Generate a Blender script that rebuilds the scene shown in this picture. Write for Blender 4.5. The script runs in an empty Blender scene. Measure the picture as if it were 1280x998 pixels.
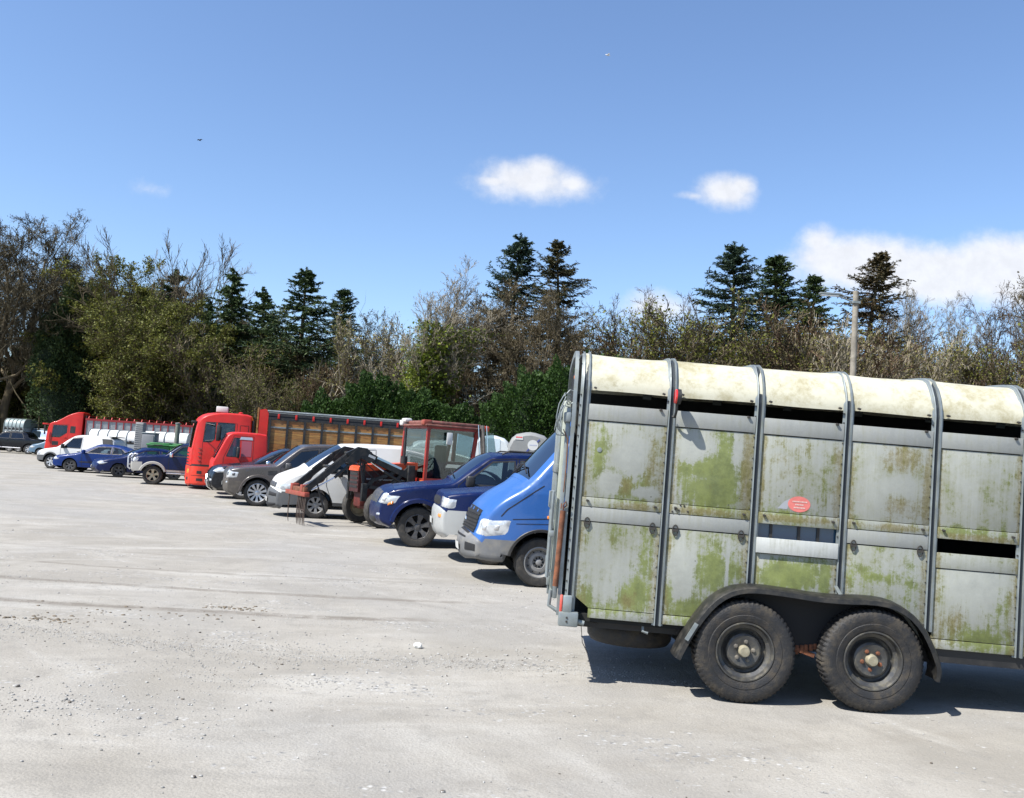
import bpy, bmesh, math, random
import numpy as np
from mathutils import Vector, Matrix
R = math.radians
PI = math.pi
scene = bpy.context.scene
C = scene.collection

# ------------------------------------------------------------------ camera
cam_data = bpy.data.cameras.new('camera')
cam = bpy.data.objects.new('camera', cam_data)
C.objects.link(cam)
cam_data.sensor_fit = 'HORIZONTAL'
cam_data.sensor_width = 36.0
cam_data.lens = 36.0 * 1130.0 / 1280.0
cam_data.clip_start = 0.1
cam_data.clip_end = 3000
cam.matrix_world = Matrix.Translation((0, 0, 1.7)) @ (Matrix.Rotation(PI/2 + R(4.09), 4, 'X') @ Matrix.Rotation(R(3.7), 4, 'Z'))
scene.camera = cam

# ------------------------------------------------------------------ sun, sky, exposure
SUN_TO = Vector((0.62, 0.42, -1.0)).normalized()        # direction the light travels
sun_elev = math.asin(-SUN_TO.z)
sun_az = math.atan2(-SUN_TO.x, -SUN_TO.y)               # clockwise from +Y
sun = bpy.data.lights.new('sun', 'SUN')
sun.energy = 5.0
sun.angle = R(0.53)
sun.color = (1.0, 0.965, 0.90)
so = bpy.data.objects.new('sun', sun)
so.rotation_euler = SUN_TO.to_track_quat('-Z', 'Y').to_euler()
so.location = (-20, -20, 40)
C.objects.link(so)
scene.view_settings.view_transform = 'Standard'
scene.view_settings.look = 'None'
scene.view_settings.gamma = 1.0
scene.view_settings.exposure = 0.95
scene.view_settings.use_curve_mapping = False

world = bpy.data.worlds.new('World')
scene.world = world
world.use_nodes = True
wt = world.node_tree
for n_ in list(wt.nodes): wt.nodes.remove(n_)


class NT:
    """small node-graph writer"""
    def __init__(s, tree): s.t = tree
    def n(s, typ, **kw):
        nd = s.t.nodes.new(typ)
        ins = kw.pop('ins', {})
        for k, v in kw.items(): setattr(nd, k, v)
        for k, v in ins.items(): s.put(nd.inputs[k], v)
        return nd
    def put(s, sock, v):
        if isinstance(v, bpy.types.NodeSocket): s.t.links.new(v, sock)
        elif isinstance(v, bpy.types.Node): s.t.links.new(v.outputs[0], sock)
        else: sock.default_value = v
    def m(s, op, a, b=None, c=None, clamp=False):
        nd = s.n('ShaderNodeMath', operation=op, use_clamp=clamp)
        s.put(nd.inputs[0], a)
        if b is not None: s.put(nd.inputs[1], b)
        if c is not None: s.put(nd.inputs[2], c)
        return nd.outputs[0]
    def vm(s, op, a, b=None):
        nd = s.n('ShaderNodeVectorMath', operation=op)
        s.put(nd.inputs[0], a)
        if b is not None: s.put(nd.inputs[1], b)
        return nd.outputs['Value'] if op in ('LENGTH', 'DISTANCE', 'DOT_PRODUCT') else nd.outputs[0]
    def noise(s, vec, scale, detail=4, rough=0.55, dist=0.0):
        nd = s.n('ShaderNodeTexNoise')
        s.put(nd.inputs['Vector'], vec)
        nd.inputs['Scale'].default_value = scale
        nd.inputs['Detail'].default_value = detail
        nd.inputs['Roughness'].default_value = rough
        nd.inputs['Distortion'].default_value = dist
        return nd.outputs[0]
    def ss(s, v, a, b, lo=0.0, hi=1.0):
        nd = s.n('ShaderNodeMapRange', interpolation_type='SMOOTHSTEP')
        s.put(nd.inputs[0], v)
        nd.inputs[1].default_value = a; nd.inputs[2].default_value = b
        nd.inputs[3].default_value = lo; nd.inputs[4].default_value = hi
        return nd.outputs[0]
    def mix(s, f, a, b, blend='MIX'):
        nd = s.n('ShaderNodeMix', data_type='RGBA', blend_type=blend)
        s.put(nd.inputs[0], f)
        for k, v in ((6, a), (7, b)):
            if isinstance(v, tuple) and len(v) == 3: v = (*v, 1.0)
            s.put(nd.inputs[k], v)
        return nd.outputs[2]
    def scalev(s, vec, sc, loc=(0, 0, 0), rot=(0, 0, 0)):
        nd = s.n('ShaderNodeMapping')
        s.put(nd.inputs['Vector'], vec)
        nd.inputs['Scale'].default_value = sc
        nd.inputs['Location'].default_value = loc
        nd.inputs['Rotation'].default_value = rot
        return nd.outputs[0]


W = NT(wt)
sky = W.n('ShaderNodeTexSky', sky_type='NISHITA', sun_disc=False)
sky.sun_elevation = sun_elev
sky.sun_rotation = sun_az
sky.altitude = 60
sky.air_density = 1.0
sky.dust_density = 0.6
sky.ozone_density = 2.2
tc = W.n('ShaderNodeTexCoord')
gen = tc.outputs['Generated']
sep = W.n('ShaderNodeSeparateXYZ', ins={0: gen})
ymax = W.m('MAXIMUM', sep.outputs[1], 0.02)
gx = W.m('DIVIDE', sep.outputs[0], ymax)
gz = W.m('DIVIDE', sep.outputs[2], ymax)
gp = W.n('ShaderNodeCombineXYZ', ins={0: gx, 1: gz, 2: 0.0}).outputs[0]
nz1 = W.noise(gp, 14.0, 6, 0.6)
nz2 = W.noise(gp, 45.0, 6, 0.65)
cloud = None
CL = [(0.004, 0.318, 0.074, 0.025, 1.0), (0.018, 0.330, 0.030, 0.018, 1.0), (-0.035, 0.316, 0.030, 0.011, .9), (0.05, 0.319, 0.028, 0.013, .9),
      (0.226, 0.321, 0.035, 0.020, .9), (0.243, 0.328, 0.018, 0.014, .9), (0.190, 0.314, 0.022, 0.006, .5),
      (0.335, 0.270, 0.026, 0.021, .9), (0.325, 0.252, 0.03, 0.02, .8), (0.395, 0.250, 0.095, 0.032, 1.5), (0.47, 0.243, 0.10, 0.033, 1.5),
      (0.565, 0.250, 0.10, 0.042, 1.6), (0.68, 0.258, 0.11, 0.048, 1.5), (0.44, 0.232, 0.14, 0.022, 1.1), (0.157, 0.183, 0.045, 0.022, .9),
      (-0.425, 0.281, 0.030, 0.010, .33), (-0.9, 0.20, 0.16, 0.05, 1.0), (1.1, 0.3, 0.2, 0.06, 1.0)]
for cx, cz, rx, rz, st in CL:
    d = W.vm('MULTIPLY', W.vm('SUBTRACT', gp, (cx, cz, 0)), (1/rx, 1/rz, 0))
    f = W.m('MULTIPLY', W.m('SUBTRACT', 1.35, W.vm('LENGTH', d)), st)
    cloud = f if cloud is None else W.m('MAXIMUM', cloud, f)
wob = W.m('ADD', W.m('MULTIPLY', W.m('SUBTRACT', nz1, 0.5), 1.25), W.m('MULTIPLY', W.m('SUBTRACT', nz2, 0.5), 0.55))
cm = W.m('MULTIPLY', W.ss(W.m('ADD', cloud, wob), 0.08, 1.10), 0.90)
front = W.m('GREATER_THAN', sep.outputs[1], 0.05)
cm = W.m('MULTIPLY', cm, front)
hue = W.mix(1.0, sky.outputs[0], (0.945, 1.015, 1.125), 'MULTIPLY')
shade = W.ss(nz2, 0.3, 0.7, 0.90, 1.0)
cwhite = W.n('ShaderNodeVectorMath', operation='SCALE', ins={0: (5.4, 5.45, 5.65)})
W.put(cwhite.inputs['Scale'], shade)
col = W.mix(cm, hue, cwhite.outputs[0])
bg = W.n('ShaderNodeBackground', ins={0: col, 1: 0.096})
wo = W.n('ShaderNodeOutputWorld', ins={0: bg})

# ------------------------------------------------------------------ materials
def newmat(name):
    m = bpy.data.materials.new(name)
    m.use_nodes = True
    g = NT(m.node_tree)
    b = m.node_tree.nodes['Principled BSDF']
    return m, g, b

def c4(c): return (c[0], c[1], c[2], 1.0)

def basic(name, col, rough=0.5, metal=0.0, spec=0.5, var=0.0, vscale=3.0, dirt=0.0, dirtcol=(0.30, 0.27, 0.22), bump=0.0, bscale=40.0, coat=0.0):
    m, g, b = newmat(name)
    oc = g.n('ShaderNodeTexCoord').outputs['Object']
    colr = c4(col)
    if var > 0:
        nz = g.noise(oc, vscale, 5, 0.6)
        colr = g.mix(g.ss(nz, 0.25, 0.75), tuple(max(0, x * (1 - var)) for x in col), tuple(min(1, x * (1 + var)) for x in col))
    if dirt > 0:
        nd = g.noise(oc, vscale * 2.3, 6, 0.7)
        colr = g.mix(g.m('MULTIPLY', g.ss(nd, 0.42, 0.75), dirt), colr, dirtcol)
        g.put(b.inputs['Roughness'], g.m('ADD', g.m('MULTIPLY', g.ss(nd, 0.42, 0.75), 0.35), rough, clamp=True))
    else:
        b.inputs['Roughness'].default_value = rough
    g.put(b.inputs['Base Color'], colr)
    b.inputs['Metallic'].default_value = metal
    b.inputs['Specular IOR Level'].default_value = spec
    if coat > 0:
        b.inputs['Coat Weight'].default_value = coat
        b.inputs['Coat Roughness'].default_value = 0.05
    if bump > 0:
        bn = g.n('ShaderNodeBump', ins={'Strength': bump, 'Distance': 0.01, 'Height': g.noise(oc, bscale, 5, 0.6)})
        g.put(b.inputs['Normal'], bn.outputs[0])
    return m

def paint(name, col, dirt=0.18, rough=0.32, coat=0.35, spec=.5):
    return basic(name, tuple(x*.8 for x in col), rough=rough, spec=spec, var=0.06, vscale=1.3, dirt=dirt*.35, dirtcol=(0.20, 0.18, 0.15), coat=coat)

def glassmat(name, tint=(0.45, 0.55, 0.58), ior=1.55):
    m = bpy.data.materials.new(name); m.use_nodes = True
    g = NT(m.node_tree)
    for n_ in list(m.node_tree.nodes): m.node_tree.nodes.remove(n_)
    tr = g.n('ShaderNodeBsdfTransparent', ins={0: c4(tint)})
    gl = g.n('ShaderNodeBsdfGlossy', ins={0: (0.9, 0.95, 1.0, 1), 'Roughness': 0.02})
    fr = g.n('ShaderNodeFresnel', ins={0: ior})
    oc = g.n('ShaderNodeTexCoord').outputs['Object']
    f2 = g.m('ADD', fr.outputs[0], g.m('MULTIPLY', g.noise(oc, 2.0, 4), 0.05), clamp=True)
    mx = g.n('ShaderNodeMixShader', ins={0: f2, 1: tr.outputs[0], 2: gl.outputs[0]})
    g.n('ShaderNodeOutputMaterial', ins={0: mx.outputs[0]})
    return m

M = {}
M['rubber'] = basic('rubber', (0.022, 0.021, 0.020), rough=0.75, var=0.2, vscale=6, dirt=0.6, dirtcol=(0.10, 0.088, 0.072), bump=0.3, bscale=60)
M['rubber_big'] = basic('rubber_muddy', (0.011, 0.011, 0.012), rough=0.6, var=0.25, vscale=4, dirt=0.6, dirtcol=(0.085, 0.068, 0.045), bump=0.5, bscale=90)
M['black'] = basic('black_plastic', (0.010, 0.010, 0.011), rough=0.5, dirt=0.2, vscale=3, dirtcol=(0.10, 0.09, 0.075))
M['gap'] = basic('dark_gap', (0.006, 0.006, 0.007), rough=0.8)
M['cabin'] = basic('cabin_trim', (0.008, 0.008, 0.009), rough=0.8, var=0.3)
M['seat'] = basic('seat_cloth', (0.014, 0.015, 0.018), rough=0.9, var=0.3, vscale=9)
M['glass'] = glassmat('window_glass')
M['glass_tint'] = glassmat('tinted_glass', (0.10, 0.11, 0.13))
M['glass_clear'] = glassmat('clear_glass', (0.60, 0.66, 0.66))
M['glass_screen'] = glassmat('windscreen_glass', (0.12, 0.24, 0.42), 3.6)
M['chrome'] = basic('chrome', (0.7, 0.7, 0.72), rough=0.12, metal=1.0)
M['alloy'] = basic('alloy_rim', (0.55, 0.55, 0.56), rough=0.3, metal=0.7, dirt=0.35, vscale=8)
M['alloy_dark'] = basic('dark_alloy_rim', (0.07, 0.07, 0.075), rough=0.35, metal=0.5, dirt=0.35, vscale=8)
M['steel_rim'] = basic('steel_rim', (0.25, 0.25, 0.25), rough=0.45, metal=0.4, dirt=0.5, vscale=8)
M['brass_rim'] = basic('muddy_alloy_rim', (0.42, 0.36, 0.24), rough=0.4, metal=0.4, dirt=0.4, vscale=9)
M['amber'] = basic('amber_lens', (0.75, 0.22, 0.02), rough=0.15, coat=0.8)
M['redlens'] = basic('red_lens', (0.55, 0.02, 0.015), rough=0.15, coat=0.8)
M['plate'] = basic('number_plate_white', (0.50, 0.50, 0.48), rough=0.4, var=0.05)
M['paper'] = basic('paper_disc', (0.5, 0.54, 0.56), rough=0.6)
M['galv'] = basic('galvanised_steel', (0.20, 0.225, 0.232), rough=0.45, metal=0.35, var=0.25, vscale=5, dirt=0.4, dirtcol=(0.16, 0.17, 0.11))
M['bolt'] = basic('bolt', (0.05, 0.045, 0.04), rough=0.5, metal=0.4)
M['rust'] = basic('rusty_steel', (0.15, 0.052, 0.022), rough=0.8, var=0.45, vscale=9, dirt=0.8, dirtcol=(0.055, 0.034, 0.024), bump=0.3)

def lampmat():
    m, g, b = newmat('headlamp_lens')
    oc = g.n('ShaderNodeTexCoord').outputs['Object']
    v = g.noise(oc, 9.0, 3, .5, .6)
    g.put(b.inputs['Base Color'], g.mix(g.ss(v, 0.35, 0.65), (0.60, 0.62, 0.63), (0.36, 0.38, 0.41)))
    b.inputs['Roughness'].default_value = 0.08
    b.inputs['Metallic'].default_value = 0.25
    b.inputs['Coat Weight'].default_value = 1.0
    return m
M['lamp'] = lampmat()

# ------------------------------------------------------------------ mesh builder
class MB:
    def __init__(s): s.v = []; s.f = []; s.mi = []
    def add(s, V, F, mi=0):
        o = len(s.v)
        s.v += [tuple(x) for x in V]
        s.f += [tuple(i + o for i in f) for f in F]
        s.mi += [mi] * len(F)
        return s
    def box(s, lo, hi, mi=0, bev=0.0, rot=None, piv=None):
        x0, y0, z0 = lo; x1, y1, z1 = hi
        if bev <= 0:
            V = [(x0, y0, z0), (x1, y0, z0), (x1, y1, z0), (x0, y1, z0), (x0, y0, z1), (x1, y0, z1), (x1, y1, z1), (x0, y1, z1)]
            F = [(0, 3, 2, 1), (4, 5, 6, 7), (0, 1, 5, 4), (1, 2, 6, 5), (2, 3, 7, 6), (3, 0, 4, 7)]
        else:
            b = bmesh.new(); bmesh.ops.create_cube(b, size=1)
            for v in b.verts: v.co = Vector(((x0+x1)/2 + v.co.x*(x1-x0), (y0+y1)/2 + v.co.y*(y1-y0), (z0+z1)/2 + v.co.z*(z1-z0)))
            bmesh.ops.bevel(b, geom=b.edges[:], offset=bev, segments=2, affect='EDGES', profile=0.5)
            V = [v.co.copy() for v in b.verts]; F = [[v.index for v in f.verts] for f in b.faces]
            b.free()
        if rot is not None:
            p = Vector(piv if piv is not None else ((x0+x1)/2, (y0+y1)/2, (z0+z1)/2))
            V = [rot @ (Vector(v) - p) + p for v in V]
        return s.add(V, F, mi)
    def tube(s, pts, r, sides=8, mi=0, cap=True):
        pts = [Vector(p) for p in pts]; n = len(pts)
        rs = r if isinstance(r, (list, tuple)) else [r] * n
        V = []; F = []
        up = None
        for i, p in enumerate(pts):
            d = (pts[min(i+1, n-1)] - pts[max(i-1, 0)]).normalized()
            if up is None: up = Vector((0, 0, 1)) if abs(d.z) < 0.9 else Vector((1, 0, 0))
            a = d.cross(up); a = a.normalized() if a.length > 1e-6 else Vector((1, 0, 0))
            b = a.cross(d).normalized(); up = b
            for k in range(sides):
                t = 2*PI*k/sides
                V.append(p + (a*math.cos(t) + b*math.sin(t)) * rs[i])
        for i in range(n-1):
            for k in range(sides):
                k2 = (k+1) % sides
                F.append((i*sides+k, i*sides+k2, (i+1)*sides+k2, (i+1)*sides+k))
        if cap:
            F.append(tuple(range(sides))[::-1]); F.append(tuple((n-1)*sides+k for k in range(sides)))
        return s.add(V, F, mi)
    def lathe(s, prof, c, seg=32, mi=0, axis='y', a0=0, a1=2*PI, lug=0.0):
        """prof: (radius, offset along axis)"""
        V = []; F = []; m = len(prof); full = abs(a1-a0-2*PI) < 1e-6
        N = seg if full else seg+1
        for i in range(N):
            t = a0 + (a1-a0)*i/seg
            for j, (r, o) in enumerate(prof):
                rr = r
                if lug and (prof[j][0] > max(q[0] for q in prof)*0.965) and ((i + j) % 2): rr = r - lug
                if axis == 'y': V.append((c[0]+rr*math.cos(t), c[1]+o, c[2]+rr*math.sin(t)))
                elif axis == 'x': V.append((c[0]+o, c[1]+rr*math.cos(t), c[2]+rr*math.sin(t)))
                else: V.append((c[0]+rr*math.cos(t), c[1]+rr*math.sin(t), c[2]+o))
        for i in range(seg):
            i2 = (i+1) % N
            for j in range(m-1):
                F.append((i*m+j, i*m+j+1, i2*m+j+1, i2*m+j))
        return s.add(V, F, mi)
    def prism(s, poly, d0, d1, plane='xz', mi=0):
        def P(a, b, d): return (a, d, b) if plane == 'xz' else ((d, a, b) if plane == 'yz' else (a, b, d))
        n = len(poly)
        V = [P(a, b, d0) for a, b in poly] + [P(a, b, d1) for a, b in poly]
        F = [tuple(range(n)), tuple(range(2*n-1, n-1, -1))] + [(i, (i+1) % n, n+(i+1) % n, n+i) for i in range(n)]
        return s.add(V, F, mi)
    def bar(s, a, b, w, h, mi=0):
        a = Vector(a); b = Vector(b); d = (b-a).normalized()
        up = Vector((0, 0, 1)) if abs(d.z) < 0.95 else Vector((0, 1, 0))
        x = d.cross(up).normalized(); y = x.cross(d).normalized()
        V = [p + x*sx*w/2 + y*sy*h/2 for p in (a, b) for sx, sy in ((-1, -1), (1, -1), (1, 1), (-1, 1))]
        return s.add(V, [(0, 1, 2, 3), (7, 6, 5, 4), (0, 4, 5, 1), (1, 5, 6, 2), (2, 6, 7, 3), (3, 7, 4, 0)], mi)
    def sweep(s, path, prof, mi=0):
        """path: list of (point, x-axis, y-axis); prof: 2-D closed loop"""
        m = len(prof); V = []; F = []
        for p, ax, ay in path:
            for a, b in prof: V.append(Vector(p) + Vector(ax)*a + Vector(ay)*b)
        for i in range(len(path)-1):
            for j in range(m):
                j2 = (j+1) % m
                F.append((i*m+j, i*m+j2, (i+1)*m+j2, (i+1)*m+j))
        F.append(tuple(range(m))[::-1]); F.append(tuple((len(path)-1)*m+j for j in range(m)))
        return s.add(V, F, mi)
    def build(s, name, mats, parent=None, ang=35, fixn=True):
        me = bpy.data.meshes.new(name)
        me.from_pydata([tuple(v) for v in s.v], [], s.f)
        if not isinstance(mats, (list, tuple)): mats = [mats]
        for m in mats: me.materials.append(m)
        if len(mats) > 1: me.polygons.foreach_set('material_index', s.mi)
        if fixn:
            b = bmesh.new(); b.from_mesh(me)
            bmesh.ops.remove_doubles(b, verts=b.verts, dist=1e-5)
            bmesh.ops.recalc_face_normals(b, faces=b.faces)
            b.to_mesh(me); b.free()
        if ang > 0:
            me.polygons.foreach_set('use_smooth', [True]*len(me.polygons))
            me.set_sharp_from_angle(angle=R(ang))
        me.update()
        o = bpy.data.objects.new(name, me)
        C.objects.link(o)
        if parent: o.parent = parent
        return o

def tag(o, label=None, cat=None, group=None, kind=None):
    if label: o['label'] = label
    if cat: o['category'] = cat
    if group: o['group'] = group
    if kind: o['kind'] = kind
    return o

def thing(name, label, cat, loc=(0, 0, 0), rz=0, group=None):
    o = bpy.data.objects.new(name, None)
    o.empty_display_size = 0.3
    C.objects.link(o)
    o.location = loc; o.rotation_euler = (0, 0, rz)
    return tag(o, label, cat, group)

def empty(name, parent, loc=(0, 0, 0)):
    o = bpy.data.objects.new(name, None); C.objects.link(o); o.parent = parent; o.location = loc
    return o

def copy_tree(o, parent=None):
    c = o.copy(); C.objects.link(c); c.parent = parent
    for ch in list(o.children): copy_tree(ch, c)
    return c

# ------------------------------------------------------------------ ground
def ground_material():
    m, g, b = newmat('compacted_gravel')
    oc = g.n('ShaderNodeTexCoord').outputs['Object']
    sp = g.n('ShaderNodeSeparateXYZ', ins={0: oc})
    def polar(cx, cy, k):
        """coordinates wrapped round a turning centre, so that noise smears along wheel arcs"""
        dx = g.m('SUBTRACT', sp.outputs[0], cx); dy = g.m('SUBTRACT', sp.outputs[1], cy)
        rr = g.m('SQRT', g.m('ADD', g.m('MULTIPLY', dx, dx), g.m('MULTIPLY', dy, dy)))
        an = g.m('MULTIPLY', g.m('ARCTAN2', dy, dx), k)
        return g.n('ShaderNodeCombineXYZ', ins={0: rr, 1: an, 2: 0.0}).outputs[0]
    big = g.noise(oc, 0.13, 6, 0.62, .6)
    mid = g.noise(oc, 0.62, 8, 0.66, 0.8)
    sw1 = g.noise(polar(-5, 33, 4.0), 1.5, 7, 0.66, .5)
    sw2 = g.noise(polar(13, -17, 5.0), 1.25, 7, 0.66, .5)
    sw3 = g.noise(polar(-16, -4, 4.0), 1.4, 7, 0.66, .5)
    swp = g.mix(g.ss(g.noise(oc, .17, 3), .42, .58), sw1, g.mix(g.ss(g.noise(g.scalev(oc, (1, 1, 1), loc=(9, 4, 0)), .2, 3), .42, .58), sw2, sw3))
    fine = g.noise(oc, 52.0, 7, 0.8)
    blot = g.noise(oc, 3.2, 6, 0.7)
    grit = g.n('ShaderNodeTexVoronoi', ins={'Vector': oc, 'Scale': 55.0})
    grit2 = g.n('ShaderNodeTexVoronoi', ins={'Vector': oc, 'Scale': 24.0})
    col = g.mix(g.ss(mid, 0.32, 0.70), (0.232, 0.216, 0.188), (0.306, 0.288, 0.256))
    col = g.mix(g.m('MULTIPLY', g.ss(swp, 0.50, 0.66), 0.75), col, (0.350, 0.335, 0.305))
    col = g.mix(g.m('MULTIPLY', g.ss(swp, 0.47, 0.34), 0.55), col, (0.206, 0.194, 0.172))
    col = g.mix(g.m('MULTIPLY', g.ss(big, 0.44, 0.62), 0.5), col, (0.246, 0.243, 0.236))
    col = g.mix(g.m('MULTIPLY', g.ss(blot, 0.50, 0.68), 0.55), col, (0.205, 0.194, 0.174))
    col = g.mix(g.m('MULTIPLY', g.ss(fine, 0.42, 0.72), 0.55), col, (0.16, 0.15, 0.132))
    # loose stony patches
    patch = g.ss(g.m('ADD', g.noise(g.scalev(oc, (0.7, 1.1, 1)), 0.9, 6, 0.7), g.m('MULTIPLY', g.m('SUBTRACT', g.noise(oc, 11, 4), .5), 0.5)), 0.535, 0.66)
    stone = g.mix(g.ss(grit2.outputs['Color'], 0.2, 0.9), (0.14, 0.14, 0.14), (0.40, 0.395, 0.38))
    col = g.mix(g.m('MULTIPLY', patch, g.ss(grit2.outputs['Distance'], 0.55, 0.2)), col, stone)
    # the odd dark and pale chip everywhere
    ch = g.n('ShaderNodeTexVoronoi', ins={'Vector': oc, 'Scale': 7.0, 'Randomness': 1.0})
    chs = g.n('ShaderNodeSeparateColor', ins={0: ch.outputs['Color']})
    spot = g.m('MULTIPLY', g.m('LESS_THAN', ch.outputs['Distance'], 0.10), g.m('GREATER_THAN', chs.outputs[0], 0.72))
    col = g.mix(g.m('MULTIPLY', spot, 0.5), col, g.mix(chs.outputs[1], (0.06, 0.055, 0.05), (0.45, 0.44, 0.42)))
    # curved wheel tracks pressed into the dust: rings round distant turning centres
    wob = g.m('MULTIPLY', g.m('SUBTRACT', g.noise(oc, 0.7, 4), 0.5), 0.35)
    tr = None
    for cx, cy, rad, w, st, x0, x1 in TRACKS:
        dx = g.m('SUBTRACT', sp.outputs[0], cx); dy = g.m('SUBTRACT', sp.outputs[1], cy)
        rr = g.m('SQRT', g.m('ADD', g.m('MULTIPLY', dx, dx), g.m('MULTIPLY', dy, dy)))
        d = g.m('ABSOLUTE', g.m('ADD', g.m('SUBTRACT', rr, rad), wob))
        t = g.m('MULTIPLY', g.ss(d, w, w*0.3), st)
        t = g.m('MULTIPLY', t, g.m('MULTIPLY', g.ss(sp.outputs[0], x0-1.5, x0), g.ss(sp.outputs[0], x1+1.5, x1)))
        tr = t if tr is None else g.m('MAXIMUM', tr, t)
    tr = g.m('MULTIPLY', tr, g.ss(g.noise(oc, 3.0, 5, 0.7), 0.3, 0.6))
    col = g.mix(tr, col, (0.135, 0.118, 0.098))
    # damp oily marks by the parked row
    oil = g.ss(g.noise(g.scalev(oc, (1, 1, 1), loc=(3.3, 8.1, 0)), 0.45, 4, 0.6), 0.66, 0.76)
    col = g.mix(g.m('MULTIPLY', oil, 0.45), col, (0.13, 0.118, 0.10))
    g.put(b.inputs['Base Color'], col)
    b.inputs['Roughness'].default_value = 0.95
    b.inputs['Specular IOR Level'].default_value = 0.2
    h = g.m('ADD', g.m('MULTIPLY', fine, 0.5), g.m('MULTIPLY', g.m('SUBTRACT', 1.0, grit.outputs['Distance']), 0.35))
    h = g.m('ADD', h, g.m('ADD', g.m('MULTIPLY', mid, 2.2), g.m('MULTIPLY', blot, 1.6)))
    bn = g.n('ShaderNodeBump', ins={'Strength': 0.42, 'Distance': 0.02, 'Height': h})
    g.put(b.inputs['Normal'], bn.outputs[0])
    return m

# centre x, y, radius, half width, strength, x from, x to
TRACKS = [(-4.5, 31.0, 21.7, 0.15, 0.85, -16, -1.5), (-4.2, 31.0, 20.3, 0.13, 0.65, -16, -1.0), (-5.5, 36.0, 23.9, 0.09, 0.5, -16, -2.5), (-5.5, 36.0, 22.2, 0.09, 0.30, -16, -2.5),
          (14, -20, 27.0, 0.12, 0.13, -8, 3), (14, -20, 28.6, 0.12, 0.13, -8, 3)]
b_ = MB()
b_.add([(-900, -300, 0), (900, -300, 0), (900, 1200, 0), (-900, 1200, 0)], [(0, 1, 2, 3)])
g_ = b_.build('ground', ground_material(), ang=0)
tag(g_, 'pale compacted gravel yard with wheel tracks and loose stones', None, None, 'structure')

wf = basic('woodland_earth', (0.045, 0.04, 0.022), rough=0.95, var=0.5, vscale=0.5, dirt=0.6, dirtcol=(0.05, 0.075, 0.02), bump=0.6, bscale=4)
b_ = MB()
edge = [(-160, 94), (-70, 90), (-46, 86), (-32, 70), (-22, 62), (-14, 56), (-4, 50), (6, 46), (30, 42), (80, 38), (200, 30)]
b_.add([(x, y, 0.004) for x, y in edge] + [(400, 600, 0.004), (-400, 600, 0.004)], [tuple(range(len(edge)+2))])
tag(b_.build('woodland_floor', wf, ang=0), 'dark earth and grass floor under the trees behind the yard', None, None, 'structure')

# ------------------------------------------------------------------ wheels
def tyre_prof(r, w, rr):
    h = w/2
    return [(rr, -h*.72), (rr+.012, -h*.92), ((r+rr)/2, -h), (r*.93, -h*.93), (r*.972, -h*.80), (r, -h*.66), (r*1.003, -h*.30), (r*1.003, h*.30), (r, h*.66),
            (r*.972, h*.80), (r*.93, h*.93), ((r+rr)/2, h), (rr, h*.72)]

def wheel(parent, c, r, w, rim='alloy', n=5, mat='alloy', steer=0.0, name='wheel', seg=48, rr=None):
    """near side faces -y"""
    e = empty(name, parent, c)
    e.rotation_euler = (0, 0, steer)
    rr = rr or r*0.62
    MB().lathe(tyre_prof(r, w, rr), (0, 0, 0), seg, lug=0.012 if r > .3 else .008).build('tyre', M['rubber'], e, ang=30)
    b = MB()
    h = w/2
    s = -1 if c[1] <= 0 else 1
    if rim == 'alloy':
        b.lathe([(rr+.012, s*h*.80), (rr-.008, s*h*.86), (rr-.02, s*h*.70), (rr-.03, s*h*.2), (rr-.03, -s*h*.6)], (0, 0, 0), 40, 0)
        b.lathe([(rr-.03, -s*h*.25), (0.0, -s*h*.25)], (0, 0, 0), 24, 1)
        for k in range(n):
            a = 2*PI*k/n + .3
            ca, sa = math.cos(a), math.sin(a)
            w0, w1 = rr*.16*5/n+.006, rr*.26*5/n+.008
            pts = []
            for (q, ww, o) in ((rr*.10, w0, .62), (rr*.55, w0*.9, .72), (rr-.012, w1, .80)):
                for sg in (-1, 1):
                    pts.append((ca*q - sa*ww*sg, s*h*o, sa*q + ca*ww*sg))
                for sg in (-1, 1):
                    pts.append((ca*q - sa*ww*sg*1.1, s*h*(o-.25), sa*q + ca*ww*sg*1.1))
            F = []
            for i in range(2):
                o = i*4
                F += [(o, o+1, o+5, o+4), (o, o+4, o+6, o+2), (o+1, o+3, o+7, o+5)]
            b.add(pts, F, 0)
        b.lathe([(rr*.24, s*h*.45), (rr*.24, s*h*.74), (rr*.13, s*h*.80), (0, s*h*.80)], (0, 0, 0), 20, 0)
    else:
        b.lathe([(rr+.012, s*h*.80), (rr-.008, s*h*.88), (rr-.022, s*h*.70), (rr*.84, s*h*.15), (rr*.80, s*h*.12), (rr*.60, s*h*.45), (rr*.42, s*h*.50),
                 (rr*.36, s*h*.30), (rr*.22, s*h*.30), (rr*.20, s*h*.55), (rr*.14, s*h*.62), (0, s*h*.64)], (0, 0, 0), 40, 0)
        for k in range(n):
            a = 2*PI*k/n
            b.lathe([(rr*.055, s*h*.335), (0, s*h*.34)], (math.cos(a)*rr*.70, 0, math.sin(a)*rr*.70), 8, 1)
            b.lathe([(.014, s*h*.25), (.014, s*h*.42), (0, s*h*.42)], (math.cos(a)*rr*.29, 0, math.sin(a)*rr*.29), 6, 1)
    b.build('rim', [M[mat], M['gap']], e, ang=30)
    return e

# ------------------------------------------------------------------ vehicle bodies
def chaikin(P, it=2, keep=()):
    for _ in range(it):
        Q = [P[0]]
        for i in range(len(P)-1):
            a, b = P[i], P[i+1]
            Q.append((a[0]*.75+b[0]*.25, a[1]*.75+b[1]*.25)); Q.append((a[0]*.25+b[0]*.75, a[1]*.25+b[1]*.75))
        Q.append(P[-1]); P = Q
    return P

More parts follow.
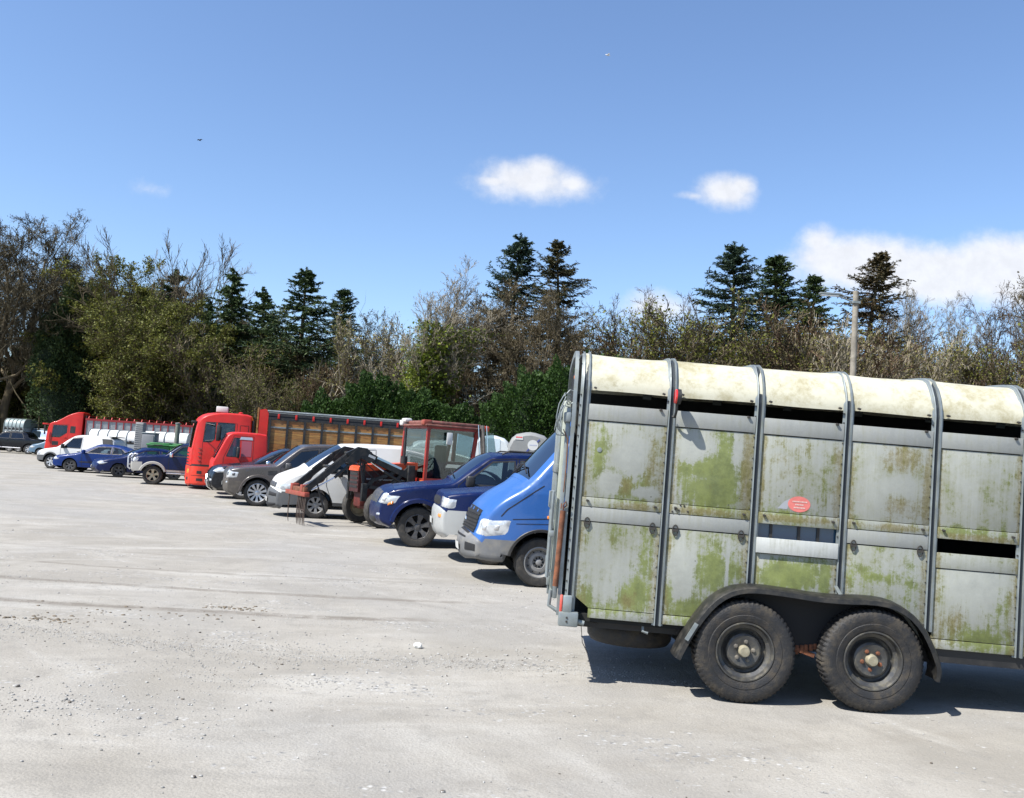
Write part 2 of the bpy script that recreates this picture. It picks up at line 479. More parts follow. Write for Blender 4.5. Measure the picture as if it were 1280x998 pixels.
def inpoly(x, z, poly):
    r = False; n = len(poly)
    for i in range(n):
        x1, z1 = poly[i]; x2, z2 = poly[(i+1) % n]
        if (z1 > z) != (z2 > z) and x < (x2-x1)*(z-z1)/(z2-z1)+x1: r = not r
    return r

def grow_poly(poly, d):
    A = sum(poly[i][0]*poly[(i+1) % len(poly)][1]-poly[(i+1) % len(poly)][0]*poly[i][1] for i in range(len(poly)))
    sg = 1 if A > 0 else -1; out = []; n = len(poly)
    for i in range(n):
        p0, p1, p2 = Vector(poly[i-1]), Vector(poly[i]), Vector(poly[(i+1) % n])
        d1 = (p1-p0).normalized(); d2 = (p2-p1).normalized()
        n1 = Vector((d1.y, -d1.x))*sg; n2 = Vector((d2.y, -d2.x))*sg
        k = (n1+n2); k = k/(max(0.35, 1+n1.dot(n2)))
        out.append((p1.x+k.x*d, p1.y+k.y*d))
    return out

class Body:
    def __init__(s, root, sil, sill, wheels, ra, hw, hwr, zb, r=0.07, bowf=0.13, bowr=0.05, bowt=0.035, plan=0.10, planL=0.7, it=2, tumble=None):
        s.root = root; s.r = r; s.bowf = bowf; s.bowr = bowr; s.bowt = bowt; s.hw = hw; s.hwr = hwr; s.zb = zb; s.plan = plan; s.planL = planL
        s.sill = sill; s.wheels = wheels; s.ra = ra
        P = chaikin(sil, it)
        # resample long spans
        Q = [P[0]]
        for a, b in zip(P[:-1], P[1:]):
            L = math.hypot(b[0]-a[0], b[1]-a[1]); n = max(1, int(L/0.12))
            for k in range(1, n+1): Q.append((a[0]+(b[0]-a[0])*k/n, a[1]+(b[1]-a[1])*k/n))
        s.P = Q; s.L = max(p[0] for p in Q); s.top = max(p[1] for p in Q)
        s.frame()
    def frame(s):
        P = s.P; s.N = []
        for i in range(len(P)):
            a = P[max(0, i-1)]; b = P[min(len(P)-1, i+1)]
            d = Vector((b[0]-a[0], b[1]-a[1])).normalized()
            s.N.append((-d.y, d.x))
        s.Pi = [(p[0]-n[0]*s.r, p[1]-n[1]*s.r) for p, n in zip(P, s.N)]
    def insert(s, pred_x=None, pred_z=None, front=True):
        """insert a silhouette point where x (or z on the front) takes a value"""
        Q = [s.P[0]]
        for a, b in zip(s.P[:-1], s.P[1:]):
            for xv in (pred_x or ()):
                if (a[0]-xv)*(b[0]-xv) < 0:
                    t = (xv-a[0])/(b[0]-a[0]); Q.append((xv, a[1]+(b[1]-a[1])*t))
            for zv in (pred_z or ()):
                if (a[1]-zv)*(b[1]-zv) < 0:
                    t = (zv-a[1])/(b[1]-a[1]); Q.append((a[0]+(b[0]-a[0])*t, zv))
            Q.append(b)
        s.P = Q; s.frame()
    def hwv(s, x, z):
        w = s.hw
        if z > s.zb:
            t = (z-s.zb)/(s.top-s.zb); w = s.hw + (s.hwr-s.hw)*t
        else:
            t = (z-s.zb)/(s.zb-0.2); w = s.hw - 0.035*t*t + 0.012*math.sin(max(-PI, min(0, t*PI)))*-1
        f = max(0, (s.planL-x)/s.planL); w *= 1 - s.plan*f*f
        f = max(0, (x-(s.L-0.5))/0.5); w *= 1 - 0.06*f*f
        return w
    def side(s, x, z, off=0.0): return (x, -s.hwv(x, z)-off, z)
    def front_at(s, z):
        for i in range(len(s.P)-1):
            a, b = s.P[i], s.P[i+1]
            if a[1] <= z <= b[1] and b[1] > a[1]:
                t = (z-a[1])/(b[1]-a[1]); n = s.N[i]; n2 = s.N[i+1]
                nn = Vector((n[0]*(1-t)+n2[0]*t, n[1]*(1-t)+n2[1]*t)).normalized()
                return (a[0]+(b[0]-a[0])*t, z), (nn.x, nn.y)
        return s.P[0], s.N[0]
    def wrap(s, z, w, off=0.0):
        P, n = s.front_at(z); r = s.r
        Pi = (P[0]-n[0]*r, P[1]-n[1]*r); h = s.hwv(Pi[0], Pi[1]); Lr = r*PI/2
        if w >= 0: return (Pi[0]+w, -s.hwv(Pi[0]+w, Pi[1])-off, Pi[1])
        if w > -Lr:
            a = -w/r; return (Pi[0]+n[0]*(r+off)*math.sin(a), -(h-r+(r+off)*math.cos(a)), Pi[1]+n[1]*(r+off)*math.sin(a))
        y = -(h-r)+(-w-Lr); t = y/(h-r)
        bow = (s.bowf*max(0, -n[0])+s.bowt*max(0, n[1]))*(1-t*t)
        return (P[0]+n[0]*(bow+off), y, P[1]+n[1]*(bow+off))
    def wrap_patch(s, name, z0, z1, w0, w1, mat, off=0.008, slant=0.0, top_slant=0.0, nw=14, nz=5, both=True, thick=0.02):
        """slant: raises the z of both edges towards w1 (side end)"""
        outs = []
        for sg in ((1, -1) if both else (1,)):
            V = []; F = []
            for j in range(nz+1):
                for i in range(nw+1):
                    t = i/nw; w = w0+(w1-w0)*t; u = j/nz
                    z = (z0+slant*t)*(1-u)+(z1+top_slant*t)*u
                    e = off + thick*min(1, 4*min(t, 1-t, u, 1-u)) - thick*.5
                    p = s.wrap(z, w, e); V.append((p[0], p[1]*sg, p[2]))
            for j in range(nz):
                for i in range(nw): a = j*(nw+1)+i; F.append((a, a+1, a+nw+2, a+nw+1))
            outs.append(MB().add(V, F).build(name, mat, s.root, ang=40, fixn=True))
        return outs
    def ribbon(s, name, pts, w=0.012, off=0.003, mat=None, both=False, parent=None):
        V = []; F = []
        Q = [pts[0]]
        for a, b in zip(pts[:-1], pts[1:]):
            n = max(1, int(math.hypot(b[0]-a[0], b[1]-a[1])/0.06))
            for k in range(1, n+1): Q.append((a[0]+(b[0]-a[0])*k/n, a[1]+(b[1]-a[1])*k/n))
        for i, p in enumerate(Q):
            a = Q[max(0, i-1)]; b = Q[min(len(Q)-1, i+1)]
            d = Vector((b[0]-a[0], b[1]-a[1])); d = d.normalized() if d.length > 0 else Vector((1, 0))
            for sg in (-1, 1): V.append(s.side(p[0]-d.y*w/2*sg, p[1]+d.x*w/2*sg, off))
        for i in range(len(Q)-1): F.append((2*i, 2*i+1, 2*i+3, 2*i+2))
        m = MB().add(V, F)
        return m.build(name, mat or M['gap'], parent or s.root, ang=0)
    def patch(s, name, poly, off, mat, parent=None, both=False):
        """a flat-ish plate on the side"""
        b = bmesh.new(); vs = [b.verts.new((x, 0, z)) for x, z in poly]; b.faces.new(vs)
        xs = [p[0] for p in poly]; zs = [p[1] for p in poly]
        for k in range(1, int((max(zs)-min(zs))/0.10)+1): bmesh.ops.bisect_plane(b, geom=b.verts[:]+b.edges[:]+b.faces[:], plane_co=(0, 0, min(zs)+k*.10), plane_no=(0, 0, 1))
        for k in range(1, int((max(xs)-min(xs))/0.15)+1): bmesh.ops.bisect_plane(b, geom=b.verts[:]+b.edges[:]+b.faces[:], plane_co=(min(xs)+k*.15, 0, 0), plane_no=(1, 0, 0))
        b.verts.index_update()
        V = [s.side(v.co.x, v.co.z, off) for v in b.verts]; F = [[v.index for v in f.verts] for f in b.faces]
        b.free()
        if both: MB().add([(v[0], -v[1], v[2]) for v in V], [f[::-1] for f in F]).build(name, mat, parent or s.root, ang=40)
        return MB().add(V, F).build(name, mat, parent or s.root, ang=40)
    def build(s, body_mat, windows=(), doors=(), screen=None, rear=None, bumper=None, extra=None, roof_mat=None, bonnet=None, pillar=0.07, tint=(), arch_lip=None, zlow=None, cabin=None, opaque=()):
        """windows/doors: side polygons; screen: (x0,x1); bumper: (z, xfront, mat); zlow: (z, mat, name) lower body trim"""
        xs = list(screen or ()) + list(rear or ()) + ([bonnet[0], bonnet[1]] if bonnet else [])
        zs = [bumper[0]] if bumper else []
        s.insert(xs, zs)
        # ---- side sheet
        P = s.Pi
        bot = []
        x_end = s.Pi[-1][0]; x_sta = s.Pi[0][0]
        arcs = []
        for xc, rw in sorted(s.wheels, reverse=True):
            dz = rw - s.sill; ra = s.ra; hx = math.sqrt(max(1e-4, ra*ra-dz*dz)); a0 = math.atan2(-dz, hx); a1 = PI - a0
            arc = [(xc+ra*math.cos(a0+(a1-a0)*k/20), rw+ra*math.sin(a0+(a1-a0)*k/20)) for k in range(21)]
            bot += arc; arcs.append(arc)
        poly = list(P) + [q for q in bot]
        b = bmesh.new(); vs = [b.verts.new((x, 0, z)) for x, z in poly]
        b.faces.new(vs)
        def cut(co, no): bmesh.ops.bisect_plane(b, geom=b.verts[:]+b.edges[:]+b.faces[:], plane_co=co, plane_no=no, dist=1e-5)
        z0 = min(p[1] for p in poly)
        for k in range(1, 40):
            z = z0 + k*0.09
            if z < s.top: cut((0, 0, z), (0, 0, 1))
        cut((0, 0, s.zb), (0, 0, 1))
        for k in range(1, int(s.L/0.16)+1): cut((k*0.16, 0, 0), (1, 0, 0))
        for k in range(1, 8): cut((k*0.05, 0, 0), (1, 0, 0))
        for pl in list(windows) + list(doors):
            n = len(pl)
            for i in range(n):
                a, c = pl[i], pl[(i+1) % n]
                cut((a[0], 0, a[1]), (c[1]-a[1], 0, -(c[0]-a[0])))
        if bumper: cut((0, 0, bumper[0]), (0, 0, 1)); cut((bumper[1], 0, 0), (1, 0, 0))
        if zlow: cut((0, 0, zlow[0]), (0, 0, 1))
        parts = {}; liner = MB()
        b.verts.index_update()
        co = [(v.co.x, v.co.z) for v in b.verts]
        def cls(x, z):
            for w_ in windows:
                if inpoly(x, z, w_): return None
            for k, d_ in enumerate(doors):
                if inpoly(x, z, d_): return ('door', k) if not (zlow and z < zlow[0]) else ('trim', 0)
            if bumper and z < bumper[0] and x < bumper[1]: return ('bumper', 0)
            if zlow and z < zlow[0]: return ('trim', 0)
            return ('body', 0)
        for f in b.faces:
            cx, cz = f.calc_center_median().x, f.calc_center_median().z
            k = cls(cx, cz)
            if k is None: continue
            idx = [v.index for v in f.verts]
            mb = parts.setdefault(k, MB())
            V = [s.side(*co[i]) for i in idx]
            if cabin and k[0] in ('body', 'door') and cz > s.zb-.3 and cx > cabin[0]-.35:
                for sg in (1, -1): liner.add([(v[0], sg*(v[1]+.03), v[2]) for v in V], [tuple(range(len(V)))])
            mb.add(V, [tuple(range(len(V)))])
            if k[0] == 'door': mb = parts.setdefault(('body', 0), MB())
            if k[0] == 'trim': mb = parts.setdefault(('trim', 1), MB())
            mb.add([(v[0], -v[1], v[2]) for v in V], [tuple(range(len(V)))[::-1]])
        b.free()
        # ---- cross strip
        nA = 4; cols = []
        tin = [-1, -.9, -.6, -.3, 0, .3, .6, .9, 1]
        rows = []
        for p, n, pi in zip(s.P, s.N, s.Pi):
            h = s.hwv(*pi); row = []
            tp = 1 - pillar/(h)
            for sg in (-1, 1):
                arc = []
                for k in range(nA+1):
                    a = k/nA*PI/2
                    arc.append((pi[0]+n[0]*s.r*math.sin(a), sg*(h-s.r*(1-math.cos(a))), pi[1]+n[1]*s.r*math.sin(a)))
                cols_mid = []
                if sg == -1: row += arc
                else: right = arc[::-1]
            bw = s.bowf*max(0, -n[0])+s.bowr*max(0, n[0])+s.bowt*max(0, n[1])
            for t in (-tp, -.6, -.3, 0, .3, .6, tp):
                y = t*(h-s.r); row.append((p[0]+n[0]*bw*(1-t*t), y, p[1]+n[1]*bw*(1-t*t)))
            row += right; rows.append(row)
        nc = len(rows[0])
        for i in range(len(rows)-1):
            cx = (s.P[i][0]+s.P[i+1][0])/2; cz = (s.P[i][1]+s.P[i+1][1])/2
            for j in range(nc-1):
                k = ('body', 0)
                mid = nA+1 <= j < nc-nA-2
                if bumper and cz < bumper[0] and cx < bumper[1]: k = ('bumper', 0)
                elif zlow and cz < zlow[0]: k = ('trim', 0)
                elif screen and screen[0] < cx < screen[1]: k = ('windscreen', 0) if mid else ('body', 0)
                elif rear and rear[0] < cx < rear[1] and cz > s.zb-.05: k = ('rear_window', 0) if mid else ('body', 0)
                elif bonnet and bonnet[0] < cx < bonnet[1] and cz > .5 and cx < s.L/2: k = ('bonnet', 0) if (mid) else ('body', 0)
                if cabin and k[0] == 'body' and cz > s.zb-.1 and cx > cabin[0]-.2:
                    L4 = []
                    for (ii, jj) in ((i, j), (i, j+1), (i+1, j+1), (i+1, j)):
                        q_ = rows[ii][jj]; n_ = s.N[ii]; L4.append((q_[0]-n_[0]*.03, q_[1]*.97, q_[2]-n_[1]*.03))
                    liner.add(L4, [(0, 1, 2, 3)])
                mb = parts.setdefault(k, MB())
                mb.add([rows[i][j], rows[i][j+1], rows[i+1][j+1], rows[i+1][j]], [(0, 1, 2, 3)])
        mats = {'body': body_mat, 'door': body_mat, 'windscreen': M['glass_screen'], 'rear_window': M['glass_tint'], 'bonnet': body_mat,
                'bumper': bumper[2] if bumper else body_mat, 'trim': zlow[1] if zlow else body_mat}
        names = {'trim': 'sill_trim', 'bumper': 'front_bumper'}
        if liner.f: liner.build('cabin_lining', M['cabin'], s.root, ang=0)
        s.doors = []
        for k, mb in parts.items():
            o = mb.build(names.get(k[0], k[0]), mats[k[0]], s.root, ang=32)
            if k[0] == 'door': s.doors.append((k[1], o))
        s.doors = [o for _, o in sorted(s.doors, key=lambda t: t[0])]
        # ---- windows, seams
        for q, w_ in enumerate(windows):
            gm = M['glass_tint'] if q in tint else M['glass']
            if q in opaque: gm = opaque[q]
            w = s.patch('window', w_, -0.008, gm, both=True)
            loop = list(w_)+[w_[0]]
            s.ribbon('window_seal', loop, 0.035, 0.004, M['black'], parent=w)
        for q, d_ in enumerate(doors):
            s.ribbon('door_seam', list(d_)+[d_[0]], 0.012, 0.004, M['gap'], parent=s.doors[q])
            xs_ = [p[0] for p in d_]; hx = max(xs_)-.17
            p = s.side(hx, s.zb-.09)
            MB().box((hx-.09, p[1]-.03, p[2]-.018), (hx+.07, p[1]+.01, p[2]+.018), bev=.008).build('door_handle', body_mat, s.doors[q])
        # ---- wheel wells, floor, cabin
        ww = MB()
        for arc in arcs:
            for sg in (-1, 1):
                V = []; F = []
                for x, z in arc:
                    h = s.hwv(x, z); V += [(x, sg*(h-.002), z), (x, sg*(h-.34), z)]
                for k in range(len(arc)-1): F.append((2*k, 2*k+1, 2*k+3, 2*k+2))
                ww.add(V, F)
        zf = s.sill
        ww.box((s.Pi[0][0]+.12, -s.hw+.36, zf-.04), (s.L-.25, s.hw-.36, zf+.10))
        for a_, b_2 in ((arcs[0][0][0]+.02, s.L-.2), (arcs[1][0][0]+.02, arcs[0][-1][0]-.02)) if len(arcs) > 1 else ():
            ww.box((a_, -s.hw+.06, zf-.02), (b_2, s.hw-.06, zf+.08))
        ww.box((s.Pi[0][0]+.08, -s.hw+.25, zf-.02), (arcs[-1][-1][0]-.02, s.hw-.25, zf+.08))
        ww.build('underbody', M['black'], s.root, ang=0)
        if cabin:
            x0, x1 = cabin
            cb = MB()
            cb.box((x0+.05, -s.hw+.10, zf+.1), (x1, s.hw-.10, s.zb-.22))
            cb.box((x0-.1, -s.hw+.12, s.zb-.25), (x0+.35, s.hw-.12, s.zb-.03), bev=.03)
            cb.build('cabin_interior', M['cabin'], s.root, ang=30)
            for sx in ([x0+1.05, x0+1.95] if x1-x0 > 2.2 else [x0+1.05]):
                for sy in (-1, 1):
                    if sx+0.4 > x1: continue
                    st = MB()
                    t_ = Matrix.Rotation(R(14), 3, 'Y')
                    st.box((sx, sy*.38-.23, s.zb-.3), (sx+.13, sy*.38+.23, s.zb+.20), bev=.05, rot=t_)
                    st.box((sx+.10, sy*.38-.13, s.zb+.20), (sx+.19, sy*.38+.13, s.zb+.38), bev=.04, rot=t_)
                    st.build('seat', M['seat'], s.root, ang=50)
        if arch_lip:
            wd, pr, mt = arch_lip
            for arc in arcs:
                xc = (arc[0][0]+arc[-1][0])/2; rw = arc[0][1]
                for sg in (-1, 1):
                    V = []; F = []
                    cx_ = sum(a[0] for a in (arc[0], arc[-1]))/2; ra = s.ra
                    wz = [w_ for w_ in s.wheels if abs(w_[0]-cx_) < .05][0][1]
                    for x, z in arc:
                        dx, dz = (x-cx_)/ra, (z-wz)/ra
                        for rad, o in ((ra-.012, -.03), (ra-.012, pr), (ra+wd*.7, pr), (ra+wd, .002)):
                            X = cx_+dx*rad; Z = wz+dz*rad; h = s.hwv(X, min(Z, s.zb)); V.append((X, sg*(h+o), Z))
                    for k in range(len(arc)-1):
                        for j in range(3): F.append((4*k+j, 4*k+j+1, 4*k+j+5, 4*k+j+4))
                    MB().add(V, F).build('wheel_arch_flare', mt, s.root, ang=40)
    def mirror(s, x, z, mat, h=.17, l=.10):
        for sg in (-1, 1):
            p = s.side(x, z)
            m = MB()
            y0 = abs(p[1])
            m.box((x-.03, sg*(y0+.03) if sg > 0 else -(y0+.25), z-.02), (x+l, (y0+.25) if sg > 0 else -(y0+.03), z+h), bev=.035)
            m.tube([(x+.04, sg*(y0-.02), z-.02), (x+.03, sg*(y0+.10), z+.02)], .022, 6)
            m.build('wing_mirror', mat, s.root, ang=50)
    def wheels_add(s, w=.22, rim='alloy', n=5, mat='alloy', out=.02, steer=0, rr=None):
        for xc, rw in s.wheels:
            for sg in (-1, 1):
                front = xc < s.L/2
                wheel(s.root, (xc, sg*(s.hwv(xc, rw)-w/2-out), rw), rw, w, rim, n, mat, steer if front else 0, rr=rr*rw if rr else None)
    def wipers(s, x, zoff=0.02, y0=-.5):
        for yy in (y0, y0+.75):
            a = s.roofpt(x, yy, .03); b_2 = s.roofpt(x+.42, yy+.38, .03)
            MB().tube([a, b_2], .012, 5).build('windscreen_wiper', M['black'], s.root)
    def roofpt(s, x, y, off=0.0):
        best = min(range(len(s.P)), key=lambda i: (abs(s.P[i][0]-x) - s.P[i][1]*.001))
        i = best; p, n, pi = s.P[i], s.N[i], s.Pi[i]
        if i+1 < len(s.P) and s.P[i+1][0] != p[0]:
            q = s.P[i+1] if (s.P[i+1][0]-x)*(p[0]-x) <= 0 else s.P[i-1]
            if q[0] != p[0]:
                t = (x-p[0])/(q[0]-p[0]); p = (x, p[1]+(q[1]-p[1])*t)
        h = s.hwv(*pi)-s.r; t = max(-1, min(1, y/h))
        bw = s.bowf*max(0, -n[0])+s.bowr*max(0, n[0])+s.bowt*max(0, n[1])
        return (p[0]+n[0]*(bw*(1-t*t)+off), y, p[1]+n[1]*(bw*(1-t*t)+off))

def pbox(root, name, lo, hi, mat, bev=.0, rot=None): return MB().box(lo, hi, bev=bev, rot=rot).build(name, mat, root)

# ------------------------------------------------------------------ the big livestock trailer
def trailer_paint(name, base=(0.262, 0.271, 0.243), rail=False):
    m, g, b = newmat(name)
    oc = g.n('ShaderNodeTexCoord').outputs['Object']
    sp = g.n('ShaderNodeSeparateXYZ', ins={0: oc})
    fine = g.noise(oc, 46, 6, 0.75)
    mid = g.noise(oc, 7.5, 9, 0.74)
    streak = g.noise(g.scalev(oc, (17, 1, 1.0)), 1.5, 7, 0.7)
    big = g.noise(oc, 2.0, 5, 0.6, 0.4)
    col = g.mix(g.ss(mid, .25, .75), tuple(x*.88 for x in base), tuple(min(1, x*1.12) for x in base))
    col = g.mix(g.m('MULTIPLY', g.ss(fine, .45, .8), .18), col, (0.36, 0.37, 0.35))
    uz = g.n('ShaderNodeCombineXYZ', ins={0: sp.outputs[0], 1: sp.outputs[2], 2: 0.0}).outputs[0]
    def blobs(L):
        acc = None
        for u, z, ru, rz, st in L:
            d = g.vm('LENGTH', g.vm('MULTIPLY', g.vm('SUBTRACT', uz, (u, z, 0)), (1/ru, 1/rz, 0)))
            f = g.m('MULTIPLY', g.m('SUBTRACT', 1.0, d, clamp=True), st)
            acc = f if acc is None else g.m('MAXIMUM', acc, f)
        return acc
    if not rail:
        green = blobs([(1.07, 1.68, .36, .30, 1.35), (1.17, 1.92, .13, .30, .8), (.18, 1.86, .10, .35, .5), (.40, 1.60, .30, .20, .62), (.52, .76, .22, .26, 1.0), (.60, .95, .10, .35, .7),
                       (.80, .80, .10, .25, .85), (1.15, .95, .30, .35, .8), (1.0, .66, .40, .16, .9), (.35, .62, .45, .09, .6), (1.74, 1.0, .36, .16, 1.05), (2.0, .98, .07, .2, .9),
                       (1.60, 1.50, .40, .12, .55), (2.2, 1.03, .14, .15, .45), (2.45, 1.05, .25, .10, .5), (3.2, .64, .45, .13, .6), (2.67, 1.0, .08, .4, .55), (3.35, .85, .10, .25, .4), (3.0, 1.45, .6, .07, .5),
                       (.12, .68, .12, .2, .6), (.93, 1.06, .10, .10, .0), (4.3, .8, .5, .4, .8), (4.0, 1.6, .4, .3, .7)])
        ochre = blobs([(1.35, 1.75, .09, .75, .95), (.60, 1.75, .12, .5, .5), (.40, 1.60, .16, .13, .8), (2.08, 1.75, .08, .75, .85), (2.76, 1.75, .07, .8, .85), (2.56, 1.98, .34, .20, .72), (2.55, 1.60, .30, .17, .6),
                       (3.48, 1.7, .06, .8, .7), (.48, .68, .10, .14, .75), (.10, .66, .07, .22, .6), (3.02, .75, .12, .22, .6), (1.02, 1.44, .40, .05, .9), (.50, 1.43, .30, .05, .95), (1.7, 1.44, .60, .045, .95),
                       (2.5, 1.44, .40, .045, .9), (3.2, 1.41, .50, .045, .85), (2.9, .66, .1, .3, .5), (1.65, 1.9, .4, .4, .25), (.75, .8, .05, .4, .3)])
        clean = blobs([(.26, 1.60, .13, .12, 1.6), (.56, 1.55, .14, .06, 1.5), (.45, 1.83, .16, .22, 1.0), (1.02, 1.70, .14, .045, 1.2), (.93, 1.94, .18, .16, .9), (1.27, 1.85, .06, .35, .7), (2.5, 1.77, .30, .12, 1.1),
                       (2.33, 1.8, .14, .5, .8), (.88, .97, .16, .28, .9), (.35, .95, .20, .25, .7), (.30, .75, .14, .16, .7), (1.72, 1.55, .10, .07, .9), (1.24, .9, .02, .4, 1.2), (3.1, 1.8, .3, .3, .5), (3.15, 1.1, .3, .3, .6)])
        nn = g.m('ADD', g.m('MULTIPLY', g.m('SUBTRACT', mid, .5), 1.9), g.m('ADD', g.m('MULTIPLY', g.m('SUBTRACT', streak, .5), 1.6), g.m('MULTIPLY', g.m('SUBTRACT', fine, .5), 1.1)))
        # muck gathers beside the ribs and just above and below the ledges
        fr_ = g.m('FRACT', g.m('DIVIDE', g.m('SUBTRACT', sp.outputs[0], .025), .698))
        edge_ = g.m('ABSOLUTE', g.m('SUBTRACT', fr_, .5))
        seam_ = g.m('MULTIPLY', g.ss(edge_, .34, .47), .62)
        ge = g.m('SUBTRACT', g.m('ADD', green, g.m('MULTIPLY', g.ss(big, .35, .7), .32)), g.m('MULTIPLY', clean, .75))
        gm_ = g.ss(g.m('ADD', ge, nn), .16, .62)
        oe = g.m('SUBTRACT', g.m('MAXIMUM', ochre, seam_), g.m('MULTIPLY', clean, .6))
        om_ = g.ss(g.m('ADD', oe, g.m('MULTIPLY', nn, .9)), .10, .70)
        # thin film of grey-green grime over everything not wiped clean
        film = g.m('MULTIPLY', g.ss(g.m('SUBTRACT', g.m('ADD', big, g.m('MULTIPLY', nn, .4)), g.m('MULTIPLY', clean, .3)), .32, .70), .78)
        col = g.mix(film, col, (0.175, 0.180, 0.118))
        gcol = g.mix(g.ss(mid, .3, .7), (0.165, 0.195, 0.038), (0.078, 0.100, 0.016))
        col = g.mix(g.m('MULTIPLY', gm_, .85), col, gcol)
        ocol = g.mix(g.ss(fine, .3, .7), (0.19, 0.162, 0.065), (0.105, 0.082, 0.03))
        col = g.mix(g.m('MULTIPLY', om_, .72), col, ocol)
        # dark specks and scuffs
        sc = g.n('ShaderNodeTexVoronoi', ins={'Vector': oc, 'Scale': 13.0})
        scs = g.n('ShaderNodeSeparateColor', ins={0: sc.outputs['Color']})
        spk = g.m('MULTIPLY', g.m('LESS_THAN', sc.outputs['Distance'], .075), g.m('GREATER_THAN', scs.outputs[0], .80))
        col = g.mix(g.m('MULTIPLY', spk, .8), col, (0.06, 0.06, 0.045))
    else:
        col = g.mix(g.m('MULTIPLY', g.ss(g.m('ADD', g.m('MULTIPLY', mid, .6), g.m('MULTIPLY', streak, .5)), .50, .78), .7), col, (0.17, 0.17, 0.115))
    g.put(b.inputs['Base Color'], col)
    g.put(b.inputs['Roughness'], g.m('ADD', .42, g.m('MULTIPLY', mid, .3)))
    b.inputs['Metallic'].default_value = 0.08
    bn = g.n('ShaderNodeBump', ins={'Strength': .25, 'Distance': .01, 'Height': g.m('ADD', big, g.m('MULTIPLY', fine, .15))})
    g.put(b.inputs['Normal'], bn.outputs[0])
    return m

def roof_mat(name, scale=1.0):
    m, g, b = newmat(name)
    oc = g.n('ShaderNodeTexCoord').outputs['Object']
    a = g.noise(oc, 3.2, 7, .7, .3); f = g.noise(oc, 24, 5, .7)
    stain = g.ss(g.m('ADD', a, g.m('MULTIPLY', g.m('SUBTRACT', f, .5), .35)), .40, .72)
    col = g.mix(stain, (0.43, 0.415, 0.325), (0.27, 0.24, 0.14))
    col = g.mix(g.m('MULTIPLY', g.ss(g.noise(oc, 9, 6, .7), .58, .72), .55), col, (0.20, 0.17, 0.085))
    g.put(b.inputs['Base Color'], col)
    b.inputs['Roughness'].default_value = .55
    return m

M['tpanel'] = trailer_paint('algae_stained_panel')
M['trail'] = trailer_paint('grey_panel_rail', (0.235, 0.243, 0.230), rail=True)
M['tboard'] = trailer_paint('white_board', (0.42, 0.43, 0.41), rail=True)
M['troof'] = roof_mat('cream_roof')
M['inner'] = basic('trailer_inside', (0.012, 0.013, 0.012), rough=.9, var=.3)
M['fender'] = basic('dusty_black_mudguard', (0.009, 0.009, 0.009), rough=.42, var=.25, vscale=5, dirt=.5, dirtcol=(.060, .052, .038))

TR = thing('livestock_trailer', 'big grey livestock trailer with cream roof and green algae on its sides', 'livestock trailer', (0.52, 7.25, 0), 0)
TR.rotation_euler = (0, R(1.07), R(-2.0))
TW = 1.85
LEN = 4.92
ribs = [0.025 + 0.698*k for k in range(8)]
def ppl(name, u0, u1, z0, z1, mat, v=0.0, t=0.012, bev=0.003):
    return MB().box((u0, v-t, z0), (u1, v+t*.5, z1), bev=bev).build(name, mat, TR, ang=30)
for k in range(7):
    a, c = ribs[k]+.03, ribs[k+1]-.03
    if a > LEN: break
    ppl('top_rail', a, c, 2.095, 2.222, M['trail'], t=.02)
    ppl('upper_panel', a, c, 1.482, 2.088, M['tpanel'])
    if k in (2, 4):
        ppl('ledge_strip', a, c, 1.388, 1.478, M['tpanel'], t=.02)
        bd = ppl('vent_board', a, c, 1.158, 1.278, M['tboard' if k == 2 else 'tpanel'], v=-.022 if k == 2 else -.004, t=.014)
        ppl('lower_panel', a, c, .612, 1.152, M['tpanel'])
    else:
        ppl('ledge_strip', a, c, 1.405, 1.478, M['tpanel'], t=.02)
        ppl('middle_strip', a, c, 1.290, 1.401, M['trail'], t=.017)
        lp = MB()
        if k == 0:
            lp.prism([(a, .70), (a+.12, .612), (c, .612), (c, 1.283), (a, 1.283)], -.012, .006)
        else: lp.box((a, -.012, .612), (c, .006, 1.283), bev=.003)
        lp.build('lower_panel', M['tpanel'], TR, ang=30)
        for uu in (a+.06, c-.06):
            if k == 0 or k == 1 or k == 3 or k > 4:
                lt = MB()
                pts = [(uu+.022*math.cos(t*PI/6), -.022, 1.275+.042*math.sin(t*PI/6)) for t in range(13)]
                lt.tube(pts, .0045, 5, cap=False)
                lt.box((uu-.022, -.03, 1.266), (uu+.022, -.015, 1.284))
                lt.build('latch_ring', M['bolt'], TR)
    MB().box((a+(.12 if k == 0 else 0), -.016, .535), (c, .006, .606), bev=.003).build('bottom_strip', M['tpanel'], TR, ang=30)
    # small fixings
    for uu, zz in ((a+.05, 1.452), (c-.05, 1.445), (a+.045, 2.352), (c-.045, 2.345), (c-.06, 2.215)):
        MB().box((uu-.012, -.040, zz-.007), (uu+.012, -.01, zz+.007), bev=.003, rot=Matrix.Rotation(R(18), 3, 'Y')).build('fixing', M['bolt'], TR)
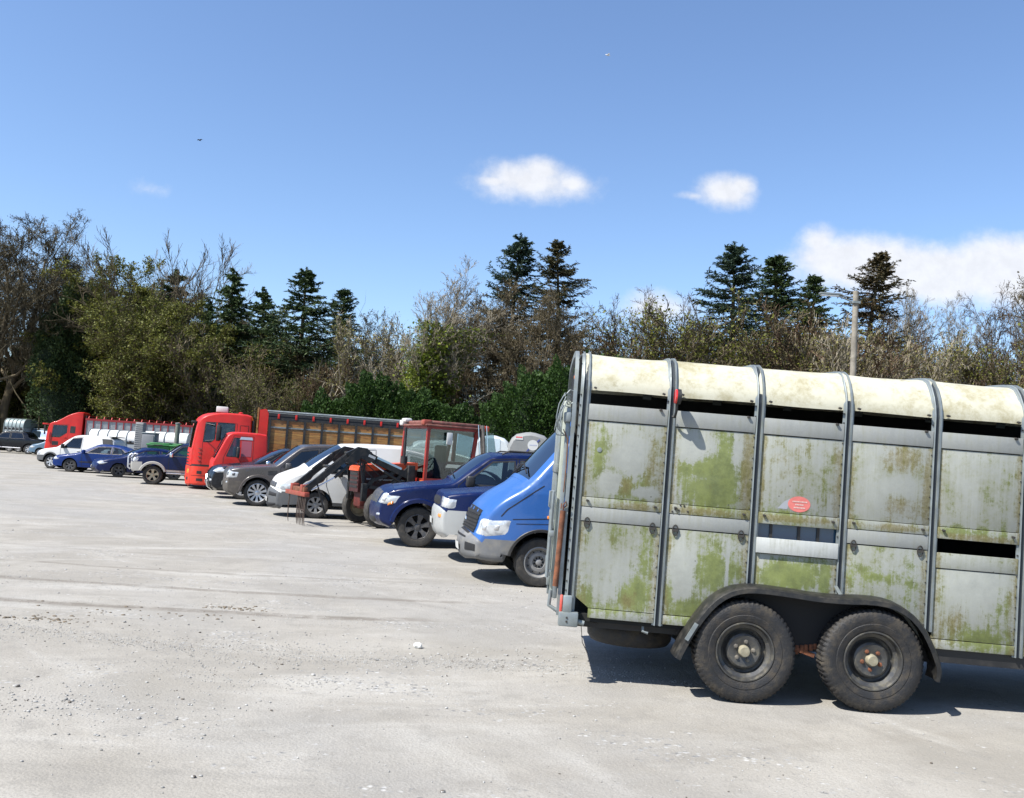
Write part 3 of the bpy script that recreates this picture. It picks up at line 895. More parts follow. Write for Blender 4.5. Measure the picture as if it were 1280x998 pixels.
# bolted ribs that run up the side, over the roof and down again
def section(off=0.0):
    """outline (v, z) and outward normals of side + roof"""
    pts = [(0, z) for z in (.535, .9, 1.3, 1.7, 2.1, 2.34)]
    pts += [(.012, 2.41), (.045, 2.485), (.095, 2.560), (.150, 2.615), (.225, 2.643), (.36, 2.658), (.6, 2.672), (TW/2, 2.68)]
    full = pts + [(TW-p[0], p[1]) for p in pts[-2::-1]]
    N = []
    for i in range(len(full)):
        p, q = full[max(0, i-1)], full[min(len(full)-1, i+1)]
        d = Vector((q[0]-p[0], q[1]-p[1])).normalized(); N.append((-d.y, d.x))
    return [((p[0]+n[0]*off), p[1]+n[1]*off) for p, n in zip(full, N)], N
prof = [(-.042, -.004), (-.042, .007), (-.028, .009), (-.026, .024), (-.019, .026), (-.016, .004), (.012, .004), (.015, .028), (.028, .026), (.030, .009), (.043, .007), (.043, -.004)]
groove = basic('rib_groove_shade', (.016, .022, .028), rough=.6)  # near-black colour that paints the shade inside the rib grooves
full, NN = section()
for k, u in enumerate(ribs):
    z0 = {2: .86, 3: .86, 4: .66}.get(k, .52)
    path = []
    for (v, z), n in zip(full, NN):
        if v < TW/2 and z < z0+.02: v, z = (v, z0)
        if v < TW/2 and z <= z0 and path: continue
        path.append(((u, v, z), (1, 0, 0), (0, n[0], n[1])))
    rb = MB().sweep(path, prof).build('rib', M['galv'], TR, ang=25)
    MB().sweep(path, [(-.0155, .003), (-.0155, .010), (.0115, .010), (.0115, .003)]).build('rib_shade_strip', groove, rb, ang=0)  # added strip carrying the painted shade of the groove
    bl = MB(); z = z0+.05
    while z < 2.35:
        bl.box((u-.040, -.016, z-.005), (u-.031, -.006, z+.005)); z += .082 + .01*math.sin(z*40+k)
    bl.build('bolt_row', M['bolt'], rb)
# roof skin, sagging slightly between the ribs, with an overhanging skirt
def roof_panel(a, c, k):
    V = []; F = []
    base = [(-.002, 2.332), (-.002, 2.36)] + [p for p in section(.010)[0] if p[1] > 2.36]
    base = base + [] + [(TW+.002, 2.36), (TW+.002, 2.332)]
    n = 8
    for i in range(n+1):
        t = i/n; u = a+(c-a)*t; sag = -.010*(1-(2*t-1)**4)
        for v, z in base:
            w = min(1, max(0, (z-2.34)/.2))
            V.append((u, v+(.5*TW-v)*-sag*.25*w*(1), z+sag*w+.004*math.sin(9*v+5*u+k)))
    m = len(base)
    for i in range(n):
        for j in range(m-1): F.append((i*m+j, i*m+j+1, (i+1)*m+j+1, (i+1)*m+j))
    return MB().add(V, F)
for k in range(7):
    roof_panel(ribs[k]-.02, ribs[k+1]+.02, k).build('roof_panel', M['troof'], TR, ang=60)
# inside: far side, floor, front wall
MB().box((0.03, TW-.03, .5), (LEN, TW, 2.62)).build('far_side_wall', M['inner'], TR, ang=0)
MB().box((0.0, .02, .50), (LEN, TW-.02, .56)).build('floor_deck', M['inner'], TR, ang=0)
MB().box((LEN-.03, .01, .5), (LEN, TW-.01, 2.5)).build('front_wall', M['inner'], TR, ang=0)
# slotted blue window in the third bay
wn = MB()
wn.box((1.45, .030, 1.275), (2.10, .040, 1.39))
wn.build('slot_window', basic('blue_pane', (0.03, 0.075, 0.13), rough=.12, coat=.6), TR)
fr = MB()
for uu in (1.56, 1.78, 1.93): fr.box((uu, .018, 1.278), (uu+.022, .029, 1.388))
fr.build('window_bar', M['black'], TR)
# faded oval sticker
st = MB(); oc_ = (1.77, -.0145, 1.56)
st.add([oc_]+[(oc_[0]+.088*math.cos(2*PI*i/36), -.0145, oc_[2]+.062*math.sin(2*PI*i/36)) for i in range(36)], [(0, 1+i, 1+(i+1) % 36) for i in range(36)])
so_ = st.build('sticker', basic('faded_red_sticker', (0.52, 0.14, 0.12), rough=.5, var=.18, vscale=12), TR, ang=0)
tx = MB()
rr_ = random.Random(3)
for row, (x0, x1) in enumerate([(-.052, .055), (-.03, .03), (-.04, .045)]):
    x = x0; z = oc_[2]+.020-row*.024
    while x < x1:
        w = rr_.uniform(.005, .010)
        tx.box((oc_[0]+x, -.0165, z-.005), (oc_[0]+x+w, -.0150, z+.005)); x += w+.0035
tx.build('sticker_lettering', basic('faded_white_ink', (0.55, 0.40, 0.36), rough=.5), so_, ang=0)
pt = MB(); pt.add([(1.60, -.0138, 1.515), (1.68, -.0138, 1.515), (1.70, -.0138, 1.60), (1.655, -.0138, 1.575)], [(0, 1, 2, 3)])
pt.build('bare_patch', basic('bare_alloy', (.27, .28, .30), rough=.35), TR, ang=0)

# mudguard over the twin wheels
fp = [(.845, .33), (.90, .46), (.985, .62), (1.09, .765), (1.20, .855), (1.32, .900), (1.46, .912), (1.70, .900), (1.90, .884), (2.10, .885), (2.30, .900), (2.46, .885), (2.60, .825), (2.71, .72), (2.78, .60), (2.835, .48), (2.855, .39), (2.84, .32)]
fp = chaikin(fp, 1)
V = []; F = []
for i, (u, z) in enumerate(fp):
    a = fp[max(0, i-1)]; c = fp[min(len(fp)-1, i+1)]; d = Vector((c[0]-a[0], c[1]-a[1])).normalized(); n = (-d.y, d.x)
    for v, o in ((.02, 0), (-.05, .004), (-.10, .012), (-.16, .004), (-.215, 0), (-.235, -.012), (-.238, -.045), (-.228, -.045), (-.222, -.016), (-.10, -.004), (.02, -.012)):
        V.append((u+n[0]*o, v, z+n[1]*o))
m_ = 11
for i in range(len(fp)-1):
    for j in range(m_-1): F.append((i*m_+j, i*m_+j+1, (i+1)*m_+j+1, (i+1)*m_+j))
mg = MB().add(V, F).build('mudguard', M['fender'], TR, ang=50)
MB().bar((2.085, -.03, .95), (2.105, -.12, .885), .03, .006).build('mudguard_stay', M['galv'], mg)
MB().bar((.92, -.245, .47), (.99, -.245, .60), .012, .03).build('mudguard_clip', M['galv'], mg)

# wheels
def trailer_wheel(c, side=-1, dust=0, rot=0.0):
    e = empty('wheel', TR, c); e.rotation_euler = (0, rot, 0)
    e.scale = (.98, 1, .98)
    r, w, rr = .395, .205, .222
    h = w/2
    b = MB()
    seg = 186
    prof = [(rr-.006, -h*.66), (rr+.012, -h*.90), (rr+.03, -h*.97), (rr+.06, -h), (rr+.065, -h*.97), (.315, -h*1.02), (.345, -h*.99), (.366, -h*.93), (.380, -h*.84), (r-.006, -h*.76), (r, -h*.62), (r+.001, -h*.3), (r+.002, 0), (r+.001, h*.3), (r, h*.62), (r-.006, h*.76), (.366, h*.93), (.315, h), (rr+.012, h*.9), (rr, h*.6)]
    # tread grooves: alternate the outer ring radius
    V = []; F = []; m = len(prof)
    for i in range(seg):
        t = 2*PI*i/seg
        for j, (q, o) in enumerate(prof):
            qq = q
            if q >= .378 and (i % 3) < 1: qq = q-.009
            if q >= r-.001 and j in (11, 13) and (i % 2): qq = q-.008
            V.append((qq*math.cos(t), o*(-side)*(1), qq*math.sin(t)))
    for i in range(seg):
        i2 = (i+1) % seg
        for j in range(m-1): F.append((i*m+j, i*m+j+1, i2*m+j+1, i2*m+j))
    b.add(V, F).build('tyre', M['rubber_big'], e, ang=28)
    b = MB(); s = side
    b.lathe([(rr+.010, s*h*.80), (rr+.002, s*h*.92), (rr-.006, s*h*.92), (rr-.014, s*h*.78), (rr-.020, s*h*.5), (rr-.045, s*h*.36), (rr-.052, s*h*.05), (.150, -s*h*.05), (.143, s*h*.05), (.135, s*h*.42),
             (.120, s*h*.52), (.085, s*h*.50), (.060, s*h*.40), (.045, s*h*.38), (.0, s*h*.38)], (0, 0, 0), 64, 0)
    b.build('rim', basic('dirty_dark_rim', (.055, .055, .055), rough=.38, metal=.3, var=.3, vscale=6, dirt=.6, dirtcol=(.17, .15, .10)), e, ang=25)
    nm_ = M['rust'] if dust else basic('dusty_nut', (.10, .09, .075), rough=.7, dirt=.5)
    for k in range(5):
        a = 2*PI*k/5+.45+dust
        cx_, cz_ = math.cos(a)*.074, math.sin(a)*.074
        MB().lathe([(.019, s*h*.36), (.018, s*h*.50), (.013, s*h*.52), (.012, s*h*.62), (0, s*h*.64)], (cx_, 0, cz_), 6).build('wheel_nut', nm_, e, ang=30)
    hb = MB(); hb.lathe([(.046, s*h*.30), (.045, s*h*.62), (.040, s*h*.84), (.036, s*h*.88), (0, s*h*.91)], (0, 0, 0), 24)
    hb.build('hub_cap', basic('dusty_hub_cap', (.24, .22, .155), rough=.6, var=.25, vscale=20, dirt=.5, dirtcol=(.2, .15, .09)), e, ang=40)
    return e
W1, W2 = 1.375, 2.340
MB().prism([(.90, .43), (.98, .58), (1.10, .74), (1.24, .84), (1.45, .875), (2.25, .868), (2.46, .845), (2.62, .76), (2.76, .60), (2.84, .43)], -.030, -.014).build('wheel_box', M['gap'], TR, ang=0)
trailer_wheel((W1, -.122, .413), -1, 0, .3)
trailer_wheel((W2, -.122, .431), -1, .25, 1.1)
trailer_wheel((W1, TW+.12, .421), 1)
trailer_wheel((W2, TW+.12, .439), 1)
ax = MB()
for u, z in ((W1, .421), (W2, .439)):
    ax.tube([(u, -.03, z), (u, TW+.03, z)], .035, 10)
ax.tube([(W1+.1, .06, .52), (W2-.1, .06, .52)], .03, 6)
ax.box((W1+.25, .0, .44), (W2-.25, .09, .52), bev=.01)
ax.bar((W1, .05, .42), (W1+.32, .05, .50), .06, .05); ax.bar((W2, .05, .44), (W2-.32, .05, .50), .06, .05)
ax.build('axle', M['black'], TR, ang=30)
sp_ = MB()
for i in range(7): sp_.box((1.80+i*.035, -.035-.01*(i % 2), .40+.012*i), (1.83+i*.035, .03, .47+.006*i), bev=.006)
sp_.bar((1.70, -.02, .47), (1.95, -.02, .40), .04, .03)
sp_.build('suspension_bracket', M['rust'], TR)
ch = MB()
for v in (.12, TW-.2): ch.box((.02, v, .44), (LEN+.6, v+.08, .50))
for u in (.05, .9, 3.2, 4.5): ch.box((u, .1, .45), (u+.06, TW-.1, .50))
ch.build('chassis', M['black'], TR)
sk = MB().box((2.80, .012, .43), (LEN, .03, .534)).build('side_skirt', M['black'], TR)
# spare wheel slung flat under the floor
e = empty('spare_wheel', TR, (.58, .62, .36))
MB().lathe([(.20, -.06), (.24, -.085), (.33, -.085), (.355, -.05), (.36, 0), (.355, .05), (.33, .085), (.24, .085), (.20, .06)], (0, 0, 0), 48, axis='z').build('tyre', M['rubber_big'], e)
MB().lathe([(.205, -.05), (.18, -.06), (.16, .02), (0, .02)], (0, 0, 0), 32, axis='z').build('rim', M['steel_rim'], e)

# ---- rear end: tailgate ramp, corner hinge, gates and the wire loops
TG = M['tailg'] = trailer_paint('pale_tailgate_paint', (0.31, 0.335, 0.285), rail=True)
tg = MB()
tg.box((-.140, .03, .66), (-.080, TW-.03, 2.235), bev=.012)
tg = tg.build('tailgate', TG, TR, ang=30)
MB().box((-.115, -.004, .66), (-.078, .028, 2.18), bev=.006).build('tailgate_frame', M['galv'], tg)
cv = MB()
cv.tube([(-.172, -.005, .82), (-.168, -.005, 1.50)], .014, 8)
cv.tube([(-.165, -.005, 1.50), (-.195, -.01, 1.50), (-.195, -.01, 1.38), (-.165, -.005, 1.36)], .009, 6)
cv.box((-.182, -.02, 1.14), (-.140, .02, 1.19), bev=.006)
for z in (.86, 1.44): cv.box((-.172, -.01, z), (-.138, .015, z+.02))
cv.build('tailgate_rail', M['galv'], tg)
MB().tube([(-.098, -.035, .76), (-.083, -.035, 1.355)], .022, 12).build('spring_strut', M['rust'], tg, ang=50)
hk = MB()
hk.tube([(-.08, -.035, 1.36), (-.085, -.045, 1.40), (-.065, -.05, 1.43), (-.055, -.04, 1.40), (-.075, -.035, 1.38)], .006, 6)
hk.tube([(-.10, -.03, 1.41), (-.10, -.04, 1.37)], .005, 6)
hk.build('hook', M['rust'], tg)
MB().tube([(-.13, -.01, 2.0), (-.09, -.02, 1.92), (-.085, -.02, 1.7), (-.09, -.02, 1.5)], .004, 6).build('chain', M['rust'], tg)
lo = MB()
for k, (dz, dx) in enumerate([(0, 0), (.03, -.03), (.06, -.06), (-.04, -.07)]):
    lo.tube([(-.09, .0, 2.22+dz), (-.12+dx*.3, -.03, 2.23+dz), (-.15+dx*.5, -.05, 2.14+dz), (-.165+dx*.5, -.06, 2.03+dz), (-.145+dx*.5, -.04, 1.97+dz*.5), (-.11, -.01, 1.95)], .0045, 5)
lo.tube([(-.06, -.01, 2.31), (-.10, -.02, 2.32), (-.14, -.02, 2.27), (-.11, .0, 2.20), (-.07, .0, 2.22)], .005, 6)
lo.build('wire_loops', M['galv'], tg)
MB().box((-.135, -.03, 2.06), (-.075, .10, 2.14), bev=.012).build('latch_block', M['galv'], tg)
# stiffening bars across the outer face of the ramp
tb = MB()
for z in (.75, 1.2, 1.65, 2.1): tb.box((-.165, .06, z), (-.141, TW-.06, z+.07), bev=.005)
for v in (.08, .6, 1.2, TW-.14): tb.box((-.160, v, .68), (-.1412, v+.05, 2.2), bev=.005)
tb.build('tailgate_brace', M['galv'], tg)
# rear arch frame standing behind the first rib
rf = MB()
pp = [((-.055 + 0*v, v, z), (1, 0, 0), (0, n[0], n[1])) for (v, z), n in zip(*section(-.004)) if True]
rf.sweep(pp, [(-.018, -.02), (-.018, .03), (.012, .03), (.012, -.02)])
rf.build('rear_frame', M['galv'], TR, ang=30)
# upper rear gate with mesh
ug = MB()
for v in np.arange(.12, TW-.1, .085): ug.tube([(-.04, v, 2.22), (-.04, v, 2.60)], .006, 5)
for z in (2.24, 2.42, 2.58): ug.tube([(-.04, .06, z), (-.04, TW-.06, z)], .008, 5)
ug.build('rear_gate', M['black'], TR)
MB().box((-.075, .08, 2.42), (-.04, .13, 2.45), bev=.005).build('rear_marker', M['amber'], TR)
# corner hinge bracket with red reflector, tail bar
hb = MB()
hb.box((-.030, -.075, .535), (.045, -.03, .70), bev=.012)
hb.box((-.055, -.078, .46), (.10, .0, .575), bev=.012)
hb.tube([(.09, -.03, .50), (.15, -.03, .49)], .020, 10)
hb = hb.build('hinge_bracket', M['galv'], TR, ang=40)
MB().box((-.052, -.072, .565), (-.031, -.04, .70), bev=.006).build('red_reflector', basic('faded_red', (.55, .07, .05), rough=.4, dirt=.4), hb)
h2 = MB()
for z in (.50, .53): h2.lathe([(.009, -.083), (.0, -.084)], (.01, 0, z), 8)
h2.build('bracket_bolt', M['bolt'], hb)
MB().bar((-.01, .0, .50), (.25, .10, .47), .04, .03).build('tow_bar', M['black'], TR)
MB().tube([(-.13, .02, .72), (-.135, .02, .60), (-.06, .01, .56)], .016, 8).build('ramp_foot', M['galv'], tg)
MB().tube([(.13, -.02, .47), (.15, -.01, .34), (.20, .02, .25)], .003, 5).build('hanging_wire', M['bolt'], TR)
gd = MB(); gd.tube([(.62, .05, .52), (.62, .02, .46), (.66, .02, .45)], .012, 6); gd.build('wire_clip', M['galv'], TR)
# marker lamp on its bent arm
lm = thing_arm = MB()
lm.tube([(.725, -.05, 2.17), (.74, -.07, 2.165), (.745, -.10, 2.21), (.742, -.12, 2.27)], .011, 8)
arm = lm.build('lamp_arm', M['black'], TR, ang=50)
MB().lathe([(0, -.001), (.054, -.001), (.058, .004), (.058, .014), (0, .014)], (.722, -.125, 2.325), 28, axis='x').build('red_marker_lens', M['redlens'], arm)
MB().lathe([(0, 0), (.060, 0), (.060, .030), (0.03, .038), (0, .038)], (.7365, -.125, 2.325), 28, axis='x').build('lamp_body', M['black'], arm)
# small key plate on the first bay and repair rivets on the second
MB().lathe([(.020, -.002), (.0, -.006)], (.17, -.014, 1.86), 12).build('key_plate', M['galv'], TR)
rv = MB()
for u_, z_ in ((.84, 1.475), (.87, 1.472), (.83, 1.435), (.78, 1.42), (.80, 1.44), (.90, 1.43)): rv.lathe([(.008, -.024), (0, -.028)], (u_, 0, z_), 8)
rv.build('rivet', M['bolt'], TR)

# ------------------------------------------------------------------ parked vehicles (all face left, nose at local x = 0)
def veh(name, label, cat, x, ynear, hw, yaw=0.0, group='vehicles parked in the long row', wheel=None):
    """x, ynear: world place of the nose on the near side"""
    a = R(yaw)
    cx = x + math.sin(a)*-hw*-1*0; cy = ynear + hw
    # rotate about the near front corner
    px, py = x, ynear
    if wheel:
        gx_, gy_, xc = wheel
        px = gx_-math.cos(a)*xc+math.sin(a)*.05; py = gy_-math.sin(a)*xc-math.cos(a)*.05
    ox = px + hw*math.sin(a)*-1; oy = py + hw*math.cos(a)
    return thing(name, label, cat, (ox, oy, 0), a, group)

def plate(B, z, w=.26, h=.055, x=None):
    V = []; F = []
    n = 6
    for j in (0, 1):
        for i in range(n+1):
            y = -w+2*w*i/n
            P, nn = B.front_at(z+(j-.5)*2*h)
            t = y/B.hw; bw = B.bowf*max(0, -nn[0])*(1-t*t)
            V.append((P[0]+nn[0]*(bw+.022), y, z+(j-.5)*2*h))
    for i in range(n): F.append((i, i+1, n+2+i, n+1+i))
    return MB().add(V, F).build('number_plate', M['plate'], B.root, ang=0)

# --- blue panel van
blue = paint('van_blue', (0.030, 0.115, 0.36), dirt=.15, coat=.15)
greyb = basic('faded_grey_bumper', (0.125, 0.127, 0.13), rough=.55, var=.2, vscale=3, dirt=.5, dirtcol=(.23, .21, .17))
t = veh('panel_van', 'bright blue panel van with grey bumper beside the livestock trailer', 'van', 0, 0, .97, 8, wheel=(.53, 12.77, .92))
sil = [(.46, .42), (.44, .34), (.40, .31), (.07, .33), (-.005, .38), (-.01, .60), (.05, .645), (.10, .78), (.13, .93), (.21, 1.06), (.38, 1.22), (.70, 1.41), (1.02, 1.79), (1.40, 2.24), (1.66, 2.39), (2.4, 2.46), (5.3, 2.45), (5.5, 2.35), (5.6, 1.2), (5.6, .40)]
B = Body(t, sil, .42, [(.92, .345), (4.45, .345)], .44, .97, .80, 1.30, r=.09, bowf=.16, plan=.17, planL=.85)
B.build(blue, windows=[[(1.16, 1.37), (1.22, 1.46), (1.74, 2.05), (2.20, 2.05), (2.20, 1.34), (1.3, 1.33)]], doors=[[(1.12, .90), (1.12, 1.30), (1.20, 1.52), (1.70, 2.14), (2.26, 2.14), (2.26, .50), (1.45, .50)]],
        screen=(.72, 1.42), bumper=(.635, .60, greyb), bonnet=(.16, .68), pillar=.10, arch_lip=(.03, .012, M['black']), cabin=(1.1, 2.4))
B.wrap_patch('headlight', .665, .905, -.25, .27, M['lamp'], slant=.07, top_slant=.05, nw=16)
B.wrap_patch('lamp_reflector', .74, .85, -.12, -.02, M['alloy'], off=.014, nw=6, nz=4)
B.wrap_patch('lamp_reflector', .77, .87, .04, .15, M['alloy'], off=.014, nw=6, nz=4)
gr = MB()
for j in range(6):
    z = .665+j*.05; V = []
    for i in range(13):
        p = B.wrap(z, -.33-i*(.53/6.0) if False else -.30-(i/12)*1.16, .012); q = B.wrap(z+.030, -.30-(i/12)*1.16, .018)
        V += [p, q]
    gr.add(V, [(2*i, 2*i+2, 2*i+3, 2*i+1) for i in range(12)])
gr.build('grille', M['black'], t, ang=0)
V = []; F = []
for j in range(5):
    for i in range(11): V.append(B.wrap(.655+j*.082, -.31-(i/10)*1.12, .004))
for j in range(4):
    for i in range(10): F.append((j*11+i, j*11+i+1, j*11+i+12, j*11+i+11))
MB().add(V, F).build('grille_recess', M['gap'], t, ang=0)
# three-pointed star in a ring on the grille
P0, n0 = B.front_at(.80); cx = P0[0]-.165
em = MB(); rad = .075
em.tube([(cx, rad*math.cos(k*PI/12), .83+rad*math.sin(k*PI/12)) for k in range(25)], .007, 6, cap=False)
for k in range(3):
    a = PI/2+k*2*PI/3; em.tube([(cx, 0, .83), (cx, rad*math.cos(a), .83+rad*math.sin(a))], [.011, .004], 6)
em.build('grille_emblem', M['chrome'], t)
plate(B, .47)
B.wrap_patch('bumper_vent', .45, .545, -.40, -.08, M['gap'], off=.006, thick=.004, both=True)
for z in (.585, .615): B.wrap_patch('bumper_groove', z, z+.012, -.95, -.42, M['gap'], off=.006, thick=.002, nw=8, nz=1)
fl = MB(); fl.box((0, -.02, -.022), (.11, .0, .022), bev=.009)
f_ = fl.build('side_indicator', M['amber'], t); p = B.side(1.00, 1.0, .0); f_.location = (.98, p[1], .985)
B.ribbon('bonnet_seam', [(.34, .96), (.42, 1.06), (.80, 1.34), (.92, 1.42)], .014)
B.ribbon('wing_crease', [(.50, .93), (1.3, .985)], .010)
B.ribbon('wing_crease', [(.55, .87), (1.3, .90)], .008)
B.wheels_add(.215, 'steel', 9, 'steel_rim', out=.035)
B.mirror(1.16, 1.38, M['black'], h=.24, l=.10)
MB().box((.62, -.28, -.008), (.80, .28, .012), bev=.004, rot=Matrix.Rotation(-math.atan2(.19, .40), 3, 'Y')).build('bonnet_grille', M['black'], t).location = (-.22, 0, 1.285)
wp = MB()
for y0, y1 in ((-.62, .12), (.0, .68)):
    a_ = B.roofpt(.78, y0, .03); b_2 = B.roofpt(.84, y1, .035); wp.tube([a_, B.roofpt(.86, (y0+y1)/2, .05), b_2], .012, 6); wp.tube([B.roofpt(.86, (y0+y1)/2, .05), B.roofpt(.75, y1*.9, .02)], .014, 6)
wp.build('windscreen_wiper', M['black'], t)
pd = MB(); a_ = B.roofpt(.84, -.62, -.03); pd.box((0, 0, 0), (.16, .14, .004), rot=Matrix.Rotation(R(-50), 3, 'Y')); o_ = pd.build('parking_permit', M['paper'], t); o_.location = a_

# --- two-tone SUV peeping out between the van and the dark blue SUV
navy = paint('navy_paint', (0.002, 0.010, 0.066), dirt=.02, rough=.25, coat=.05, spec=.3)
silver = paint('silver_trim_paint', (0.40, 0.41, 0.40), dirt=.35, rough=.38)
t = veh('off_road_car', 'navy off-road car with silver bumper, mostly hidden behind the blue van', 'off-road car', -1.02, 15.0, .90, 8)
sil = [(.10, .42), (.0, .50), (-.01, .84), (.04, .88), (.05, 1.08), (.10, 1.13), (.6, 1.20), (1.25, 1.27), (1.34, 1.30), (1.92, 1.78), (2.2, 1.85), (4.3, 1.85), (4.5, 1.4), (4.6, .5)]
B = Body(t, sil, .48, [(.85, .37), (3.55, .37)], .45, .90, .70, 1.16, r=.06, bowf=.12, plan=.10)
B.build(navy, windows=[[(1.55, 1.22), (2.05, 1.68), (2.6, 1.70), (2.6, 1.22)], [(2.7, 1.22), (2.7, 1.70), (3.5, 1.70), (3.5, 1.22)], [(3.6, 1.22), (3.6, 1.7), (4.2, 1.68), (4.25, 1.22)]], doors=[[(1.42, .55), (1.42, 1.2), (2.0, 1.73), (2.66, 1.74), (2.66, .55)]],
        screen=(1.30, 1.95), bumper=(.865, .55, silver), zlow=(.70, silver, 'sill'), arch_lip=(.07, .03, silver), cabin=(1.4, 4.2))
B.wrap_patch('headlight', .905, 1.07, -.30, .12, M['lamp'])
B.wrap_patch('indicator', .73, .79, -.26, -.12, M['amber'])
B.wrap_patch('grille', .92, 1.06, -.88, -.36, M['black'], nw=8)
plate(B, .66)
B.wheels_add(.24, 'alloy', 6, 'alloy')
MB().box((.62, -.3, 1.195), (.95, .3, 1.255), bev=.02).build('bonnet_scoop', navy, t)

# --- dark blue off-roader with big muddy wheel
navy2 = paint('dark_blue_paint', (0.002, 0.009, 0.058), dirt=.02, rough=.25, coat=.05, spec=.3)
t = veh('off_road_car', 'dark blue off-road car with a muddy black-spoked front wheel', 'off-road car', 0, 0, .93, 9, wheel=(-1.63, 17.28, .74))
sil = [(.22, .36), (.06, .42), (-.01, .52), (-.01, .74), (.05, .90), (.14, 1.03), (.32, 1.10), (.85, 1.19), (1.30, 1.24), (1.42, 1.29), (1.80, 1.60), (2.08, 1.80), (2.35, 1.87), (3.3, 1.90), (4.5, 1.88), (4.75, 1.45), (4.8, .55)]
B = Body(t, sil, .46, [(.74, .385), (3.55, .385)], .475, .93, .73, 1.20, r=.075, bowf=.17, plan=.15, planL=.6)
B.build(navy2, windows=[[(1.60, 1.245), (1.66, 1.33), (2.12, 1.71), (2.55, 1.75), (2.55, 1.25)], [(2.66, 1.25), (2.66, 1.76), (3.50, 1.76), (3.50, 1.26)], [(3.62, 1.27), (3.62, 1.76), (4.3, 1.74), (4.42, 1.28)]],
        doors=[[(1.46, .56), (1.46, 1.22), (1.62, 1.38), (2.08, 1.76), (2.60, 1.80), (2.60, .56)], [(2.61, .56), (2.61, 1.80), (3.56, 1.80), (3.56, .95), (3.2, .56)]],
        screen=(1.40, 2.10), bonnet=(.25, 1.36), pillar=.075, arch_lip=(.075, .035, navy2), cabin=(1.45, 4.4), bumper=(.72, .42, navy2), zlow=(.56, M['black'], 'sill'))
B.wrap_patch('headlight', .79, 1.00, -.22, .20, M['lamp'], slant=.04, top_slant=.02)
B.wrap_patch('indicator', .79, .87, .06, .15, M['amber'], off=.014, slant=.03, top_slant=.02, nw=5, nz=3)
B.wrap_patch('lamp_reflector', .84, .95, -.10, .0, M['alloy'], off=.016, nw=5, nz=4)
B.wrap_patch('grille', .78, .98, -.90, -.28, M['alloy_dark'], nw=8, both=True)
B.wrap_patch('fog_lamp', .565, .615, -.22, -.06, M['lamp'], nw=6, nz=3)
B.wrap_patch('bumper_vent', .47, .55, -.9, -.3, M['black'], nw=8)
B.wheels_add(.25, 'alloy', 6, 'alloy_dark', out=.03)
B.mirror(1.62, 1.22, M['black'], h=.20, l=.13)
f_ = MB().box((0, -.018, -.016), (.13, .0, .016), bev=.006).build('side_indicator', M['chrome'], t); f_.location = (1.34, B.side(1.36, 1.02)[1], 1.0)
MB().tube([(1.5, -.83, .50), (3.1, -.83, .50)], .028, 8).build('side_step', M['alloy'], t)
rl = MB()
for sg in (-1, 1): rl.tube([(2.3, sg*.66, 1.87), (2.45, sg*.66, 1.945), (4.2, sg*.66, 1.94), (4.35, sg*.66, 1.87)], .018, 6)
rl.build('roof_rail', M['black'], t)
wp = MB(); wp.tube([B.roofpt(1.44, -.55, .03), B.roofpt(1.50, .1, .04)], .012, 5); wp.tube([B.roofpt(1.44, .1, .03), B.roofpt(1.52, .65, .04)], .012, 5); wp.build('windscreen_wiper', M['black'], t)
B.ribbon('sill_line', [(1.35, .60), (3.1, .62)], .012)
pd = MB().box((0, 0, 0), (.12, .12, .004), rot=Matrix.Rotation(R(-42), 3, 'Y')).build('tax_disc', M['paper'], t); pd.location = B.roofpt(1.5, -.6, -.02)

# --- white and grey people carrier behind the loader
cream = paint('cream_white_paint', (0.64, 0.63, 0.57), dirt=.40, rough=.35)
whitep = paint('white_paint', (0.68, 0.68, 0.66), dirt=.12, rough=.35)
grey_bm = basic('grey_plastic_bumper', (0.07, 0.073, 0.078), rough=.5, dirt=.3, dirtcol=(.12, .11, .09), vscale=4)
t = veh('parked_van', 'white van with dark grey bumper parked behind the tractor loader', 'van', 0, 0, .95, 17, wheel=(-4.78, 23.0, .98))
sil = [(.14, .22), (.02, .26), (-.01, .34), (.0, .60), (.05, .66), (.10, .86), (.18, .97), (.42, 1.10), (.70, 1.21), (1.08, 1.50), (1.52, 1.80), (1.80, 1.90), (2.6, 1.955), (4.6, 1.95), (4.8, 1.8), (4.88, .4)]
B = Body(t, sil, .34, [(.98, .335), (4.0, .335)], .415, .95, .76, 1.12, r=.09, bowf=.19, plan=.17, planL=.75)
B.build(whitep, windows=[[(1.30, 1.16), (1.76, 1.70), (2.30, 1.76), (2.35, 1.16)]], doors=[[(1.38, .40), (1.20, .85), (1.20, 1.13), (1.72, 1.78), (2.42, 1.83), (2.42, .40)]],
        screen=(.74, 1.55), bonnet=(.2, .68), bumper=(.64, .62, grey_bm), zlow=(.42, grey_bm, 'sill'), pillar=.08, cabin=(1.3, 2.7))
B.wrap_patch('headlight', .68, .86, -.30, .22, M['lamp'], slant=.04, top_slant=.03)
B.wrap_patch('grille', .69, .82, -.92, -.34, M['alloy_dark'], nw=8)
B.wrap_patch('bumper_vent', .50, .58, -.60, -.12, M['gap'], nw=8)
B.wrap_patch('bumper_vent', .29, .34, -.85, -.05, M['gap'], nw=8)
plate(B, .41)
B.wheels_add(.22, 'alloy', 7, 'steel_rim', out=.03)
B.mirror(1.48, 1.10, M['black'])
B.ribbon('sliding_rail', [(2.7, 1.05), (4.6, 1.05)], .02)
pd = MB().box((0, 0, 0), (.14, .12, .004), rot=Matrix.Rotation(R(-40), 3, 'Y')).build('tax_disc', M['paper'], t); pd.location = B.roofpt(.86, -.6, -.01)

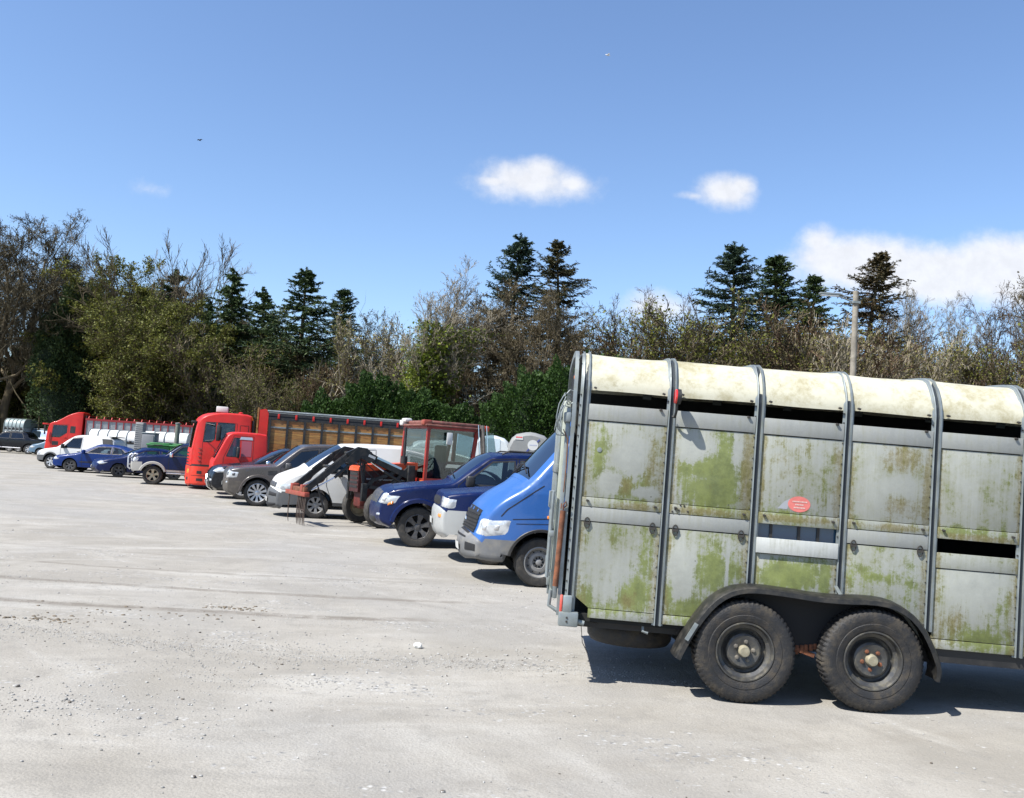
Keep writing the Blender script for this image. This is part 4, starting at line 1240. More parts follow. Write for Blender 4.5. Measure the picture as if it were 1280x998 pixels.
# --- brown-grey luxury off-roader
bronze = paint('bronze_grey_paint', (0.065, 0.055, 0.052), dirt=.18, rough=.25)
dgrey = basic('dark_grey_lower_trim', (0.055, 0.047, 0.04), rough=.45, dirt=.4, dirtcol=(.13, .11, .085))
t = veh('off_road_car', 'bronze-grey off-road car with bright ten-spoke alloy wheels', 'off-road car', 0, 0, .95, 17, wheel=(-7.18, 26.32, .85))
sil = [(.22, .28), (.06, .36), (-.01, .48), (.0, .78), (.03, .98), (.12, 1.06), (.7, 1.13), (1.25, 1.18), (1.34, 1.21), (1.66, 1.50), (1.96, 1.75), (2.2, 1.85), (3.0, 1.90), (4.7, 1.92), (4.82, 1.4), (4.85, .5)]
B = Body(t, sil, .42, [(.85, .385), (3.7, .385)], .47, .95, .80, 1.13, r=.06, bowf=.13, plan=.12, planL=.55)
B.build(bronze, windows=[[(1.52, 1.17), (2.0, 1.66), (2.50, 1.74), (2.50, 1.17)], [(2.60, 1.17), (2.60, 1.75), (3.45, 1.78), (3.45, 1.17)], [(3.55, 1.17), (3.55, 1.78), (4.5, 1.8), (4.5, 1.17)]],
        doors=[[(1.45, .50), (1.45, 1.15), (1.98, 1.71), (2.55, 1.80), (2.55, .50)], [(2.56, .50), (2.56, 1.80), (3.50, 1.84), (3.50, .95), (3.22, .50)]],
        screen=(1.32, 1.99), bonnet=(.16, 1.28), bumper=(.70, .44, dgrey), pillar=.07, arch_lip=(.065, .03, bronze), cabin=(1.45, 4.5), tint=(0, 1, 2))
B.wrap_patch('headlight', .77, 1.00, -.30, .20, M['lamp'], top_slant=-.01, slant=.03)
B.wrap_patch('grille', .80, .99, -.90, -.34, M['alloy_dark'], nw=8)
B.wrap_patch('lamp_reflector', .83, .95, -.16, -.05, M['alloy_dark'], off=.016, nw=5, nz=4)
B.wrap_patch('lamp_reflector', .84, .96, .02, .12, M['alloy_dark'], off=.016, nw=5, nz=4)
B.wrap_patch('fog_lamp', .62, .68, -.24, -.10, M['lamp'], nw=6, nz=3)
plate(B, .60)
vt = MB()
for k in range(3): vt.box((1.10, -.962+k*.001, .93+k*.045), (1.36, -.93, .95+k*.045))
vt.build('side_vent', M['black'], t)
B.wheels_add(.25, 'alloy', 10, 'alloy', out=.03, rr=.70)
B.mirror(1.60, 1.12, M['alloy_dark'], h=.18, l=.14)
pd = MB().box((0, 0, 0), (.16, .16, .004), rot=Matrix.Rotation(R(-42), 3, 'Y')).build('tax_disc', M['paper'], t); pd.location = B.roofpt(1.46, -.6, -.02)

# --- black SUV behind it
blackp = paint('black_paint', (0.004, 0.005, 0.009), dirt=.05, rough=.16, coat=.12, spec=.35)
t = veh('off_road_car', 'glossy black car with silver bar on its bumper beside the bronze-grey one', 'off-road car', -9.35, 28.8, .92, 18)
sil = [(.2, .28), (.02, .38), (-.01, .55), (.04, .82), (.2, .98), (.6, 1.07), (1.25, 1.15), (1.35, 1.19), (2.1, 1.62), (2.5, 1.70), (3.6, 1.71), (4.4, 1.6), (4.65, 1.2), (4.7, .5)]
B = Body(t, sil, .38, [(.95, .355), (3.65, .355)], .43, .92, .72, 1.12, r=.08, bowf=.18, plan=.16)
B.build(blackp, windows=[[(1.62, 1.16), (2.15, 1.55), (2.6, 1.62), (2.6, 1.16)], [(2.7, 1.16), (2.7, 1.62), (3.6, 1.62), (3.9, 1.2)]], doors=[[(1.5, .45), (1.5, 1.15), (2.12, 1.60), (2.65, 1.66), (2.65, .45)]], screen=(1.38, 2.15), bonnet=(.3, 1.28), cabin=(1.5, 4.2), tint=(0, 1))
B.wrap_patch('headlight', .83, .99, -.24, .30, M['lamp'], top_slant=.05, slant=.08)
B.wrap_patch('fog_lamp', .54, .61, -.26, -.10, M['lamp'], nw=6, nz=3)
nb = MB(); nb.tube([B.wrap(.70, -.40, .05), B.wrap(.60, -.30, .07), B.wrap(.42, -.30, .06), B.wrap(.34, -.42, .03)], .030, 8); nb.build('bumper_bar', M['chrome'], t)
plate(B, .50)
B.wheels_add(.235, 'alloy', 6, 'alloy')
B.mirror(1.66, 1.12, M['chrome'])

# --- pickup with silver flares
silv2 = paint('champagne_trim', (0.36, 0.35, 0.32), dirt=.4, rough=.38)
t = veh('pickup_truck', 'dark blue pickup with silver bull bar and muddy gold-spoked wheel', 'pickup', 0, 0, .90, 15, wheel=(-13.71, 35.18, .80))
sil = [(.10, .46), (-.0, .55), (-.01, .84), (.05, .90), (.10, 1.02), (.3, 1.08), (1.15, 1.14), (1.25, 1.17), (1.60, 1.48), (1.85, 1.62), (2.3, 1.68), (3.3, 1.68), (3.45, 1.60), (3.62, 1.22), (3.8, 1.15), (5.0, 1.15), (5.03, .6)]
B = Body(t, sil, .52, [(.80, .37), (3.9, .37)], .45, .90, .70, 1.10, r=.06, bowf=.10, plan=.10)
B.build(navy2, windows=[[(1.42, 1.14), (1.46, 1.20), (1.80, 1.52), (2.35, 1.58), (2.35, 1.14)], [(2.45, 1.14), (2.45, 1.58), (3.2, 1.56), (3.3, 1.14)]], doors=[[(1.36, .62), (1.36, 1.12), (1.80, 1.58), (2.40, 1.62), (2.40, .62)]],
        screen=(1.22, 1.80), bonnet=(.16, 1.20), bumper=(.86, .40, silv2), zlow=(.60, silv2, 'sill'), arch_lip=(.085, .05, silv2), cabin=(1.3, 3.3))
B.wrap_patch('headlight', .89, 1.03, -.26, .12, M['lamp'])
B.wrap_patch('grille', .90, 1.02, -.85, -.32, M['chrome'], nw=8)
bb = MB()
for y in (-.48, .48): bb.tube([(-.06, y, .55), (-.15, y, .62), (-.16, y, 1.04), (-.06, y*1.0, 1.14), (.05, y, 1.12)], .033, 8)
for z in (.72, .98): bb.tube([(-.16, -.48, z), (-.16, .48, z)], .028, 8)
bb.build('bull_bar', M['alloy'], t, ang=60)
plate(B, .68)
B.wheels_add(.255, 'alloy', 5, 'brass_rim', out=.06)
B.mirror(1.42, 1.12, M['chrome'], h=.16)
MB().tube([(1.3, -.86, .47), (3.3, -.86, .47)], .035, 8).build('side_step', M['alloy'], t)

# --- small dark blue hatchback
t = veh('parked_car', 'small dark blue car with bright round headlamp beside the dark blue pickup', 'car', 0, 0, .84, 24, wheel=(-16.96, 39.68, .90))
sil = [(.2, .20), (.02, .28), (-.01, .45), (.06, .62), (.30, .74), (.95, .88), (1.10, .92), (1.80, 1.26), (2.15, 1.33), (2.8, 1.32), (3.5, 1.10), (4.0, 1.0), (4.1, .5)]
B = Body(t, sil, .26, [(.90, .30), (3.2, .30)], .345, .84, .58, .92, r=.09, bowf=.20, plan=.18)
B.build(navy, windows=[[(1.42, .95), (1.95, 1.22), (2.5, 1.26), (2.55, .95)], [(2.64, .95), (2.62, 1.26), (3.0, 1.2), (3.3, .98)]], doors=[[(1.3, .33), (1.3, .92), (1.9, 1.25), (2.58, 1.29), (2.58, .33)]], screen=(1.12, 1.80), bonnet=(.25, 1.05), cabin=(1.3, 3.3))
B.wrap_patch('headlight', .58, .70, -.24, .16, M['lamp'], top_slant=.03, slant=.03)
B.wrap_patch('bumper_vent', .32, .40, -.8, -.2, M['black'], nw=8)
plate(B, .44, w=.24)
B.wheels_add(.19, 'alloy', 5, 'alloy_dark', steer=.22, out=.03)
B.mirror(1.42, .92, navy)

# --- blue saloon
blue2 = paint('saloon_blue', (0.001, 0.024, 0.15), dirt=.1, rough=.26, coat=.05, spec=.3)
t = veh('parked_car', 'mid-blue saloon car in front of the white van, dark wheels', 'car', 0, 0, .85, 5, wheel=(-20.37, 42.32, .82))
sil = [(.2, .20), (.02, .28), (-.01, .46), (.05, .62), (.22, .72), (.95, .84), (1.15, .88), (1.85, 1.26), (2.2, 1.34), (2.9, 1.33), (3.55, 1.08), (3.75, 1.03), (4.35, 1.0), (4.45, .8), (4.45, .35)]
B = Body(t, sil, .26, [(.82, .305), (3.4, .305)], .355, .85, .60, .90, r=.08, bowf=.18, plan=.16)
B.build(blue2, windows=[[(1.52, .93), (2.0, 1.23), (2.6, 1.27), (2.62, .93)], [(2.70, .93), (2.68, 1.27), (3.05, 1.22), (3.35, .97)]], doors=[[(1.35, .33), (1.35, .90), (1.94, 1.26), (2.66, 1.30), (2.66, .33)], [(2.67, .33), (2.67, 1.30), (3.1, 1.25), (3.42, .98), (3.3, .68), (3.02, .5), (3.0, .33)]],
        screen=(1.16, 1.84), bonnet=(.2, 1.10), cabin=(1.3, 3.3), opaque={})
B.wrap_patch('headlight', .58, .68, -.26, .14, M['lamp'], top_slant=.02, slant=.02)
B.wrap_patch('fog_lamp', .33, .39, -.30, -.12, M['lamp'], nw=6, nz=3)
plate(B, .44, w=.24)
B.wheels_add(.19, 'alloy', 6, 'alloy_dark', out=.02)
B.mirror(1.42, .90, blue2)
B.ribbon('side_moulding', [(1.25, .50), (3.0, .52)], .05, .008, M['black'])

# --- white van-bodied off-roader
t = veh('small_van', 'white short van with grey bumper and silver wheels behind the blue saloon', 'van', 0, 0, .90, 2, wheel=(-22.40, 44.75, .82)); t.scale = (.87, 1, 1)
sil = [(.12, .34), (.0, .42), (-.01, .66), (.06, .80), (.22, .92), (.95, 1.04), (1.15, 1.08), (1.80, 1.58), (2.1, 1.70), (2.8, 1.74), (4.1, 1.72), (4.35, 1.2), (4.4, .5)]
B = Body(t, sil, .40, [(.82, .35), (3.45, .35)], .43, .90, .72, 1.04, r=.08, bowf=.14, plan=.13)
B.build(whitep, windows=[[(1.48, 1.08), (1.95, 1.55), (2.45, 1.60), (2.45, 1.08)]], doors=[[(1.36, .48), (1.36, 1.06), (1.88, 1.60), (2.52, 1.65), (2.52, .48)]], screen=(1.16, 1.84), bonnet=(.28, 1.10), bumper=(.66, .50, grey_bm), arch_lip=(.06, .02, grey_bm), cabin=(1.3, 2.8))
bw = B.patch('rear_side_window', [(3.72, 1.12), (3.55, 1.62), (4.12, 1.62), (4.28, 1.12)], .006, M['black'])
B.wrap_patch('headlight', .72, .84, -.26, .12, M['lamp'])
plate(B, .52)
B.wheels_add(.22, 'alloy', 6, 'alloy')
B.mirror(1.48, 1.06, M['black'], h=.2)
pbox(t, 'roof_spoiler', (3.9, -.65, 1.72), (4.2, .65, 1.76), M['black'], .01)

# --- another blue car nose-out behind
t = veh('parked_car', 'blue hatchback seen over the saloon roof, left of the grey cabinet', 'car', -20.0, 47.2, .86, 8)
sil = [(.2, .24), (.02, .30), (-.01, .5), (.06, .70), (.25, .82), (.85, .98), (1.7, 1.50), (2.1, 1.58), (3.2, 1.56), (3.8, 1.1), (3.9, .4)]
B = Body(t, sil, .28, [(.8, .30), (3.1, .30)], .355, .86, .66, .98, r=.09, bowf=.18, plan=.15)
B.build(blue2, windows=[[(1.35, 1.02), (1.85, 1.45), (2.3, 1.5), (2.3, 1.02)], [(2.4, 1.02), (2.4, 1.5), (3.1, 1.46), (3.3, 1.05)]], screen=(.9, 1.72), bonnet=(.27, .85), cabin=(1.2, 3.3))
B.wrap_patch('headlight', .66, .80, -.24, .16, M['lamp'])
plate(B, .5)
B.wheels_add(.19, 'alloy', 6, 'alloy')
B.mirror(1.3, 1.0, blue2)

# --- light blue car, far left
pale = paint('pale_blue_paint', (0.10, 0.18, 0.26), dirt=.2)
t = veh('parked_car', 'pale blue car behind the tail of the black pickup', 'car', -35.4, 67.0, .86, 8)
B = Body(t, sil, .28, [(.8, .30), (3.1, .30)], .355, .86, .66, .98, r=.09, bowf=.2, plan=.17)
B.build(pale, windows=[[(1.35, 1.02), (1.85, 1.45), (2.3, 1.5), (2.3, 1.02)], [(2.4, 1.02), (2.4, 1.5), (3.1, 1.46), (3.3, 1.05)]], screen=(.9, 1.72), bonnet=(.27, .85), cabin=(1.2, 3.3))
B.wrap_patch('headlight', .64, .80, -.24, .20, M['lamp'])
plate(B, .5)
B.wheels_add(.19, 'alloy', 6, 'alloy')
B.mirror(1.3, 1.0, pale)

# --- black double-cab pickup at the left edge (a little further off)
t = veh('pickup_truck', 'black double-cab pickup at the left end of the row', 'pickup', -41.7, 70.8, .92, 5)
sil = [(.10, .46), (-.0, .55), (-.01, .84), (.08, .98), (.3, 1.06), (1.25, 1.14), (1.35, 1.17), (2.0, 1.62), (2.3, 1.72), (3.6, 1.74), (3.9, 1.62), (4.1, 1.2), (5.2, 1.18), (5.25, .6)]
B = Body(t, sil, .50, [(.88, .39), (4.1, .39)], .46, .92, .72, 1.12, r=.07, bowf=.12, plan=.12)
B.build(blackp, windows=[[(1.6, 1.16), (2.05, 1.54), (2.6, 1.62), (2.6, 1.16)], [(2.7, 1.16), (2.7, 1.63), (3.5, 1.62), (3.7, 1.2)]], doors=[[(1.5, .58), (1.5, 1.14), (2.0, 1.60), (2.65, 1.67), (2.65, .58)]], screen=(1.38, 2.05), bonnet=(.3, 1.3), cabin=(1.5, 3.7), tint=(0, 1))
B.wrap_patch('headlight', .86, .98, -.26, .16, M['lamp'])
B.wheels_add(.25, 'alloy', 6, 'alloy')
B.mirror(1.6, 1.12, M['chrome'], h=.2)
MB().tube([(1.4, -.88, .45), (3.5, -.88, .45)], .04, 8).build('side_step', M['alloy'], t)

# --- pale blue four-wheel drive with white roof, far left
t = veh('off_road_car', 'pale blue boxy off-road car with white roof under the trees', 'off-road car', -39.9, 75.2, .0, 80)
sil = [(.08, .5), (-.0, .55), (-.01, .95), (.05, 1.10), (1.1, 1.18), (1.25, 1.22), (1.50, 1.85), (1.65, 2.0), (4.0, 2.02), (4.1, 1.9), (4.15, .55)]
B = Body(t, sil, .5, [(.8, .38), (3.2, .38)], .45, .90, .78, 1.2, r=.05, bowf=.05, plan=.04)
B.build(paint('pale_sky_paint', (.20, .30, .40)), windows=[[(1.6, 1.28), (1.7, 1.82), (2.3, 1.82), (2.3, 1.28)], [(2.4, 1.28), (2.4, 1.82), (3.8, 1.82), (3.8, 1.28)]], screen=(1.26, 1.52), bonnet=(.1, 1.15), cabin=(1.3, 3.9), tint=(0, 1))
MB().box((1.58, -.76, 2.03), (4.08, .76, 2.09), bev=.03).build('roof', whitep, t)
B.wrap_patch('headlight', .80, .95, -.22, -.07, M['lamp'], nw=5)
B.wheels_add(.22, 'steel', 5, 'steel_rim')

# --- white high-roofed van behind the tractor
t = veh('panel_van', 'white panel van seen behind and through the tractor cab', 'van', -4.75, 29.5, .98, 2)
sil = [(.07, .31), (-.005, .36), (-.01, .60), (.05, .70), (.14, .98), (.50, 1.18), (.92, 1.38), (1.60, 2.10), (1.84, 2.25), (2.6, 2.32), (5.3, 2.32), (5.5, 2.2), (5.6, .40)]
B = Body(t, sil, .40, [(1.02, .345), (4.4, .345)], .44, .97, .84, 1.30, r=.09, bowf=.14, plan=.14)
B.build(whitep, windows=[[(1.35, 1.35), (1.85, 1.95), (2.3, 1.98), (2.3, 1.35)]], doors=[[(1.3, .5), (1.3, 1.32), (1.83, 2.05), (2.36, 2.08), (2.36, .5)]], screen=(.95, 1.62), bumper=(.64, .6, grey_bm), cabin=(1.3, 2.5))
B.wrap_patch('headlight', .72, .92, -.2, .2, M['lamp'])
B.wheels_add(.215, 'steel', 9, 'steel_rim')
B.mirror(1.2, 1.5, M['black'], h=.3)

# ------------------------------------------------------------------ tractor with loader
def tractor():
    a = R(30)
    t = thing('tractor', 'red tractor with black front loader and cream-rimmed front wheels', 'tractor', (-3.65, 21.74, 0), a, 'vehicles parked in the long row')
    red = basic('faded_tractor_red', (0.26, 0.018, 0.012), rough=.42, var=.25, dirt=.35, dirtcol=(.20, .10, .06))
    redo = basic('orange_red_bonnet', (0.50, 0.06, 0.012), rough=.4, var=.2, dirt=.2)
    blk = basic('loader_black', (0.009, 0.010, 0.010), rough=.45, dirt=.3, dirtcol=(.12, .10, .08))
    hyd = basic('loader_red', (0.22, 0.038, 0.022), rough=.5, dirt=.5, dirtcol=(.25, .14, .08))
    # wheels
    def tw(c, r, w, steer=0, lug=.03):
        e = empty('wheel', t, c); e.rotation_euler = (0, 0, steer)
        h = w/2; rr = r*.62
        MB().lathe(tyre_prof(r, w, rr), (0, 0, 0), 40, lug=lug).build('tyre', M['rubber'], e, ang=30)
        s = -1 if c[1] < 0 else 1
        MB().lathe([(rr+.01, s*h*.8), (rr-.01, s*h*.85), (rr-.03, s*h*.5), (rr*.75, s*h*.1), (rr*.4, s*h*.15), (rr*.3, s*h*.5), (0, s*h*.5)], (0, 0, 0), 32).build('rim', basic('cream_rim', (.50, .44, .30), rough=.5, dirt=.4), e, ang=30)
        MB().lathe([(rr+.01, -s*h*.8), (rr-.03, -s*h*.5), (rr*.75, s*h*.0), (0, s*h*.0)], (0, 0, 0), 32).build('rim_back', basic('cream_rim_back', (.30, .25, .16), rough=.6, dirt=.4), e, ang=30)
    tw((.45, -.74, .43), .43, .22, .12, .012); tw((.45, .74, .43), .43, .22, .12, .012)
    tw((2.95, -.80, .70), .70, .42); tw((2.95, .80, .70), .70, .42)
    m = MB(); m.box((.30, -.66, .38), (.60, .66, .50), bev=.02); m.box((.1, -.22, .45), (1.6, .22, .85), bev=.03); m.build('front_axle', basic('grimy_red_cast', (.09, .014, .010), rough=.6, var=.4, vscale=6), t)
    for s in (-1, 1):
        m = MB(); m.tube([(.45, s*.62, .40), (.45, s*.60, .74)], .065, 10); m.box((.36, s*.55-.09, .42), (.56, s*.55+.09, .66), bev=.03); m.build('steering_knuckle', hyd, t)
    # bonnet
    m = MB(); m.prism([(.0, .80), (.0, 1.32), (.10, 1.40), (1.5, 1.52), (1.5, .80)], -.29, .29); m.build('bonnet_side', basic('dark_grille_red', (.045, .008, .007), rough=.5, var=.5, vscale=9), t)
    m = MB(); m.prism([(-.03, 1.30), (-.01, 1.39), (.10, 1.45), (1.5, 1.57), (1.5, 1.40), (.6, 1.36), (.2, 1.30)], -.32, .32); m.build('bonnet', redo, t, ang=30)
    m = MB()
    for z in (.9, 1.0, 1.1, 1.2): m.box((-.015, -.25, z), (.01, .25, z+.05)); 
    m.build('radiator_grille', M['black'], t)
    m = MB(); m.box((.2, -.30, 1.10), (1.2, -.292, 1.14)); m.build('bonnet_stripe', M['alloy'], t)
    MB().tube([(1.15, -.24, 1.50), (1.15, -.24, 1.72)], .085, 12).build('exhaust_silencer', M['black'], t)
    MB().tube([(1.15, -.24, 1.70), (1.15, -.24, 2.42)], .032, 10).build('exhaust_pipe', M['black'], t)
    # cab
    x0, x1, y, zb, zt = 1.50, 2.92, .74, 1.18, 2.48
    f = MB()
    def P(a_, b_2, w=.075, d=.075): f.bar(a_, b_2, w, d)
    for s in (-1, 1):
        P((x0, s*y, .95), (x0+.04, s*y*.95, zt))
        P((x1-.18, s*y, 1.55), (x1-.05, s*y*.95, zt), .085, .075)
        P((x0+.02, s*y*.95, zt-.02), (x1, s*y*.95, zt-.02))
        P((x0+.03, s*y, 1.17), (x0+.62, s*y, 1.17), .07, .10)
        P((x0+.60, s*y, 1.17), (x1-.14, s*y, 1.62), .08, .10)
    for xx in (x0+.03, x1): P((xx, -y*.95, zt-.02), (xx, y*.95, zt-.02))
    P((x0, -y, 1.17), (x0, y, 1.17)); P((x1-.1, -y, 1.62), (x1-.1, y, 1.62))
    f.build('cab_frame', red, t, ang=20)
    m = MB()
    m.prism([(x0+.03, .86), (x0+.03, 1.14), (x0+.62, 1.14), (x1-.2, 1.56), (x1-.2, .86)], -y-.005, -y+.03)
    m.prism([(x0+.03, .86), (x0+.03, 1.14), (x0+.62, 1.14), (x1-.2, 1.56), (x1-.2, .86)], y-.03, y+.005)
    m.build('door_lower_panel', red, t)
    m = MB(); m.box((x0+.05, -y-.012, 1.02), (x0+.62, -y-.004, 1.06)); m.box((x0+.05, -y-.012, .93), (x0+.62, -y-.004, .96)); m.box((x0+.05, -y-.012, .93), (x0+.085, -y-.004, 1.06)); m.build('door_decal', M['plate'], t)
    for s in (-1, 1):
        gl = MB(); gl.prism([(x0+.07, 1.22), (x0+.62, 1.22), (x1-.2, 1.66), (x1-.14, zt-.06), (x0+.09, zt-.06)], s*(y-.045)-.004, s*(y-.045)+.004)
        gl.build('door_glass', M['glass_clear'], t)
    MB().add([(x0, -y+.05, 1.22), (x0, y-.05, 1.22), (x0+.04, y-.07, zt-.06), (x0+.04, -y+.07, zt-.06)], [(0, 1, 2, 3)]).build('windscreen', M['glass_clear'], t)
    MB().add([(x1-.06, -y+.05, 1.66), (x1-.06, y-.05, 1.66), (x1, y-.07, zt-.06), (x1, -y+.07, zt-.06)], [(0, 1, 2, 3)]).build('rear_glass', M['glass'], t)
    r_ = MB()
    r_.box((x0-.08, -.80, zt), (x1+.12, .80, zt+.05), bev=.02); r_.box((x0+.0, -.74, zt+.05), (x1+.05, .74, zt+.14), bev=.035)
    r_.build('cab_roof', basic('weathered_roof_red', (.16, .05, .04), rough=.6, var=.4, vscale=6, dirt=.5, dirtcol=(.22, .19, .13)), t)
    for s in (-1, 1):
        MB().box((x0-.12, s*.66-.10, zt+.02), (x0+.10, s*.66+.10, zt+.15), bev=.03).build('work_lamp', hyd if s < 0 else M['plate'], t)
        MB().box((x1+.05, s*.66-.12, zt-.02), (x1+.26, s*.66+.08, zt+.11), bev=.03).build('rear_lamp_pod', redo, t)
    MB().box((x0-.10, .42, zt+.10), (x0+.10, .70, zt+.20), bev=.04).build('rolled_cloth', M['plate'], t)
    # the wide grey strap hanging down the rear quarter
    m = MB(); m.bar((x1+.02, -.80, zt+.12), (x1+.12, -.84, 1.62), .04, .20); m.build('rear_quarter_strap', basic('grey_weathered_board', (.085, .08, .075), rough=.8, var=.3, vscale=14), t)
    for dx in (-.115, .115): MB().bar((x1+.02+dx, -.82, zt+.12), (x1+.12+dx, -.86, 1.62), .02, .02).build('strap_edge', M['chrome'], t)
    MB().prism([(x1+.14, 1.62), (x1+.20, zt-.05), (x1+.42, zt-.05), (x1+.60, 1.62)], -.70, -.69).build('rear_side_glass', M['glass'], t)
    MB().box((x0+.50, -y-.06, 2.06), (x0+.66, -y-.02, 2.36), bev=.02).build('wing_mirror', M['plate'], t)
    MB().box((x1-.75, -.26, 1.15), (x1-.62, .26, 2.05), bev=.05).build('seat_back', M['seat'], t)
    MB().box((x1-1.1, -.26, 1.08), (x1-.6, .26, 1.22), bev=.05).build('seat', M['seat'], t)
    w = MB(); w.lathe([(.20, -.015), (.215, 0), (.20, .015), (.185, 0), (.20, -.015)], (0, 0, 0), 28, axis='x'); w.tube([(-.0, 0, 0), (-.25, 0, -.35)], .03, 8); o = w.build('steering_wheel', M['black'], t); o.location = (x0+.42, 0, 1.55); o.rotation_euler = (0, R(35), 0)
    MB().box((x0+.08, -.35, .95), (x0+.30, .35, 1.36), bev=.05).build('dashboard', M['cabin'], t)
    MB().box((x0+.12, .2, 1.40), (x0+.22, .36, 1.58), bev=.03).build('red_bag', hyd, t)
    for s in (-1, 1):
        fe = MB(); V = []; F = []
        for k in range(13):
            an = R(8+k*150/12); 
            for rr_, yy in ((.79, .66), (.79, 1.03), (.75, 1.05)): V.append((2.95-math.cos(an)*rr_, s*yy, .70+math.sin(an)*rr_))
        for k in range(12):
            for j in range(2): F.append((3*k+j, 3*k+j+1, 3*k+j+4, 3*k+j+3))
        fe.add(V, F).build('rear_mudguard', M['black'], t, ang=40)
    m = MB()
    for k in range(3): m.box((x0-.02, -.98, .45+.24*k), (x0+.28, -.74, .48+.24*k))
    m.box((x0-.03, -.98, .42), (x0, -.95, 1.05)); m.box((x0+.27, -.98, .42), (x0+.30, -.95, 1.05)); m.build('cab_step', M['black'], t)
    MB().box((x0-.12, -.80, 1.02), (x0-.02, -.70, 1.16), bev=.02).build('side_indicator', M['amber'], t)
    MB().box((1.05, -.66, .55), (1.42, -.34, .95), bev=.03).build('battery_box', M['black'], t)
    # loader
    L = empty('front_loader', t)
    for s in (-1, 1):
        yy = s*.47
        m = MB()
        for p_, q_, w_ in (((1.35, 1.18), (.30, 1.58), .15), ((.34, 1.58), (-.10, 1.78), .17), ((-.08, 1.79), (-.40, 1.62), .17), ((-.36, 1.64), (-1.30, .82), .14)):
            m.bar((p_[0], yy, p_[1]), (q_[0], yy, q_[1]), .085, w_)
        m.prism([(-.45, 1.52), (-.14, 1.86), (.08, 1.84), (.36, 1.62), (.16, 1.50), (-.06, 1.60), (-.28, 1.42)], yy-.055, yy+.055)
        m.build('boom_arm', blk, L, ang=20)
        m = MB(); m.box((1.15, yy-.07, .70), (1.34, yy+.07, 1.50), bev=.02); m.bar((1.2, yy, 1.45), (.75, yy, 1.0), .06, .08); m.bar((.15, yy, .95), (1.25, yy, .82), .06, .08); m.build('loader_bracket', blk, L, ang=20)
        m = MB(); m.tube([(1.20, yy, .98), (.55, yy, 1.32)], .045, 10); m.tube([(.55, yy, 1.32), (.15, yy, 1.56)], .022, 8, 1); m.build('lift_cylinder', [blk, M['chrome']], L)
        m = MB(); m.tube([(-.12, yy, 1.62), (-.65, yy-.0, 1.12)], .035, 8); m.tube([(-.65, yy, 1.12), (-1.18, yy, .80)], .018, 8, 1); m.build('tilt_cylinder', [blk, M['chrome']], L)
        MB().box((.12, yy-.056, 1.62), (.30, yy-.052, 1.68), rot=Matrix.Rotation(R(20), 3, 'Y')).build('boom_decal', M['plate'], L)
        MB().bar((.35, yy-.06, 1.635), (.98, yy-.06, 1.405), .008, .05).build('boom_stripe', basic('pale_blue_decal', (.35, .50, .58)), L)
        m = MB(); m.tube([(-.05, yy-.03*s, 1.55), (.05, yy, 1.0), (.12, yy, .60)], .022, 6); m.tube([(.02, yy+.05, 1.5), (.10, yy+.04, 1.0)], .018, 6); m.build('hydraulic_hose', M['black'], L, ang=60)
    for s in (-1, 1):
        yy = s*.47
        m = MB(); m.bar((.30, yy, 1.10), (.95, yy, 1.36), .05, .07); m.bar((.05, yy, .82), (.32, yy, 1.14), .06, .09); m.box((.02, yy-.05, .60), (.16, yy+.05, 1.02), bev=.015); m.bar((.10, yy*.75, .70), (.10, yy*.75, 1.5), .05, .05); m.build('loader_frame', blk, L, ang=20)
        m = MB(); m.tube([(.9, yy*.9, 1.42), (.5, yy*.92, 1.20), (.15, yy*.95, 1.45), (-.10, yy, 1.62), (-.45, yy, 1.66), (-.9, yy, 1.28)], .014, 5); m.tube([(.95, yy*.85, 1.35), (.45, yy*.88, 1.05), (.12, yy*.95, 1.30), (-.15, yy, 1.52)], .014, 5); m.build('hydraulic_hose', M['black'], L, ang=60)
        m = MB(); m.bar((-.70, yy, 1.40), (-.95, yy, 1.02), .05, .06); m.bar((-.95, yy, 1.02), (-1.30, yy, .90), .05, .06); m.build('link_arm', M['rust'], L)
    m = MB(); m.tube([(-.10, -.47, 1.70), (-.10, .47, 1.70)], .05, 10); m.tube([(-.62, -.47, 1.36), (-.62, .47, 1.36)], .04, 8); m.build('cross_tube', blk, L, ang=40)
    m = MB(); m.box((-1.42, -.75, .66), (-1.30, .75, .76), bev=.012); m.box((-1.40, -.45, .74), (-1.22, -.30, .92), bev=.02); m.box((-1.40, .30, .74), (-1.22, .45, .92), bev=.02); m.build('fork_frame', hyd, L)
    m = MB(); m.box((-1.38, -.55, .72), (-1.28, .5, .86), bev=.02)
    m.build('headstock', M['rust'], L)
    m = MB()
    for yy in (-.72, -.62, -.50, -.38, -.27, -.16, .52):
        m.tube([(-1.37, yy, .68), (-1.385, yy, .40), (-1.38, yy, .14), (-1.36, yy, .015)], [.014, .014, .012, .006], 6)
    m.tube([(-1.385, -.72, .36), (-1.385, -.16, .36)], .015, 6); m.build('fork_tine', basic('dark_tine_steel', (.045, .028, .02), rough=.6, var=.3), L, ang=60)
    m = MB(); m.tube([(-1.05, -.47, .95), (-.86, -.47, .40), (-.80, -.47, .22)], .022, 6); m.build('parking_stand', blk, L)
    return t
tractor()

